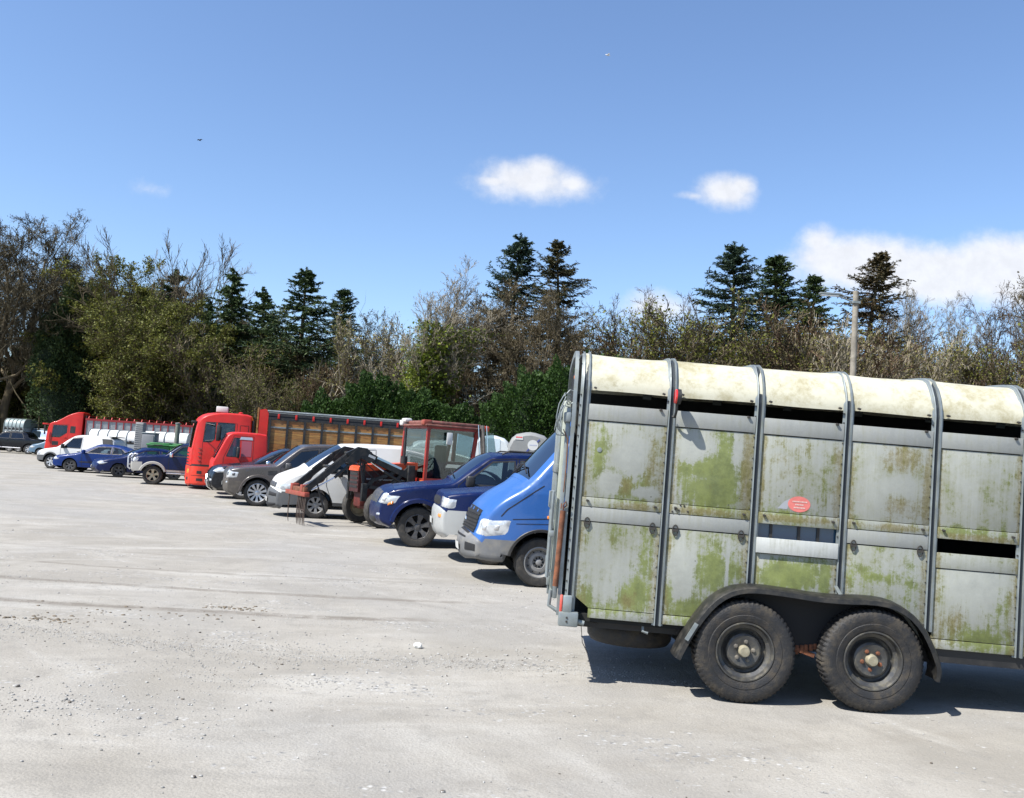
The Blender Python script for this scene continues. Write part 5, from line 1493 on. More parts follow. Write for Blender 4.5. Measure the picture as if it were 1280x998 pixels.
# ------------------------------------------------------------------ red lorry with timber livestock body
redl = basic('lorry_red', (0.46, 0.012, 0.007), rough=.38, var=.14, vscale=1.6, dirt=.22, dirtcol=(.22, .05, .035), coat=.15, spec=.4)
redl2 = basic('faded_lorry_orange', (0.55, 0.030, 0.012), rough=.45, var=.15, vscale=2, dirt=.35, dirtcol=(.28, .08, .05))
def woodmat():
    m, g, b = newmat('varnished_plank_sides')
    oc = g.n('ShaderNodeTexCoord').outputs['Object']
    sp = g.n('ShaderNodeSeparateXYZ', ins={0: oc})
    k = g.m('FLOOR', g.m('DIVIDE', sp.outputs[2], .155))
    fr = g.m('FRACT', g.m('DIVIDE', sp.outputs[2], .155))
    wn = g.n('ShaderNodeTexWhiteNoise', noise_dimensions='1D'); g.put(wn.inputs['W'], k)
    grain = g.noise(g.scalev(oc, (1.2, 1, 22)), 1.6, 6, .65)
    c = g.mix(wn.outputs[0], (0.32, 0.125, 0.024), (0.40, 0.21, 0.052))
    c = g.mix(g.ss(grain, .35, .7), c, (0.12, 0.045, 0.012))
    c = g.mix(g.m('MULTIPLY', g.ss(g.noise(oc, 1.5, 5), .5, .75), .6), c, (0.27, 0.20, 0.09))
    c = g.mix(g.m('LESS_THAN', fr, .05), c, (0.05, 0.025, 0.01))
    g.put(b.inputs['Base Color'], c); b.inputs['Roughness'].default_value = .5
    return m
M['planks'] = woodmat()
t = veh('livestock_lorry', 'red lorry with slatted timber livestock body and white roof sign', 'lorry', -11.75, 33.6, 1.22, 15)
t.scale = (.86, .93, .93)
sil = [(.80, .80), (.78, .22), (.74, .17), (.06, .17), (-.02, .24), (-.03, .90), (.0, .98), (.0, 1.55), (.03, 1.64), (.14, 2.45), (.20, 2.72), (.42, 2.95), (.9, 3.10), (1.7, 3.14), (2.35, 3.10), (2.42, 2.9), (2.42, .95)]
B = Body(t, sil, .80, [(1.42, .50)], .60, 1.22, 1.12, 1.72, r=.06, bowf=.24, plan=.14, planL=.45, it=1)
B.zz = 1
B.build(redl, zlow=(1.0, M['black'], 'sill'), windows=[[(.46, 1.92), (.52, 2.68), (.92, 2.72), (.92, 2.06), (.76, 1.92)], [(1.02, 2.04), (1.02, 2.72), (1.72, 2.72), (1.72, 2.04)]], doors=[[(.44, .98), (.44, 1.8), (.50, 2.72), (1.82, 2.72), (1.82, .98)]],
        screen=(.025, .20), bumper=(.92, .80, redl2), pillar=.10, cabin=(.4, 2.2))
for z in (1.05, 1.17, 1.29, 1.41): B.wrap_patch('grille_slat', z, z+.05, -1.28, -.35, M['black'], nw=6, nz=1, thick=.004)
B.wrap_patch('headlight', .62, .80, -.40, -.14, M['amber'], nw=6, nz=3)
B.wrap_patch('fog_lamp', .36, .48, -.40, -.2, M['black'], nw=6, nz=3)
plate(B, .45)
sg = MB().box((.85, -.62, 3.16), (1.35, .0, 3.40), bev=.03).build('roof_sign', M['plate'], t)
MB().lathe([(0.001, .0), (.10, .0), (.10, .06), (.04, .09), (0.001, .09)], (1.9, -.4, 3.14), 16, axis='z').build('roof_hatch', redl, t)
for sy in (-1, 1):
    m = MB(); m.box((.30 if sy > 0 else .98, sy*1.42-.05, 1.98), (.40 if sy > 0 else 1.16, sy*1.42+.05, 2.62), bev=.03); m.tube([(.5, sy*1.15, 2.66), (.9, sy*1.42, 2.60)], .02, 6); m.tube([(.5, sy*1.15, 1.95), (.9, sy*1.42, 2.0)], .02, 6); m.build('wing_mirror', M['black'], t)
m = MB(); m.box((-.12, -.9, 2.66), (.10, .9, 2.74), bev=.02); m.build('sun_visor', M['black'], t)
MB().box((.95, -1.245, 1.52), (1.12, -1.225, 1.62), bev=.01).build('door_badge', M['black'], t)
B.ribbon('sleeper_panel_seam', [(1.95, 2.05), (1.95, 2.66), (2.30, 2.66), (2.30, 2.05), (1.95, 2.05)], .02)
B.patch('bumper_step', [(.30, .34), (.30, .44), (.56, .44), (.56, .34)], .006, M['black'])
B.patch('bumper_step', [(.30, .62), (.30, .74), (.50, .74), (.50, .62)], .006, M['black'])
B.ribbon('bumper_seam', [(.06, .55), (.72, .55)], .02)
MB().tube([(2.50, -.95, .9), (2.50, -.95, 2.9)], .09, 10).build('air_intake', M['black'], t)
m = MB(); m.box((1.95, -1.15, .62), (2.45, -.9, 1.0), bev=.03); m.box((.85, -1.18, .86), (2.4, -1.12, .93), bev=.01); m.build('battery_box', M['steel_rim'], t)
gd_ = MB()
for k in range(4): gd_.tube([(.30+k*.0, -1.235, 1.15+k*.16), (.42, -1.24, 1.15+k*.16)], .012, 5)
gd_.build('grab_rail', M['black'], t)
for sx in (1.42, 6.3, 7.6):
    for sy in (-1, 1): wheel(t, (sx, sy*1.05, .50), .50, .30, 'steel', 8, 'steel_rim')
m = MB(); m.box((2.3, -.5, .75), (10.9, .5, .98)); m.box((2.6, -1.15, .45), (4.2, -.75, .9), bev=.05); m.box((2.5, -1.0, .7), (2.9, 1.0, 1.0)); m.build('chassis', M['black'], t)
m = MB(); m.box((2.62, -1.22, 1.0), (2.70, 1.22, 3.42)); m.build('bulkhead', M['planks'], t)
m = MB(); m.prism([(2.72, 1.0), (2.72, 3.36), (2.98, 3.42), (3.10, 3.30), (3.10, 1.0)], -1.26, 1.26); m.build('front_frame', redl, t)
for k in range(2): MB().box((2.64+.13*k*0, -1.25+k*.0, 2.6), (2.69, -1.10, 3.45)).build('timber_post', M['planks'], t) if k == 0 else None
m = MB(); m.box((3.12, -1.235, 1.02), (10.8, -1.205, 2.98)); m.build('plank_side', M['planks'], t, ang=0)
MB().box((3.12, 1.205, 1.02), (10.8, 1.235, 2.98)).build('plank_side', M['planks'], t, ang=0)
MB().box((3.12, -1.2, .98), (10.8, 1.2, 1.04)).build('deck', M['black'], t, ang=0)
for k in range(11):
    xx = 3.14+k*.755
    for sy in (-1, 1): MB().box((xx, sy*1.265-.028, 1.0), (xx+.10, sy*1.265+.028, 3.02)).build('body_post', M['black'], t, ang=0)
    for sy in (-1, 1): MB().box((xx+.36, sy*1.275-.02, 3.04), (xx+.45, sy*1.275+.02, 3.24), bev=.01).build('rail_clamp', redl, t)
for sy in (-1, 1):
    m = MB(); m.box((3.1, sy*1.25-.02, 2.99), (10.85, sy*1.25+.02, 3.10)); m.box((3.1, sy*1.25-.02, 3.15), (10.85, sy*1.25+.02, 3.27)); m.build('top_rail', M['black'], t, ang=0)
    MB().tube([(3.05, sy*1.24, 3.33), (10.9, sy*1.24, 3.33)], .05, 10).build('sheet_roll', M['galv'], t)
    MB().box((3.14, sy*1.245-.012, 2.66), (10.8, sy*1.245+.012, 2.72)).build('metal_strip', M['galv'], t, ang=0)

# ------------------------------------------------------------------ small red tipper cab in front of it
t = veh('small_lorry', 'small red lorry cab parked in front of the timber-bodied lorry', 'lorry', -10.05, 31.0, 1.0, 20)
t.scale = (.95, .92, .95)
sil = [(.05, .42), (-.01, .48), (-.01, 1.15), (.04, 1.24), (.20, 1.62), (.42, 2.12), (.55, 2.24), (.9, 2.29), (1.78, 2.27), (1.86, 2.15), (1.88, .75)]
B = Body(t, sil, .62, [(1.05, .40)], .50, 1.0, .90, 1.32, r=.045, bowf=.08, plan=.05, planL=.4, it=1)
B.build(redl, windows=[[(.44, 1.40), (.68, 2.08), (.86, 2.08), (.86, 1.40)]], doors=[[(.34, .68), (.34, 1.34), (.66, 2.16), (1.36, 2.16), (1.36, .68)]], screen=(.06, .46), cabin=(.4, 1.8))
B.patch('door_window', [(.94, 1.42), (.94, 1.98), (1.30, 1.98), (1.30, 1.42)], .006, basic('dusty_red_film', (.30, .07, .09), rough=.3))
B.patch('vent_panel', [(.86, 2.03), (.90, 2.13), (1.30, 2.13), (1.33, 2.03)], .012, M['alloy'])
B.wrap_patch('headlight', .80, .95, -.30, -.1, M['lamp'], nw=5)
plate(B, .6)
B.mirror(.80, 1.38, M['black'], h=.38, l=.09)
for sx in (1.05, 4.0):
    for sy in (-1, 1): wheel(t, (sx, sy*.86, .40), .40, .24, 'steel', 6, 'steel_rim')
m = MB(); m.box((1.8, -.4, .6), (5.2, .4, .78)); m.box((1.95, -.95, .85), (5.2, .95, .93)); m.build('flat_bed', M['black'], t)

# ------------------------------------------------------------------ articulated lorry far left
M['artic'] = redl
t = veh('articulated_lorry', 'long red livestock lorry with roof deflector far behind', 'lorry', -31.7, 62.0, 1.25, 12)
t.scale = (.88, .95, .95)
sil = [(.78, .80), (.76, .34), (.70, .29), (.06, .29), (-.02, .36), (-.03, .95), (.0, 1.0), (.02, 1.6), (.12, 2.35), (.25, 2.60), (.6, 2.72), (.9, 2.85), (1.5, 3.25), (2.1, 3.48), (2.5, 3.50), (2.58, 3.4), (2.58, .95)]
B = Body(t, sil, .8, [(1.4, .5)], .60, 1.25, 1.12, 1.7, r=.05, bowf=.14, plan=.07, planL=.5, it=1)
B.build(redl, windows=[[(.45, 1.60), (.50, 2.45), (1.5, 2.48), (1.5, 1.95), (1.0, 1.60)]], doors=[[(.40, .95), (.45, 2.52), (1.6, 2.54), (1.6, .95)]], screen=(.025, .26), pillar=.1, cabin=(.4, 2.3))
B.patch('door_step', [(.50, 1.02), (.50, 1.30), (.95, 1.30), (.95, 1.02)], .006, M['black'])
for z in (1.05, 1.2, 1.35): B.wrap_patch('grille_slat', z, z+.06, -1.28, -.35, M['black'], nw=6, nz=1, thick=.004)
B.patch('side_window', [(1.72, 1.95), (1.72, 2.45), (2.1, 2.45), (2.1, 1.95)], .006, M['black'])
MB().box((-.35, -1.1, 2.45), (.02, 1.1, 2.56), bev=.03).build('sun_visor', redl, t)
for sy in (-1, 1):
    m = MB(); m.box((-.10, sy*1.40-.05, 1.75), (.02, sy*1.40+.05, 2.40), bev=.03); m.build('wing_mirror', M['black'], t)
B.wrap_patch('headlight', .60, .80, -.40, -.1, M['lamp'], nw=5)
plate(B, .5)
for sx in (1.4, 4.5, 9.2, 10.5):
    for sy in (-1, 1): wheel(t, (sx, sy*1.1, .5), .5, .3, 'steel', 8, 'steel_rim')
m = MB(); m.box((2.4, -.5, .8), (11.0, .5, 1.0)); m.box((2.75, -1.25, 1.0), (11.2, 1.25, 1.1)); m.build('chassis', M['black'], t)
dred = basic('dark_red_frame', (.22, .012, .015), rough=.45)
alug = basic('aluminium_slats', (.26, .27, .28), rough=.4, metal=.3, var=.2, vscale=5)
MB().box((2.8, -1.24, 1.1), (11.2, -1.20, 2.95)).build('body_side', alug, t, ang=0)
MB().box((2.8, 1.20, 1.1), (11.2, 1.24, 2.95)).build('body_side', alug, t, ang=0)
MB().box((2.78, -1.24, 1.1), (2.84, 1.24, 3.3)).build('front_wall', M['gap'], t, ang=0)
for k in range(16): MB().box((2.8+k*.555, -1.29, 1.1), (2.87+k*.555, -1.235, 3.02)).build('body_post', dred, t, ang=0)
MB().box((2.78, -1.30, 2.95), (11.22, -1.18, 3.10)).build('top_rail', dred, t, ang=0)
MB().box((2.78, 1.18, 2.95), (11.22, 1.30, 3.10)).build('top_rail', dred, t, ang=0)
for k in range(15):
    xx = 3.0+k*.56
    MB().tube([(xx, -1.24, 3.08), (xx, -1.10, 3.24), (xx, 0, 3.30), (xx, 1.1, 3.24), (xx, 1.24, 3.08)], .035, 5).build('roof_hoop', redl, t)

# ------------------------------------------------------------------ smaller livestock trailers
def small_trailer(name, label, x, y, L_, W_, H, yaw, skin, roof, n, group, post=None):
    t = thing(name, label, 'livestock trailer', (x, y, 0), R(yaw), group)
    z0 = .45
    MB().box((0, -W_/2, z0), (L_, W_/2, H*.74)).build('body', skin, t, ang=0)
    V = []; F = []
    arc = [(-W_/2-.02, H*.74+.02), (-W_/2-.02, H*.80), (-W_/2+.08, H*.92), (-W_/2+.30, H*.985), (0, H), (W_/2-.30, H*.985), (W_/2-.08, H*.92), (W_/2+.02, H*.80), (W_/2+.02, H*.74+.02)]
    for k in range(n):
        a = L_*k/n+.02; c = L_*(k+1)/n-.02
        V = [(a, p, q) for p, q in arc]+[(c, p, q) for p, q in arc]; m_ = len(arc)
        MB().add(V, [(j, j+1, m_+j+1, m_+j) for j in range(m_-1)]+[tuple(range(m_)), tuple(range(m_, 2*m_))[::-1]]).build('roof_panel', roof, t, ang=40)
    for k in range(n+1):
        m = MB(); m.box((L_*k/n-.025, -W_/2-.045, z0-.05), (L_*k/n+.025, -W_/2-.001, H*.78)); m.tube([(L_*k/n, p*1.01, q+.01) for p, q in arc], .03, 6); m.build('rib', post or M['galv'], t)
    for k in range(n):
        a = L_*k/n
        MB().box((a+.06, -W_/2-.012, H*.66), (a+L_/n-.06, -W_/2-.004, H*.715)).build('air_slot', M['gap'], t, ang=0)
        MB().box((a+.12, -W_/2-.012, H*.42), (a+L_/n-.12, -W_/2-.004, H*.47)).build('air_slot', M['gap'], t, ang=0)
        if k % 2 == 0: MB().box((a+L_/n*.35, -W_/2-.03, H*.70), (a+L_/n*.55, -W_/2-.013, H*.74), bev=.005).build('hinge', M['black'], t)
    for xx in (L_*.45, L_*.45+.8):
        for sy in (-1, 1): wheel(t, (xx, sy*(W_/2+.12), .33), .33, .19, 'steel', 5, 'steel_rim')
    m = MB(); m.prism([(L_*.45-.42, .40), (L_*.45-.30, .70), (L_*.45, .76), (L_*.45+.8, .76), (L_*.45+1.1, .70), (L_*.45+1.22, .40), (L_*.45+1.18, .40), (L_*.45+1.07, .66), (L_*.45+.8, .72), (L_*.45, .72), (L_*.45-.27, .66), (L_*.45-.38, .40)], -W_/2-.24, -W_/2); m.build('mudguard', M['black'], t)
    m = MB(); m.bar((0, 0, .42), (-1.2, 0, .45), .08, .08); m.tube([(-1.15, 0, .45), (-1.15, 0, .0)], .03, 8); m.build('drawbar', M['galv'], t)
    return t
alus = basic('pale_aluminium_skin', (.30, .32, .33), rough=.4, metal=.3, var=.12, vscale=3, dirt=.3)
whr = basic('white_canopy', (.50, .50, .49), rough=.5, var=.05, dirt=.12)
small_trailer('livestock_trailer', 'white-roofed livestock trailer behind the saloon, left of the grey cabinet', -23.3, 51.0, 2.62, 1.8, 2.15, 2, alus, whr, 5, 'white-roofed livestock trailers')
small_trailer('livestock_trailer', 'white-roofed livestock trailer behind the green bins, right of the grey cabinet', -20.35, 51.0, 2.5, 1.8, 2.22, 2, alus, whr, 4, 'white-roofed livestock trailers')
grn = basic('pale_green_skin', (.33, .40, .38), rough=.5, var=.15, dirt=.3)
small_trailer('livestock_trailer', 'pale ribbed livestock trailer behind the black pickup at the left edge', -42.2, 76.8, 1.7, 2.0, 2.80, -4, alus, basic('grey_green_canopy', (.20, .25, .26), rough=.5), 5, 'white-roofed livestock trailers')

# orange-topped lorry on the very edge of the picture
t = thing('box_lorry', 'lorry with orange top and pale box body cut by the left edge', 'lorry', (-52.5, 80.0, 0), 0, 'vehicles parked in the long row')
MB().box((0, -1.2, .9), (6.8, 1.2, 3.0), bev=.04).build('box_body', basic('pale_box', (.5, .5, .47), rough=.5, var=.1), t)
MB().box((-.02, -1.22, 3.0), (6.85, 1.22, 3.35), bev=.06).build('orange_roof', paint('roof_orange', (.75, .12, .03)), t)
MB().box((.1, -1.0, .55), (6.6, 1.0, .9)).build('chassis', M['black'], t)
for sx in (1.2, 5.4):
    for sy in (-1, 1): wheel(t, (sx, sy*1.05, .48), .48, .28, 'steel', 8, 'steel_rim')
MB().box((-1.7, -1.15, .6), (-.1, 1.15, 2.5), bev=.12).build('cab', paint('cab_orange', (.6, .09, .03)), t)

# ------------------------------------------------------------------ horse trailers nose-on behind the row
def horse_trailer(label, x, y, w, H, L_, mat, yaw, kind):
    t = thing('horse_trailer', label, 'horse trailer', (x, y, 0), R(yaw), 'horse trailers behind the row')
    h = w/2
    outl = [(-h, .5), (-h, H-.42), (-h+.10, H-.20), (-h+.24, H-.08), (-h+.5, H-.015), (0, H), (h-.5, H-.015), (h-.24, H-.08), (h-.10, H-.20), (h, H-.42), (h, .5)]
    V = []; F = []; n = len(outl)
    for d, sc in ((0, .90), (.10, .97), (.30, 1.0), (L_, 1.0)):
        V += [(a*sc, d, .5+(b-.5)*(sc*.5+.5)) for a, b in outl]
    for i in range(3):
        for j in range(n): F.append((i*n+j, i*n+(j+1) % n, (i+1)*n+(j+1) % n, (i+1)*n+j))
    F += [tuple(range(n)), tuple(range(3*n, 4*n))[::-1]]
    MB().add(V, F).build('body', mat, t, ang=35)
    if kind == 'grey':
        MB().lathe([(0, -.008), (.155, -.008), (.155, .004)], (.08, 0, 2.28), 28).build('round_sticker', M['plate'], t)
        db = basic('dark_blue_ink', (.03, .05, .25))
        for sx in (-.15, .15): MB().bar((.08+sx-.03, -.012, 2.28+sx-.05*1), (.08+sx+.04, -.012, 2.28+sx+.03), .008, .03).build('sticker_mark', db, t)
        m = MB()
        for k in range(5): m.box((-.02+k*.045, -.0125, 2.27), (.01+k*.045, -.009, 2.30))
        m.build('sticker_lettering', basic('grey_ink', (.35, .38, .5)), t)
        lb = MB().box((-.44, -.012, 2.42), (-.22, .002, 2.52)).build('label', M['plate'], t)
        MB().box((-.43, -.016, 2.475), (-.24, -.0125, 2.51)).build('label_stripe', basic('red_ink', (.6, .1, .1)), lb)
    else:
        MB().add([(-.28, -.01, 1.7), (.28, -.01, 1.7), (.26, -.012, 2.46), (-.20, -.012, 2.46)], [(0, 1, 2, 3)]).build('front_window', basic('pale_window_film', (.45, .53, .58), rough=.12, coat=.8), t)
        MB().bar((-.28, -.02, 2.35), (.1, -.02, 1.75), .01, .02).build('window_bar', M['galv'], t)
    m = MB(); m.bar((0, 0, .48), (0, -1.1, .45), .09, .09); m.tube([(0, -1.0, .45), (0, -1.0, 0)], .03, 8); m.build('drawbar', M['galv'], t)
    for yy in (L_*.5, L_*.5+.75):
        for s in (-1, 1):
            e = wheel(t, (s*(h+.10), yy, .32), .32, .18, 'steel', 5, 'steel_rim'); e.rotation_euler = (0, 0, R(90))
    return t
hg = basic('mid_grey_grp', (.20, .203, .197), rough=.45, var=.06, dirt=.15)
horse_trailer('grey horse trailer nose with round white sticker behind the row', .62, 26.6, 1.30, 2.67, 3.2, hg, 0, 'grey')
horse_trailer('white horse trailer with pale front window left of the grey one', -.55, 28.9, 1.25, 2.58, 3.2, basic('white_grp', (.48, .51, .52), rough=.4), 0, 'white')

# ------------------------------------------------------------------ yard furniture
t = thing('concrete_pillar', 'grey louvred pillar standing left of the grey cabinet', 'pillar', (-19.62, 48.2, 0))
m = MB(); m.box((-.21, -.2, 0), (.21, .2, 2.62), bev=.02); m.build('pillar_shaft', basic('grey_concrete', (.19, .19, .19), rough=.8, var=.15, vscale=6), t)
m = MB()
for k in range(22): m.box((-.19, -.225, .3+k*.105), (.19, -.202, .34+k*.105))
m.build('louvre_ridges', basic('light_concrete', (.26, .26, .255), rough=.8), t, ang=0)
t = thing('utility_cabinet', 'grey metal cabinet between the pillar and the green bins', 'cabinet', (-18.98, 48.0, 0))
m = MB(); m.box((-.34, -.3, 0), (.34, .3, 2.06), bev=.02); m.build('cabinet_body', basic('cabinet_grey', (.15, .155, .165), rough=.5, var=.1), t)
MB().box((-.29, -.325, .1), (.29, -.302, 1.96), bev=.006).build('cabinet_door', basic('cabinet_door_grey', (.12, .125, .135), rough=.5), t)
MB().box((-.37, -.33, 2.06), (.37, .33, 2.11), bev=.015).build('cabinet_lid', M['galv'], t)
green = basic('bin_green', (.02, .15, .035), rough=.5, var=.1, dirt=.15)
def binn(x, y, lab, yaw):
    t = thing('wheelie_bin', lab, 'bin', (x, y, 0), R(yaw), 'green bins by the cabinet'); t.scale = (1.1, 1.1, 1.24)
    V = [(sx*.42, sy*.34, .12) for sx, sy in ((-1, -1), (1, -1), (1, 1), (-1, 1))]+[(sx*.52, sy*.44, 1.16) for sx, sy in ((-1, -1), (1, -1), (1, 1), (-1, 1))]
    MB().add(V, [(0, 3, 2, 1), (4, 5, 6, 7), (0, 1, 5, 4), (1, 2, 6, 5), (2, 3, 7, 6), (3, 0, 4, 7)]).build('bin_body', green, t, ang=0)
    m = MB(); m.box((-.56, -.50, 1.17), (.56, .50, 1.24), bev=.03); m.box((-.46, -.38, 1.24), (.46, .38, 1.30), bev=.03); m.build('bin_lid', green, t)
    MB().box((-.2, -.515, 1.18), (.2, -.50, 1.22)).build('bin_handle', M['black'], t)
    for sx in (-1, 1):
        for sy in (-1, 1): MB().lathe([(0.001, -.03), (.09, -.03), (.09, .03), (0.001, .03)], (sx*.36, sy*.28, .09), 14).build('caster', M['black'], t)
binn(-18.05, 47.2, 'green wheelie bin beside the grey cabinet', 4)
binn(-16.75, 47.0, 'green wheelie bin seen through the window of the pickup', -5)
binn(-15.5, 46.6, 'green wheelie bin nearest the red timber-bodied lorry', 3)
t = thing('gate_post', 'slim dark post standing behind the green bins', 'post', (-17.55, 47.9, 0))
MB().tube([(0, 0, 0), (0, 0, 2.72)], [.13, .12], 12).build('post_shaft', basic('weathered_post', (.12, .13, .11), rough=.9, var=.3, vscale=8), t)
MB().lathe([(.0, 2.74), (.14, 2.71), (.14, 2.66), (.0, 2.66)], (0, 0, 0), 12, axis='z').build('post_cap', M['galv'], t)

# street lamp on a timber pole, behind the big trailer
t = thing('street_lamp', 'timber pole lamp with long side arm above the big trailer', 'street lamp', (12.05, 32.0, 0))
polem = basic('weathered_timber_pole', (.21, .19, .155), rough=.9, var=.25, vscale=5, dirt=.4, dirtcol=(.11, .09, .07), bump=.4, bscale=30)
MB().tube([(0, 0, 0), (.01, 0, 3), (.01, 0, 8.65)], [.125, .112, .098], 14).build('pole', polem, t, ang=60)
m = MB(); m.tube([(-.1, 0, 8.25), (-.55, -.0, 8.42), (-1.05, 0, 8.52)], .026, 6); m.tube([(-.1, 0, 8.40), (-.55, 0, 8.50), (-1.05, 0, 8.55)], .018, 6); m.box((-.12, -.14, 8.2), (.14, .14, 8.28)); m.build('lamp_bracket', M['galv'], t)
m = MB(); m.box((-1.30, -.09, 8.46), (-.55, .09, 8.53), bev=.02); hd = m.build('lamp_head', M['galv'], t); hd.rotation_euler = (0, 0, 0)
MB().box((-1.26, -.07, 8.415), (-.60, .07, 8.458), bev=.02).build('lamp_glass', basic('lamp_cover', (.6, .62, .6), rough=.2), t)
m = MB()
for k in range(6): m.tube([(.13, -.12, 2.6+k*.5), (.22, -.16, 2.6+k*.5)], .01, 5)
m.build('climbing_pegs', M['bolt'], t)

# low wall of pale blocks behind, right of the tractor
# birds
def bird(x, y, z, yaw, span, mat, label):
    t = thing('bird', label, 'bird', (x, y, z), yaw)
    MB().lathe([(0.001, -.18), (.03, -.14), (.045, -.04), (.04, .06), (.015, .16), (0.001, .22)], (0, 0, 0), 10, axis='x').build('bird_body', mat, t, ang=60)
    m = MB()
    for s in (-1, 1):
        V = [(-.06, s*.03, .0), (.06, s*.03, .0), (-.02, s*span*.28, .07), (.09, s*span*.28, .06), (.10, s*span*.5, .02), (-.06, s*.03, .012), (.06, s*.03, .01), (-.02, s*span*.28, .08), (.09, s*span*.28, .068)]
        m.add(V, [(0, 1, 3, 2), (2, 3, 4), (5, 7, 8, 6), (7, 4, 8), (0, 2, 7, 5), (2, 4, 7), (1, 6, 8, 3), (3, 8, 4)])
    m.build('wing', mat, t, ang=30)
bird(-26.0, 70.0, 25.6, 1.2, .62, M['black'], 'dark bird gliding over the trees on the left')
bird(4.6, 55.0, 27.6, .4, .40, basic('pale_feather', (.65, .65, .66)), 'tiny pale bird high in the middle of the sky')

# ------------------------------------------------------------------ loose stones
rng = np.random.default_rng(5)
CLUST = [(-2.6, 5.9, .60, .34, 200), (-4.6, 8.3, 1.1, .28, 180), (-2.4, 8.2, 1.6, .28, 160), (-1.8, 7.2, .7, .22, 150), (-.6, 8.1, .9, .25, 110), (-.1, 7.7, .7, .22, 110), (.1, 8.3, .5, .2, 60), (-3.2, 5.7, .6, .35, 150), (-.5, 12.2, 1.2, .5, 120), (-1.5, 14.2, 1.6, .5, 140),
         (-6, 12, 3, .8, 120), (-8.5, 10.5, 2.5, .6, 100), (-3, 20, 2, 1, 90)]
xs, ys = [], []
for cx, cy, sx, sy, n in CLUST:
    xs.append(rng.normal(cx, sx, n)); ys.append(rng.normal(cy, sy, n))
n = 650
yy = 3.3+rng.random(n)**1.6*24; xs.append((rng.random(n)*1.6-.9)*yy*.75); ys.append(yy)
xs = np.concatenate(xs); ys = np.concatenate(ys); N = len(xs)
ico = bmesh.new(); bmesh.ops.create_icosphere(ico, subdivisions=1, radius=1)
iv = np.array([v.co[:] for v in ico.verts]); fi = np.array([[v.index for v in f.verts] for f in ico.faces]); ico.free()
sz = np.exp(rng.normal(-5.15, .38, N)).clip(.003, .018)
# bands of finer chippings swept together by wheels
fx_, fy_ = [], []
for cx, cy, lx, ly, n in [(-3.9, 7.9, 1.5, .10, 1500), (-2.2, 7.6, 1.3, .12, 1300), (-.9, 7.75, 1.3, .10, 1300), (.3, 7.7, .9, .09, 700), (-3.6, 5.9, .7, .22, 900), (-1.9, 6.8, .8, .16, 700), (-1.4, 9.4, 2.0, .16, 800), (-5.5, 10.5, 2.6, .25, 900), (-.6, 11.8, 1.5, .25, 500), (1.6, 5.2, 1.4, .3, 300)]:
    u_ = rng.normal(0, 1, n); fx_.append(cx+u_*lx); fy_.append(cy+rng.normal(0, 1, n)*ly+.10*np.sin(u_*3+cx)*lx-.05*u_)
fx_ = np.concatenate(fx_); fy_ = np.concatenate(fy_)
xs = np.concatenate([xs, fx_]); ys = np.concatenate([ys, fy_]); sz = np.concatenate([sz, np.exp(rng.normal(-5.65, .30, len(fx_))).clip(.002, .009)]); N = len(xs)
fl = rng.uniform(.45, .8, N); ro = rng.uniform(0, 6.28, N)
V = iv[None]*(1+rng.uniform(-.28, .28, (N, len(iv), 1)))*sz[:, None, None]
V[:, :, 2] *= fl[:, None]; V[:, :, 0] *= rng.uniform(.8, 1.5, N)[:, None]
c, s = np.cos(ro)[:, None], np.sin(ro)[:, None]
X = V[:, :, 0]*c-V[:, :, 1]*s; Y = V[:, :, 0]*s+V[:, :, 1]*c
V = np.stack([X+xs[:, None], Y+ys[:, None], V[:, :, 2]+sz[:, None]*.3], -1).reshape(-1, 3)
Fq = (fi[None]+(np.arange(N)*len(iv))[:, None, None]).reshape(-1, 3)
def npmesh(name, V, F, mats, parent=None, mi=None, smooth=False):
    me = bpy.data.meshes.new(name)
    V = np.asarray(V, dtype=np.float32); F = np.asarray(F, dtype=np.int32)
    me.vertices.add(len(V)); me.vertices.foreach_set('co', V.ravel())
    k = F.shape[1]
    me.loops.add(F.size); me.loops.foreach_set('vertex_index', F.ravel())
    me.polygons.add(len(F)); me.polygons.foreach_set('loop_start', np.arange(0, F.size, k, dtype=np.int32))
    for m in (mats if isinstance(mats, (list, tuple)) else [mats]): me.materials.append(m)
    if mi is not None: me.polygons.foreach_set('material_index', np.asarray(mi, dtype=np.int32))
    if smooth: me.polygons.foreach_set('use_smooth', np.ones(len(F), dtype=bool))
    me.update(calc_edges=True); me.validate()
    o = bpy.data.objects.new(name, me); C.objects.link(o)
    if parent: o.parent = parent
    return o
def stonemat():
    m, g, b = newmat('limestone_chips')
    oc = g.n('ShaderNodeTexCoord').outputs['Object']
    v = g.n('ShaderNodeTexVoronoi', ins={'Vector': oc, 'Scale': 20.0})
    sc_ = g.n('ShaderNodeSeparateColor', ins={0: v.outputs['Color']})
    c_ = g.mix(sc_.outputs[0], (.17, .165, .155), (.38, .375, .36))
    c_ = g.mix(g.m('GREATER_THAN', sc_.outputs[1], .9), c_, (.10, .085, .07))
    g.put(b.inputs['Base Color'], c_); b.inputs['Roughness'].default_value = .9
    return m
o = npmesh('loose_stones', V, Fq, stonemat())
tag(o, 'small limestone chips scattered over the yard', 'stones', None, 'stuff')
NM = 170
mx = np.concatenate([rng.normal(-4.15, .22, 70), rng.normal(-2.75, .15, 50), rng.normal(-3.5, .5, 50)]); my = np.concatenate([rng.normal(8.45, .07, 70), rng.normal(9.65, .07, 50), rng.normal(9.0, .2, 50)])
ms = np.exp(rng.normal(-4.7, .35, NM)).clip(.004, .022)
V = (iv[None]*(1+rng.uniform(-.3, .3, (NM, len(iv), 1)))*ms[:, None, None])*np.array([1.5, 1, .6])+np.stack([mx, my, ms*.2], -1)[:, None]
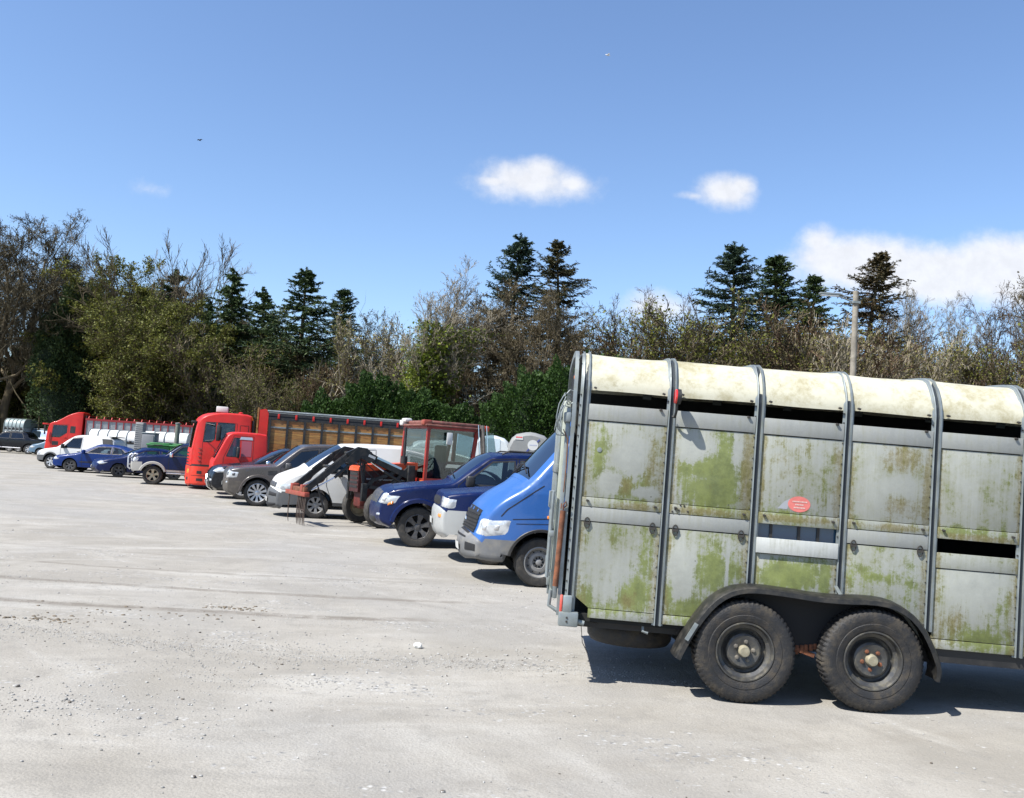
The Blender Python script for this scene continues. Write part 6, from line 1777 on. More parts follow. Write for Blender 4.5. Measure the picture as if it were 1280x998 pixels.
o = npmesh('mud_clods', V.reshape(-1, 3), (fi[None]+(np.arange(NM)*len(iv))[:, None, None]).reshape(-1, 3), basic('dried_mud', (.13, .105, .075), rough=.95, var=.4, vscale=8))
tag(o, 'dry brown mud clods dropped along the curved wheel track', 'mud', None, 'stuff')
rock = MB()
bmr = bmesh.new(); bmesh.ops.create_icosphere(bmr, subdivisions=2, radius=.035)
rq = random.Random(2)
for v in bmr.verts: v.co *= rq.uniform(.8, 1.15)
rock.add([(v.co.x*1.2, v.co.y, v.co.z*.8+.022) for v in bmr.verts], [[v.index for v in f.verts] for f in bmr.faces]); bmr.free()
r_ = rock.build('stone', basic('white_stone', (.62, .61, .58), rough=.9, var=.15, vscale=20), None, ang=0)
r_.location = (-.70, 8.25, 0); tag(r_, 'largest pale stone lying alone on the open gravel', 'stone')

# ------------------------------------------------------------------ trees
def leafmat(name, c1, c2, trans=.25, rough=.6):
    m = bpy.data.materials.new(name); m.use_nodes = True
    g = NT(m.node_tree); b = m.node_tree.nodes['Principled BSDF']
    geo = g.n('ShaderNodeNewGeometry'); oi = g.n('ShaderNodeObjectInfo')
    f = g.m('ADD', g.m('MULTIPLY', geo.outputs['Random Per Island'], .75), g.m('MULTIPLY', oi.outputs['Random'], .25))
    col = g.mix(f, c1, c2)
    g.put(b.inputs['Base Color'], col); b.inputs['Roughness'].default_value = rough
    b.inputs['Specular IOR Level'].default_value = .25
    tr = g.n('ShaderNodeBsdfTranslucent', ins={0: col})
    mx = g.n('ShaderNodeMixShader', ins={0: trans, 1: b.outputs[0], 2: tr.outputs[0]})
    out = [n for n in m.node_tree.nodes if n.type == 'OUTPUT_MATERIAL'][0]
    g.put(out.inputs[0], mx.outputs[0])
    return m
def barkmat(name, c1, c2):
    m, g, b = newmat(name)
    oc = g.n('ShaderNodeTexCoord').outputs['Object']; geo = g.n('ShaderNodeNewGeometry')
    nz = g.noise(g.scalev(oc, (1, 1, .3)), 2.2, 4, .6)
    col = g.mix(g.ss(g.m('ADD', g.m('MULTIPLY', nz, .8), g.m('MULTIPLY', geo.outputs['Random Per Island'], .3)), .3, .85), c1, c2)
    g.put(b.inputs['Base Color'], col); b.inputs['Roughness'].default_value = .9; b.inputs['Specular IOR Level'].default_value = .2
    return m
L_OLIVE = leafmat('olive_buds', (.175, .180, .030), (.060, .070, .013))
L_YEL = leafmat('yellow_green_buds', (.21, .19, .055), (.10, .095, .028))
L_BROWN = leafmat('brown_twig_buds', (.130, .108, .052), (.060, .050, .025))
L_CON = leafmat('spruce_needles', (.060, .090, .026), (.018, .038, .015), .12)
L_CONB = leafmat('blue_spruce_needles', (.048, .076, .042), (.014, .032, .021), .12)
L_CONR = leafmat('browning_spruce_needles', (.090, .060, .024), (.020, .034, .013), .12)
L_LAUR = leafmat('laurel_leaves', (.040, .082, .012), (.010, .028, .006), .2, .65)
L_IVY = leafmat('ivy_leaves', (.20, .235, .026), (.06, .095, .014), .22, .6)
B_GREY = barkmat('grey_brown_bark', (.150, .122, .080), (.065, .053, .034))
B_PALE = barkmat('pale_twig_bark', (.29, .255, .190), (.15, .128, .092))
B_DARK = barkmat('dark_brown_bark', (.080, .066, .038), (.034, .028, .016))
B_RED = barkmat('reddish_twig_bark', (.115, .076, .048), (.055, .036, .024))

def norm(v): return v/np.maximum(1e-9, np.linalg.norm(v, axis=-1, keepdims=True))
def curves(rng, O, D, Ln, n, wig, up):
    """grow M curved paths; up bends them towards the light"""
    M_ = len(O); P = np.zeros((M_, n+1, 3)); P[:, 0] = O; d = norm(D)
    for i in range(n):
        d = norm(d + rng.normal(0, wig, (M_, 3)) + np.array([0, 0, up])/n)
        P[:, i+1] = P[:, i] + d*(Ln/n)[:, None]
    return P
def tubes(P, R0, R1, k):
    """P (M,n+1,3) -> verts, quads"""
    M_, n1, _ = P.shape
    T = np.gradient(P, axis=1); T = norm(T)
    up = np.where(np.abs(T[..., 2:3]) < .9, np.array([0, 0, 1.]), np.array([1., 0, 0]))
    A = norm(np.cross(T, up)); Bv = np.cross(A, T)
    t = np.linspace(0, 1, n1)[None, :]; rad = R0[:, None]*(1-t)+R1[:, None]*t
    if k == 2:
        V = np.stack([P-A*rad[..., None], P+A*rad[..., None]], 2)
    else:
        an = np.arange(k)*2*PI/k
        V = P[:, :, None]+(A[:, :, None]*np.cos(an)[None, None, :, None]+Bv[:, :, None]*np.sin(an)[None, None, :, None])*rad[..., None, None]
    base = (np.arange(M_)*n1*k)[:, None, None]+(np.arange(n1-1)*k)[None, :, None]
    kk = np.arange(k if k > 2 else 1); k2 = (kk+1) % k
    F = np.stack([base+kk, base+k2, base+k+k2, base+k+kk], -1).reshape(-1, 4)
    return V.reshape(-1, 3), F
def quads(rng, Cn, size, aspect=1.0, D=None, flat=None):
    n = len(Cn)
    a = norm(rng.normal(0, 1, (n, 3))) if D is None else norm(D+rng.normal(0, .25, (n, 3)))
    b = norm(np.cross(a, norm(rng.normal(0, 1, (n, 3)))+ (0 if flat is None else np.array([0, 0, flat]))))
    s = (size*np.exp(rng.normal(0, .25, n)))[:, None]
    V = np.stack([Cn-a*s, Cn+b*s*aspect*.6-a*s*.1, Cn+a*s, Cn-b*s*aspect*.6+a*s*.1], 1).reshape(-1, 3)
    return V, np.arange(4*n).reshape(n, 4)
class Acc:
    def __init__(s): s.V = []; s.F = []; s.M = []; s.n = 0
    def add(s, VF, mi=0):
        V, F = VF; s.V.append(V); s.F.append(F+s.n); s.M.append(np.full(len(F), mi)); s.n += len(V); return s
    def build(s, name, mats, parent): return npmesh(name, np.concatenate(s.V), np.concatenate(s.F), mats, parent, np.concatenate(s.M))
def children_of(rng, P, R, Ln, c, t0, t1, ang, angs=.25):
    """sample c children on each path"""
    M_, n1, _ = P.shape
    t = (np.arange(c)[None]+rng.random((M_, c)))/c; t = t0+(t1-t0)*t
    x = t*(n1-1); i = np.minimum(x.astype(int), n1-2); f = (x-i)[..., None]
    r = np.arange(M_)[:, None]
    O = P[r, i]*(1-f)+P[r, i+1]*f; T = norm(P[r, i+1]-P[r, i])
    q = norm(rng.normal(0, 1, (M_, c, 3))); s = norm(np.cross(T, q))
    a = ang+rng.normal(0, angs, (M_, c, 1))
    D = T*np.cos(a)+s*np.sin(a)
    return O.reshape(-1, 3), D.reshape(-1, 3), t.reshape(-1), np.repeat(Ln, c), np.repeat(R, c)
def broadleaf(name, seed, H, r0, leaders, spread, lv, leaf=None, leafsize=.10, leafn=0, bark=None, crown_bark=None, ivy=None, twig=.011, lean=0.1, up0=.25, kind='tree'):
    """lv rows: children, t0, angle, length ratio, taper towards tip, curves n, wiggle, up"""
    rng = np.random.default_rng(seed)
    root = thing(name, None, 'tree', (0, 0, 0))
    tr, cr = Acc(), Acc()
    az = rng.uniform(0, 2*PI, leaders)
    D = np.stack([np.cos(az)*spread, np.sin(az)*spread, np.ones(leaders)], 1); O = np.zeros((leaders, 3)); O[:, 2] = -.2
    if leaders > 1: O[:, :2] = D[:, :2]*H*.02
    Ln = H*rng.uniform(.80, .95, leaders)
    P = curves(rng, O, D, Ln, 9, .05+lean*.3, up0)
    R0 = np.full(leaders, r0/math.sqrt(leaders)*1.15)
    tr.add(tubes(P, R0, R0*.16, 8), 0)
    rad = R0; allp = [P]
    for li, (c, t0, ang, rat, tap, n, wig, up) in enumerate(lv):
        O, D, t, PL, PR = children_of(rng, P, rad, Ln, c, t0, .98, ang)
        Ln2 = PL*rat*(1-tap*t)*rng.uniform(.7, 1.25, len(t))
        rr = np.maximum(PR*(1-.84*t)*.55, twig)
        P = curves(rng, O, D, Ln2, n, wig, up)
        last = li == len(lv)-1
        (tr if li == 0 else cr).add(tubes(P, rr, np.maximum(rr*.3, twig*.6), 6 if li == 0 else (4 if li == 1 else (3 if not last else 2))), 0)
        Ln, rad = Ln2, rr; allp.append(P)
    if leafn:
        Q = allp[-1].reshape(-1, 3); k = rng.integers(0, len(Q), leafn)
        cr.add(quads(rng, Q[k]+rng.normal(0, .10, (leafn, 3)), leafsize, 1.1), 1)
    if ivy:
        n, hmax, iv = ivy
        Q = np.concatenate([allp[0].reshape(-1, 3), allp[1][:, :4].reshape(-1, 3)]); 
        A0 = allp[0]; t = rng.random(n)**.8; m = rng.integers(0, len(A0), n); x = t*(hmax)*(A0.shape[1]-1); i = np.minimum(x.astype(int), A0.shape[1]-2); f = (x-i)[:, None]
        Cn = A0[m, i]*(1-f)+A0[m, i+1]*f
        wd = .35+.45*np.sin(t*PI)[:, None]*(.6+.4*np.sin(t*23+m)[:, None])
        Cn = Cn+rng.normal(0, 1, (n, 3))*wd*np.array([1, 1, .8])
        k = rng.integers(0, len(allp[1]), n//2); j = rng.integers(0, 5, n//2)
        C2 = allp[1][k, j]+rng.normal(0, .38, (n//2, 3)); C2 = C2[C2[:, 2] < H*hmax]
        iv_a = Acc(); iv_a.add(quads(rng, np.concatenate([Cn, C2]), .085, 1.3), 0); iv_a.build('ivy', [iv], root)
    tr.build('trunk', [bark or B_GREY], root)
    cr.build('crown', [crown_bark or bark or B_GREY, leaf or L_BROWN], root)
    z = np.concatenate([p.reshape(-1, 3) for p in allp])[:, 2]
    root['H0'] = float(np.percentile(z, 99.8)); return root

def conifer(name, seed, H, W_, mat, zb=.12, power=.9, n=150, droop=-.25, tip=.35, dens=34, bark=None, spray=.16, ragged=.35):
    rng = np.random.default_rng(seed)
    root = thing(name, None, 'tree', (0, 0, 0))
    tr, cr = Acc(), Acc()
    T = curves(rng, np.array([[0, 0, -.2]]), np.array([[0, 0, 1.]]), np.array([H+.2]), 12, .012, .3)
    tr.add(tubes(T, np.array([H*.016+.04]), np.array([.015]), 8))
    t = np.sort(zb+(.985-zb)*rng.random(n)**.9); x = t*12; i = np.minimum(x.astype(int), 11); f = (x-i)[:, None]
    O = T[0, i]*(1-f)+T[0, i+1]*f
    Ln = W_*((1-t)**power)*np.clip(rng.normal(.95, ragged, n), .35, 1.5)+.10
    Ln *= np.clip((t-zb+.06)/.12, .45, 1)
    az = rng.uniform(0, 2*PI, n)
    el = .65*np.clip((t-.72)/.28, 0, 1)+droop*(1-t)+rng.normal(0, .24, n)
    D = np.stack([np.cos(az)*np.cos(el), np.sin(az)*np.cos(el), np.sin(el)], 1)
    P = np.zeros((n, 7, 3)); P[:, 0] = O; d = D.copy()
    for k in range(6):
        d = norm(d+np.array([0, 0, (-.09 if k < 3 else tip*.38)])+rng.normal(0, .04, (n, 3))); P[:, k+1] = P[:, k]+d*(Ln/6)[:, None]
    tr.add(tubes(P, np.maximum(.014+Ln*.010, .016), np.full(n, .009), 4))
    ns = 16
    O2, D2, t2, PL, _ = children_of(rng, P, Ln*.01, Ln, ns, .10, 1.0, .85, .2)
    D2[:, 2] = D2[:, 2]*.35-.12
    L2 = np.minimum(PL*.30, .85)*(1.05-t2*.75)*rng.uniform(.5, 1.25, len(t2))+.06
    P2 = curves(rng, O2, D2, L2, 3, .08, -.06)
    cr.add(tubes(P2, np.full(len(P2), .012), np.full(len(P2), .006), 2), 0)
    m = int(dens/10*2)
    O3, D3, t3, PL3, _ = children_of(rng, P2, L2, L2, m, .0, 1.0, .6, .3)
    D3[:, 2] -= .22
    cr.add(quads(rng, O3+norm(D3)*spray*.3, np.full(len(O3), spray*.5), .48, D3), 1)
    O4, D4, t4, _, _ = children_of(rng, P, Ln, Ln, 30, .15, 1.0, .5, .25)
    cr.add(quads(rng, O4+rng.normal(0, .03, O4.shape), np.full(len(O4), spray*.5), .45, D4), 1)
    k = int(H*14); zt_ = rng.random(k)**.6; O5 = T[0, -1]*zt_[:, None]+T[0, -3]*(1-zt_[:, None]); D5 = norm(rng.normal(0, .6, (k, 3))+np.array([0, 0, .6]))
    cr.add(quads(rng, O5+D5*.07, np.full(k, spray*.45), .4, D5), 1)
    tr.build('trunk', [bark or B_DARK], root)
    cr.build('crown', [bark or B_DARK, mat], root)
    root['H0'] = H; return root

def leafmass(name, seed, blobs, n, mat, size, stems, hedge=False, core=None):
    """dense evergreen bush: leaves gathered in lumps over several lobes, with stems inside"""
    rng = np.random.default_rng(seed)
    root = thing(name, None, 'tree', (0, 0, 0))
    Cn = []; Dn = []
    w = np.array([b[3]*b[5] for b in blobs]); w = w/w.sum()
    for b, q in zip(blobs, w):
        x, y, z, rx, ry, rz = b; k = int(n*q)
        d = norm(rng.normal(0, 1, (k, 3))); d[:, 2] = np.abs(d[:, 2])*np.where(rng.random(k) < .82, 1, -.7); d = norm(d)
        lump = 1+.13*np.sin(d[:, 0]*7+x)*np.sin(d[:, 1]*6+z)+.10*np.sin(d[:, 2]*11+d[:, 0]*9)+.06*np.sin(d[:, 0]*23)*np.sin(d[:, 2]*19+x)
        rad = lump*(1-.42*rng.random(k)**2.0)
        Cn.append(np.array([x, y, z])+d*rad[:, None]*np.array([rx, ry, rz])); Dn.append(d)
    Cn = np.concatenate(Cn); Dn = np.concatenate(Dn); kk = Cn[:, 2] > .1; Cn = Cn[kk]; Dn = Dn[kk]
    a = Acc(); a.add(quads(rng, Cn, np.full(len(Cn), size), 1.1, Dn+np.array([0, 0, .4])+rng.normal(0, .5, Dn.shape)), 0)
    a.build('crown', [mat], root)
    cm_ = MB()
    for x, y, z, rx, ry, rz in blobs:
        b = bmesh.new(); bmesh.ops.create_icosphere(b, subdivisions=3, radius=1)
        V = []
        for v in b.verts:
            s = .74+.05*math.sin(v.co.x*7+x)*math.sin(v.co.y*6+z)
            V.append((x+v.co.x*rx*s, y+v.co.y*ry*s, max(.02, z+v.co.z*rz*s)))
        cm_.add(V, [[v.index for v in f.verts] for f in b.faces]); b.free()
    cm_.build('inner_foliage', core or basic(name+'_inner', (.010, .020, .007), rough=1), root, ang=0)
    t = Acc(); O = np.array([[b[0]+rng.normal(0, .2), b[1], -.1] for b in blobs for _ in range(stems)])
    P = curves(rng, O, np.tile([0, 0, 1.], (len(O), 1))+rng.normal(0, .25, (len(O), 3)), np.full(len(O), max(b[2] for b in blobs)), 5, .12, .2)
    t.add(tubes(P, np.full(len(O), .07), np.full(len(O), .02), 5)); t.build('trunk', [B_DARK], root)
    root['H0'] = max(b[2]+b[5] for b in blobs); return root

# prototypes: level rows are (children, t0, angle, length ratio, taper, segments, wiggle, up)
PR = {}
big = [(16, .26, .85, .52, .45, 7, .16, .35), (9, .12, .75, .50, .45, 5, .20, .22), (9, .10, .72, .46, .4, 4, .24, .15), (7, .08, .70, .55, .3, 3, .28, .05)]
oak_ = [(20, .24, .85, .52, .40, 7, .16, .35), (10, .12, .75, .50, .45, 5, .20, .22), (10, .10, .72, .46, .4, 4, .24, .15), (9, .08, .70, .60, .3, 3, .28, .05)]
up_ = [(16, .22, .55, .38, .45, 6, .10, .45), (8, .15, .60, .46, .4, 5, .14, .30), (8, .10, .60, .48, .35, 4, .18, .18), (5, .1, .6, .55, .3, 3, .22, .05)]
bush = [(15, .10, .60, .46, .35, 6, .13, .30), (9, .10, .60, .46, .4, 4, .18, .20), (9, .08, .62, .48, .3, 3, .22, .12)]
PR['oak'] = broadleaf('bare_tree', 11, 20, .42, 2, .10, oak_, leafmat('dull_oak_buds', (.06, .052, .022), (.03, .027, .013)), .045, 16000, B_GREY, barkmat('lichen_twigs', (.125, .108, .070), (.058, .050, .033)), twig=.016)
PR['fan'] = broadleaf('bare_tree', 14, 18, .24, 3, .10, [(20, .3, .62, .46, .45, 6, .06, .2), (12, .15, .5, .42, .4, 4, .10, .1), (8, .1, .5, .5, .3, 3, .12, .0)], L_BROWN, .05, 200, B_GREY, twig=.018)
PR['ash'] = broadleaf('bare_tree', 21, 17, .20, 2, .10, up_, L_BROWN, .045, 900, B_GREY, B_RED, twig=.012)
PR['ash2'] = broadleaf('bare_tree', 22, 16, .18, 3, .14, up_, L_BROWN, .06, 300, B_PALE, B_PALE, twig=.010)
PR['brown'] = broadleaf('bare_tree', 23, 15, .22, 3, .13, up_, L_BROWN, .050, 12000, B_GREY, B_GREY, twig=.014)
PR['olive'] = broadleaf('leafing_tree', 31, 16, .28, 3, .14, big, L_OLIVE, .075, 60000, B_DARK, B_DARK, twig=.014)
PR['olive2'] = broadleaf('leafing_tree', 32, 12, .22, 6, .30, big, L_OLIVE, .065, 80000, B_DARK, B_DARK, twig=.012)
PR['shrub'] = broadleaf('thicket_shrub', 41, 7, .14, 9, .36, bush, L_OLIVE, .042, 12000, B_GREY, B_GREY, twig=.012)
PR['shrub_y'] = broadleaf('thicket_shrub', 42, 7, .13, 9, .34, bush, L_YEL, .040, 12000, B_PALE, B_PALE, twig=.012)
PR['shrub_b'] = broadleaf('thicket_shrub', 43, 7, .13, 8, .36, bush, L_BROWN, .045, 9000, B_RED, B_RED, twig=.012)
PR['ivy'] = broadleaf('ivy_clad_tree', 51, 17, .26, 3, .13, up_, L_BROWN, .05, 100, B_PALE, B_PALE, ivy=(26000, .74, L_IVY), twig=.011)
PR['con'] = conifer('conifer', 61, 16, 4.6, L_CON, .16, .80, 330, -.05, .5)
PR['conb'] = conifer('conifer', 62, 18, 4.6, L_CONB, .16, .80, 310, .10, .6, spray=.17)
PR['conr'] = conifer('conifer', 63, 18, 5.2, L_CONR, .14, .75, 340, .05, .6)
PR['cond'] = conifer('conifer', 64, 15, 2.8, L_CON, .05, .72, 260, -.55, .3, ragged=.45, spray=.20)
PR['con2'] = conifer('conifer', 65, 17, 6.0, L_CON, .14, .92, 270, .22, .5, ragged=.25, spray=.2)
PR['yew'] = leafmass('evergreen_tree', 71, [(0, 0, 4.5, 2.4, 2.2, 4.2), (.4, 0, 8.5, 1.8, 1.7, 3.6), (-.9, .3, 7, 1.6, 1.6, 3)], 60000, L_CON, .075, 3)
TREEUSED = set()
def place(kind, x, y, H, label, group, ws=1.0, rz=0.0, name=None):
    src = PR[kind]
    if kind in TREEUSED: o = copy_tree(src)
    else: o = src; TREEUSED.add(kind)
    s = H/src['H0']
    o.location = (x, y, 0); o.scale = (s*ws, s*ws, s); o.rotation_euler = (math.sin(x*3.1)*.022, math.cos(x*5.7)*.022, rz)
    o['label'] = label; o['group'] = group; o['category'] = 'tree' if 'shrub' not in o.name else 'shrub'
    return o
TREES = [
    ('oak', -44.87, 80.0, 21.77, 1.30, 1.48, 'huge spreading bare tree at the left edge of the wood', 'bare trees of the wood'),
    ('oak', -53.35, 84.0, 21.06, 1.00, 0.65, 'bare tree cut off by the left edge of the photo', 'bare trees of the wood'),
    ('oak', -44.33, 88.0, 19.53, 0.80, 2.49, 'lower bare tree right of the huge spreading one', 'bare trees of the wood'),
    ('yew', -38.36, 78.0, 15.08, 1.00, 0.97, 'dark narrow evergreen between the huge bare tree and the olive trees', 'conifers of the wood'),
    ('yew', -46.91, 90.0, 13.07, 1.20, 0.42, 'dark evergreen low behind the huge bare tree', 'conifers of the wood'),
    ('olive', -35.68, 80.0, 17.63, 1.00, 2.52, 'tall olive-green leafing tree behind the rounded one', 'leafing trees of the wood'),
    ('olive', -35.36, 86.0, 18.08, 1.00, 5.76, 'olive-topped tree behind, left of the fan-branched bare tree', 'leafing trees of the wood'),
    ('cond', -32.90, 84.0, 17.88, 1.40, 5.03, 'dark drooping conifer half hidden by the fan-branched tree', 'conifers of the wood'),
    ('olive2', -28.34, 71.0, 12.90, 1.15, 4.81, 'rounded olive-green tree in front, left of the timber-bodied lorry', 'leafing trees of the wood'),
    ('olive2', -38.22, 82.0, 10.73, 1.00, 1.39, 'lower olive-green tree above the long red lorry', 'leafing trees of the wood'),
    ('olive2', -47.05, 88.0, 9.02, 1.00, 3.37, 'low olive-green tree at the foot of the huge bare one', 'leafing trees of the wood'),
    ('fan', -29.87, 80.0, 19.98, 1.00, 1.74, 'tall bare tree with fan of long curved branches', 'bare trees of the wood'),
    ('cond', -27.51, 80.0, 14.53, 1.00, 1.08, 'small dark conifer just right of the fan-branched bare tree', 'conifers of the wood'),
    ('cond', -24.06, 76.0, 16.58, 1.30, 0.67, 'narrow dark conifer with drooping tufted branches', 'conifers of the wood'),
    ('cond', -20.73, 75.0, 15.01, 1.25, 1.35, 'thin conifer between the tufted one and the broad fir', 'conifers of the wood'),
    ('con2', -16.92, 72.0, 16.70, 1.50, 5.82, 'broad open-branched fir above the timber-bodied lorry', 'conifers of the wood'),
    ('con', -14.75, 78.0, 15.92, 1.35, 5.21, 'short dark conifer right of the broad fir', 'conifers of the wood'),
    ('shrub', -22.41, 70.0, 10.39, 1.20, 5.07, 'brown-olive bush below the tufted conifer', 'shrubs at the wood edge'),
    ('shrub', -17.69, 66.0, 7.45, 1.20, 5.03, 'low olive bush below the broad fir, left side', 'shrubs at the wood edge'),
    ('shrub_b', -15.12, 70.0, 8.98, 1.10, 1.21, 'brown bush right under the broad fir', 'shrubs at the wood edge'),
    ('shrub_y', -11.94, 70.0, 12.33, 1.10, 1.95, 'yellowish twiggy bush left of the ivy-clad tree', 'shrubs at the wood edge'),
    ('shrub', -9.54, 74.0, 8.82, 1.10, 3.94, 'olive bush at the foot of the ivy-clad tree', 'shrubs at the wood edge'),
    ('ivy', -7.31, 63.0, 16.01, 1.30, 4.60, 'bare pale tree with trunk wrapped in bright ivy', 'bare trees of the wood'),
    ('brown', -4.11, 72.0, 15.58, 1.10, 5.37, 'brown bare tree just right of the ivy-clad one', 'bare trees of the wood'),
    ('brown', -4.85, 74.0, 13.45, 1.10, 5.53, 'lower brown bare tree in front of the ivy-clad gap', 'bare trees of the wood'),
    ('conb', -0.89, 76.0, 21.01, 1.35, 0.54, 'bluish spruce with airy pointed top in the middle of the wood', 'conifers of the wood'),
    ('brown', -1.50, 68.0, 15.58, 1.15, 3.80, 'brown bare tree hiding the lower half of the bluish spruce', 'bare trees of the wood'),
    ('brown', 1.13, 64.0, 13.65, 1.10, 4.22, 'brown bare tree between the bluish and brownish spruces', 'bare trees of the wood'),
    ('conr', 3.61, 70.0, 19.07, 1.30, 3.18, 'dense brownish spruce right of the bluish one', 'conifers of the wood'),
    ('brown', 2.84, 62.0, 13.84, 1.00, 1.12, 'brown bare tree in front of the brownish spruce', 'bare trees of the wood'),
    ('ash', 5.77, 66.0, 13.13, 0.90, 2.97, 'thin bare tree at the right flank of the brownish spruce', 'bare trees of the wood'),
    ('ash', 7.83, 66.0, 15.54, 0.95, 0.56, 'thin bare tree standing against the small low cloud', 'bare trees of the wood'),
    ('ash2', 10.40, 68.0, 13.28, 0.90, 5.87, 'pale slender bare tree left of the olive thicket', 'bare trees of the wood'),
    ('shrub', 10.95, 62.0, 12.91, 1.20, 5.44, 'olive-brown thicket left of the blue-green spruce', 'shrubs at the wood edge'),
    ('shrub', 13.41, 62.0, 13.80, 1.15, 3.44, 'tallest olive-brown thicket in front of the blue-green spruce', 'shrubs at the wood edge'),
    ('shrub_b', 8.28, 60.0, 10.67, 1.10, 1.89, 'reddish-brown bush behind the roof of the trailer, left end', 'shrubs at the wood edge'),
    ('conb', 16.33, 66.0, 18.80, 1.45, 5.71, 'blue-green spruce left of the pair by the lamp', 'conifers of the wood'),
    ('con', 20.63, 68.0, 19.14, 1.60, 3.59, 'dark green spruce between the blue-green and the brown-topped one', 'conifers of the wood'),
    ('con', 23.86, 72.0, 18.39, 1.30, 5.54, 'shorter dark spruce just left of the lamp pole', 'conifers of the wood'),
    ('conr', 25.87, 68.0, 19.79, 1.40, 5.33, 'brown-topped spruce right behind the lamp pole', 'conifers of the wood'),
    ('shrub_b', 19.83, 58.0, 12.97, 1.20, 3.19, 'reddish-brown thicket left of the lamp pole', 'shrubs at the wood edge'),
    ('shrub', 16.83, 60.0, 11.50, 1.00, 2.60, 'olive bush between the two dark spruces and the trailer roof', 'shrubs at the wood edge'),
    ('shrub_y', 20.55, 55.0, 11.76, 1.00, 3.76, 'yellowish bush at the lamp pole', 'shrubs at the wood edge'),
    ('ash', 27.83, 66.0, 16.25, 0.95, 2.71, 'bare tree just right of the brown-topped spruce', 'bare trees of the wood'),
    ('ash2', 32.29, 72.0, 17.96, 0.90, 1.01, 'pale bare tree under the big cloud', 'bare trees of the wood'),
    ('ash2', 34.90, 72.0, 17.15, 0.90, 1.92, 'pale bare tree in the middle of the right-hand gap', 'bare trees of the wood'),
    ('ash2', 38.42, 74.0, 16.87, 0.90, 5.10, 'smaller pale bare tree left of the tall right-hand one', 'bare trees of the wood'),
    ('ash', 35.10, 64.0, 17.91, 1.00, 0.27, 'tall bare tree at the right edge of the photo', 'bare trees of the wood'),
    ('brown', 38.47, 66.0, 17.67, 1.00, 0.29, 'bare tree cut off by the right edge of the photo', 'bare trees of the wood'),
    ('shrub_y', 24.04, 58.0, 11.41, 1.00, 3.93, 'yellowish thicket right of the lamp pole', 'shrubs at the wood edge'),
    ('shrub_b', 27.81, 60.0, 12.21, 1.00, 1.76, 'reddish thicket under the big cloud', 'shrubs at the wood edge'),
    ('shrub_y', 29.48, 58.0, 11.77, 1.00, 3.36, 'yellow-green thicket before the tall right-hand tree', 'shrubs at the wood edge'),
    ('shrub', 31.21, 56.0, 11.85, 1.00, 2.96, 'olive thicket at the right edge of the photo', 'shrubs at the wood edge'),
    ('ash2', 43.36, 70.0, 17.02, 1.00, 2.15, 'pale bare tree beyond the right edge', 'bare trees of the wood'),
    ('olive', -58.59, 84.0, 17.27, 1.00, 6.26, 'leafing tree beyond the left edge', 'leafing trees of the wood'),
    ('brown', -24.45, 84.0, 14.18, 1.00, 1.23, 'brown bare tree behind the two thin conifers', 'bare trees of the wood'),
    ('brown', -13.24, 84.0, 14.91, 1.00, 2.59, 'brown bare tree far behind the yellowish bush', 'bare trees of the wood'),
    ('olive', -23.26, 88.0, 14.92, 1.10, 1.27, 'leafing tree low behind the broad fir', 'leafing trees of the wood'),
    ('olive', -31.09, 88.0, 14.41, 1.00, 3.97, 'leafing tree low behind the tufted conifer', 'leafing trees of the wood'),
    ('ash', 15.82, 80.0, 18.16, 1.00, 1.74, 'thin bare top showing left of the blue-green spruce', 'bare trees of the wood'),
]

for i_, row in enumerate(TREES):
    kind, x, y, H, ws, rz, label, group = row
    place(kind, x, y, H, label, group, ws, rz)
for k, v in PR.items():
    if k not in TREEUSED:
        for ch in list(v.children): bpy.data.objects.remove(ch)
        bpy.data.objects.remove(v)

# the rounded laurel bank behind the grey and white horse trailers
hd = leafmass('laurel_hedge', 81, [(-.6, .2, 2.5, 1.5, 1.5, 2.6), (.7, -.3, 3.2, 1.6, 1.6, 3.1), (2.3, .1, 3.6, 1.8, 1.8, 3.2), (3.9, .4, 3.9, 1.7, 1.6, 3.4), (5.6, .2, 3.8, 1.7, 1.6, 3.4), (7.1, .3, 3.0, 1.5, 1.4, 2.8), (-1.3, .3, 1.3, 1.0, 1.2, 1.6), (3.0, -1.2, 2.2, 1.3, 1.0, 2.0), (1.2, -1.3, 1.7, 1.2, 1.0, 1.6)], 130000, L_LAUR, .062, 2)
hd.location = (.2, 45.5, 0); tag(hd, 'dense bright green laurel bank behind the horse trailers', 'hedge')
hd2 = leafmass('laurel_hedge', 82, [(-3, .2, 2.4, 2.4, 1.5, 2.9), (-.4, -.1, 3.3, 2.0, 1.5, 3.4), (2.0, .1, 2.9, 2.2, 1.5, 3.1), (4.6, .1, 2.5, 2.2, 1.5, 2.7)], 90000, L_LAUR, .075, 2)
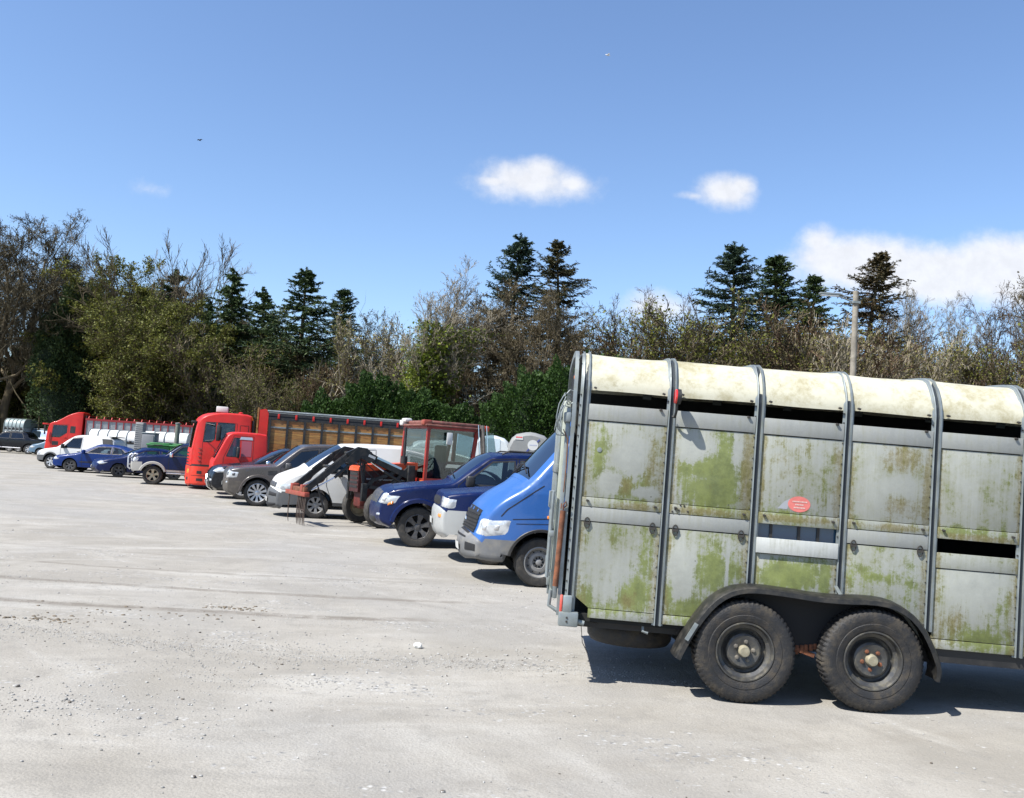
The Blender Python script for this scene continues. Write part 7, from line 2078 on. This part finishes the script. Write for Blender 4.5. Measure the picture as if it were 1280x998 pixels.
hd2.location = (-8.6, 58, 0); tag(hd2, 'low dark green laurel hedge behind the timber-bodied lorry', 'hedge')

# ---- understorey and the deep wood behind: nobody could count it
def mass(name, label, seed, n, xr, yr, hf, mat, bark, size, twigs):
    rng = np.random.default_rng(seed)
    a = Acc()
    x = rng.uniform(*xr, n); y = rng.uniform(*yr, n)+np.where(x > 0, -x*.25, np.clip((-x-26)*.8, 0, 13))
    lump = .55+.45*np.sin(x*.9+seed)*np.sin(x*.37+1.3)+.18*np.sin(x*2.9+y)
    z = rng.random(n)**.8*(hf(x)*np.clip(lump, .35, 1.1))
    a.add(quads(rng, np.stack([x, y, z+.1], 1), np.full(n, size), 1.1), 1)
    m = twigs; x = rng.uniform(*xr, m); y = rng.uniform(*yr, m)+np.where(x > 0, -x*.25, np.clip((-x-26)*.8, 0, 13))
    h = hf(x)*rng.uniform(.6, 1.35, m)
    P = curves(rng, np.stack([x, y, x*0], 1), np.tile([0, 0, 1.], (m, 1))+rng.normal(0, .22, (m, 3)), h, 5, .12, .15)
    a.add(tubes(P, np.full(m, .05), np.full(m, .012), 4), 0)
    O, D, t, PL, PRr = children_of(rng, P, h*0+.03, h, 7, .3, 1, .7)
    P2 = curves(rng, O, D, PL*.28, 3, .18, .2)
    a.add(tubes(P2, np.full(len(P2), .018), np.full(len(P2), .008), 2), 0)
    o = a.build(name, [bark, mat], None); tag(o, label, None, None, 'stuff')
    return o
mass('undergrowth', 'tangled dark undergrowth along the front of the wood', 91, 90000, (-58, 42), (69, 79), lambda x: np.where(x < -14, 3.6, np.where(x < 12, 3.4, 2.4)), L_OLIVE, B_DARK, .075, 2400)
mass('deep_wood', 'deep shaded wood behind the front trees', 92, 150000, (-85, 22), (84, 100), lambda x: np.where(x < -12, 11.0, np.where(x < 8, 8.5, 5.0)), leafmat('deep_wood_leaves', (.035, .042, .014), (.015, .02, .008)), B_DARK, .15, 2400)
mass('far_thicket', 'pale leafless thicket on the right behind the lamp', 93, 16000, (16, 62), (82, 92), lambda x: 4.5+0*x, L_YEL, B_PALE, .05, 1100)
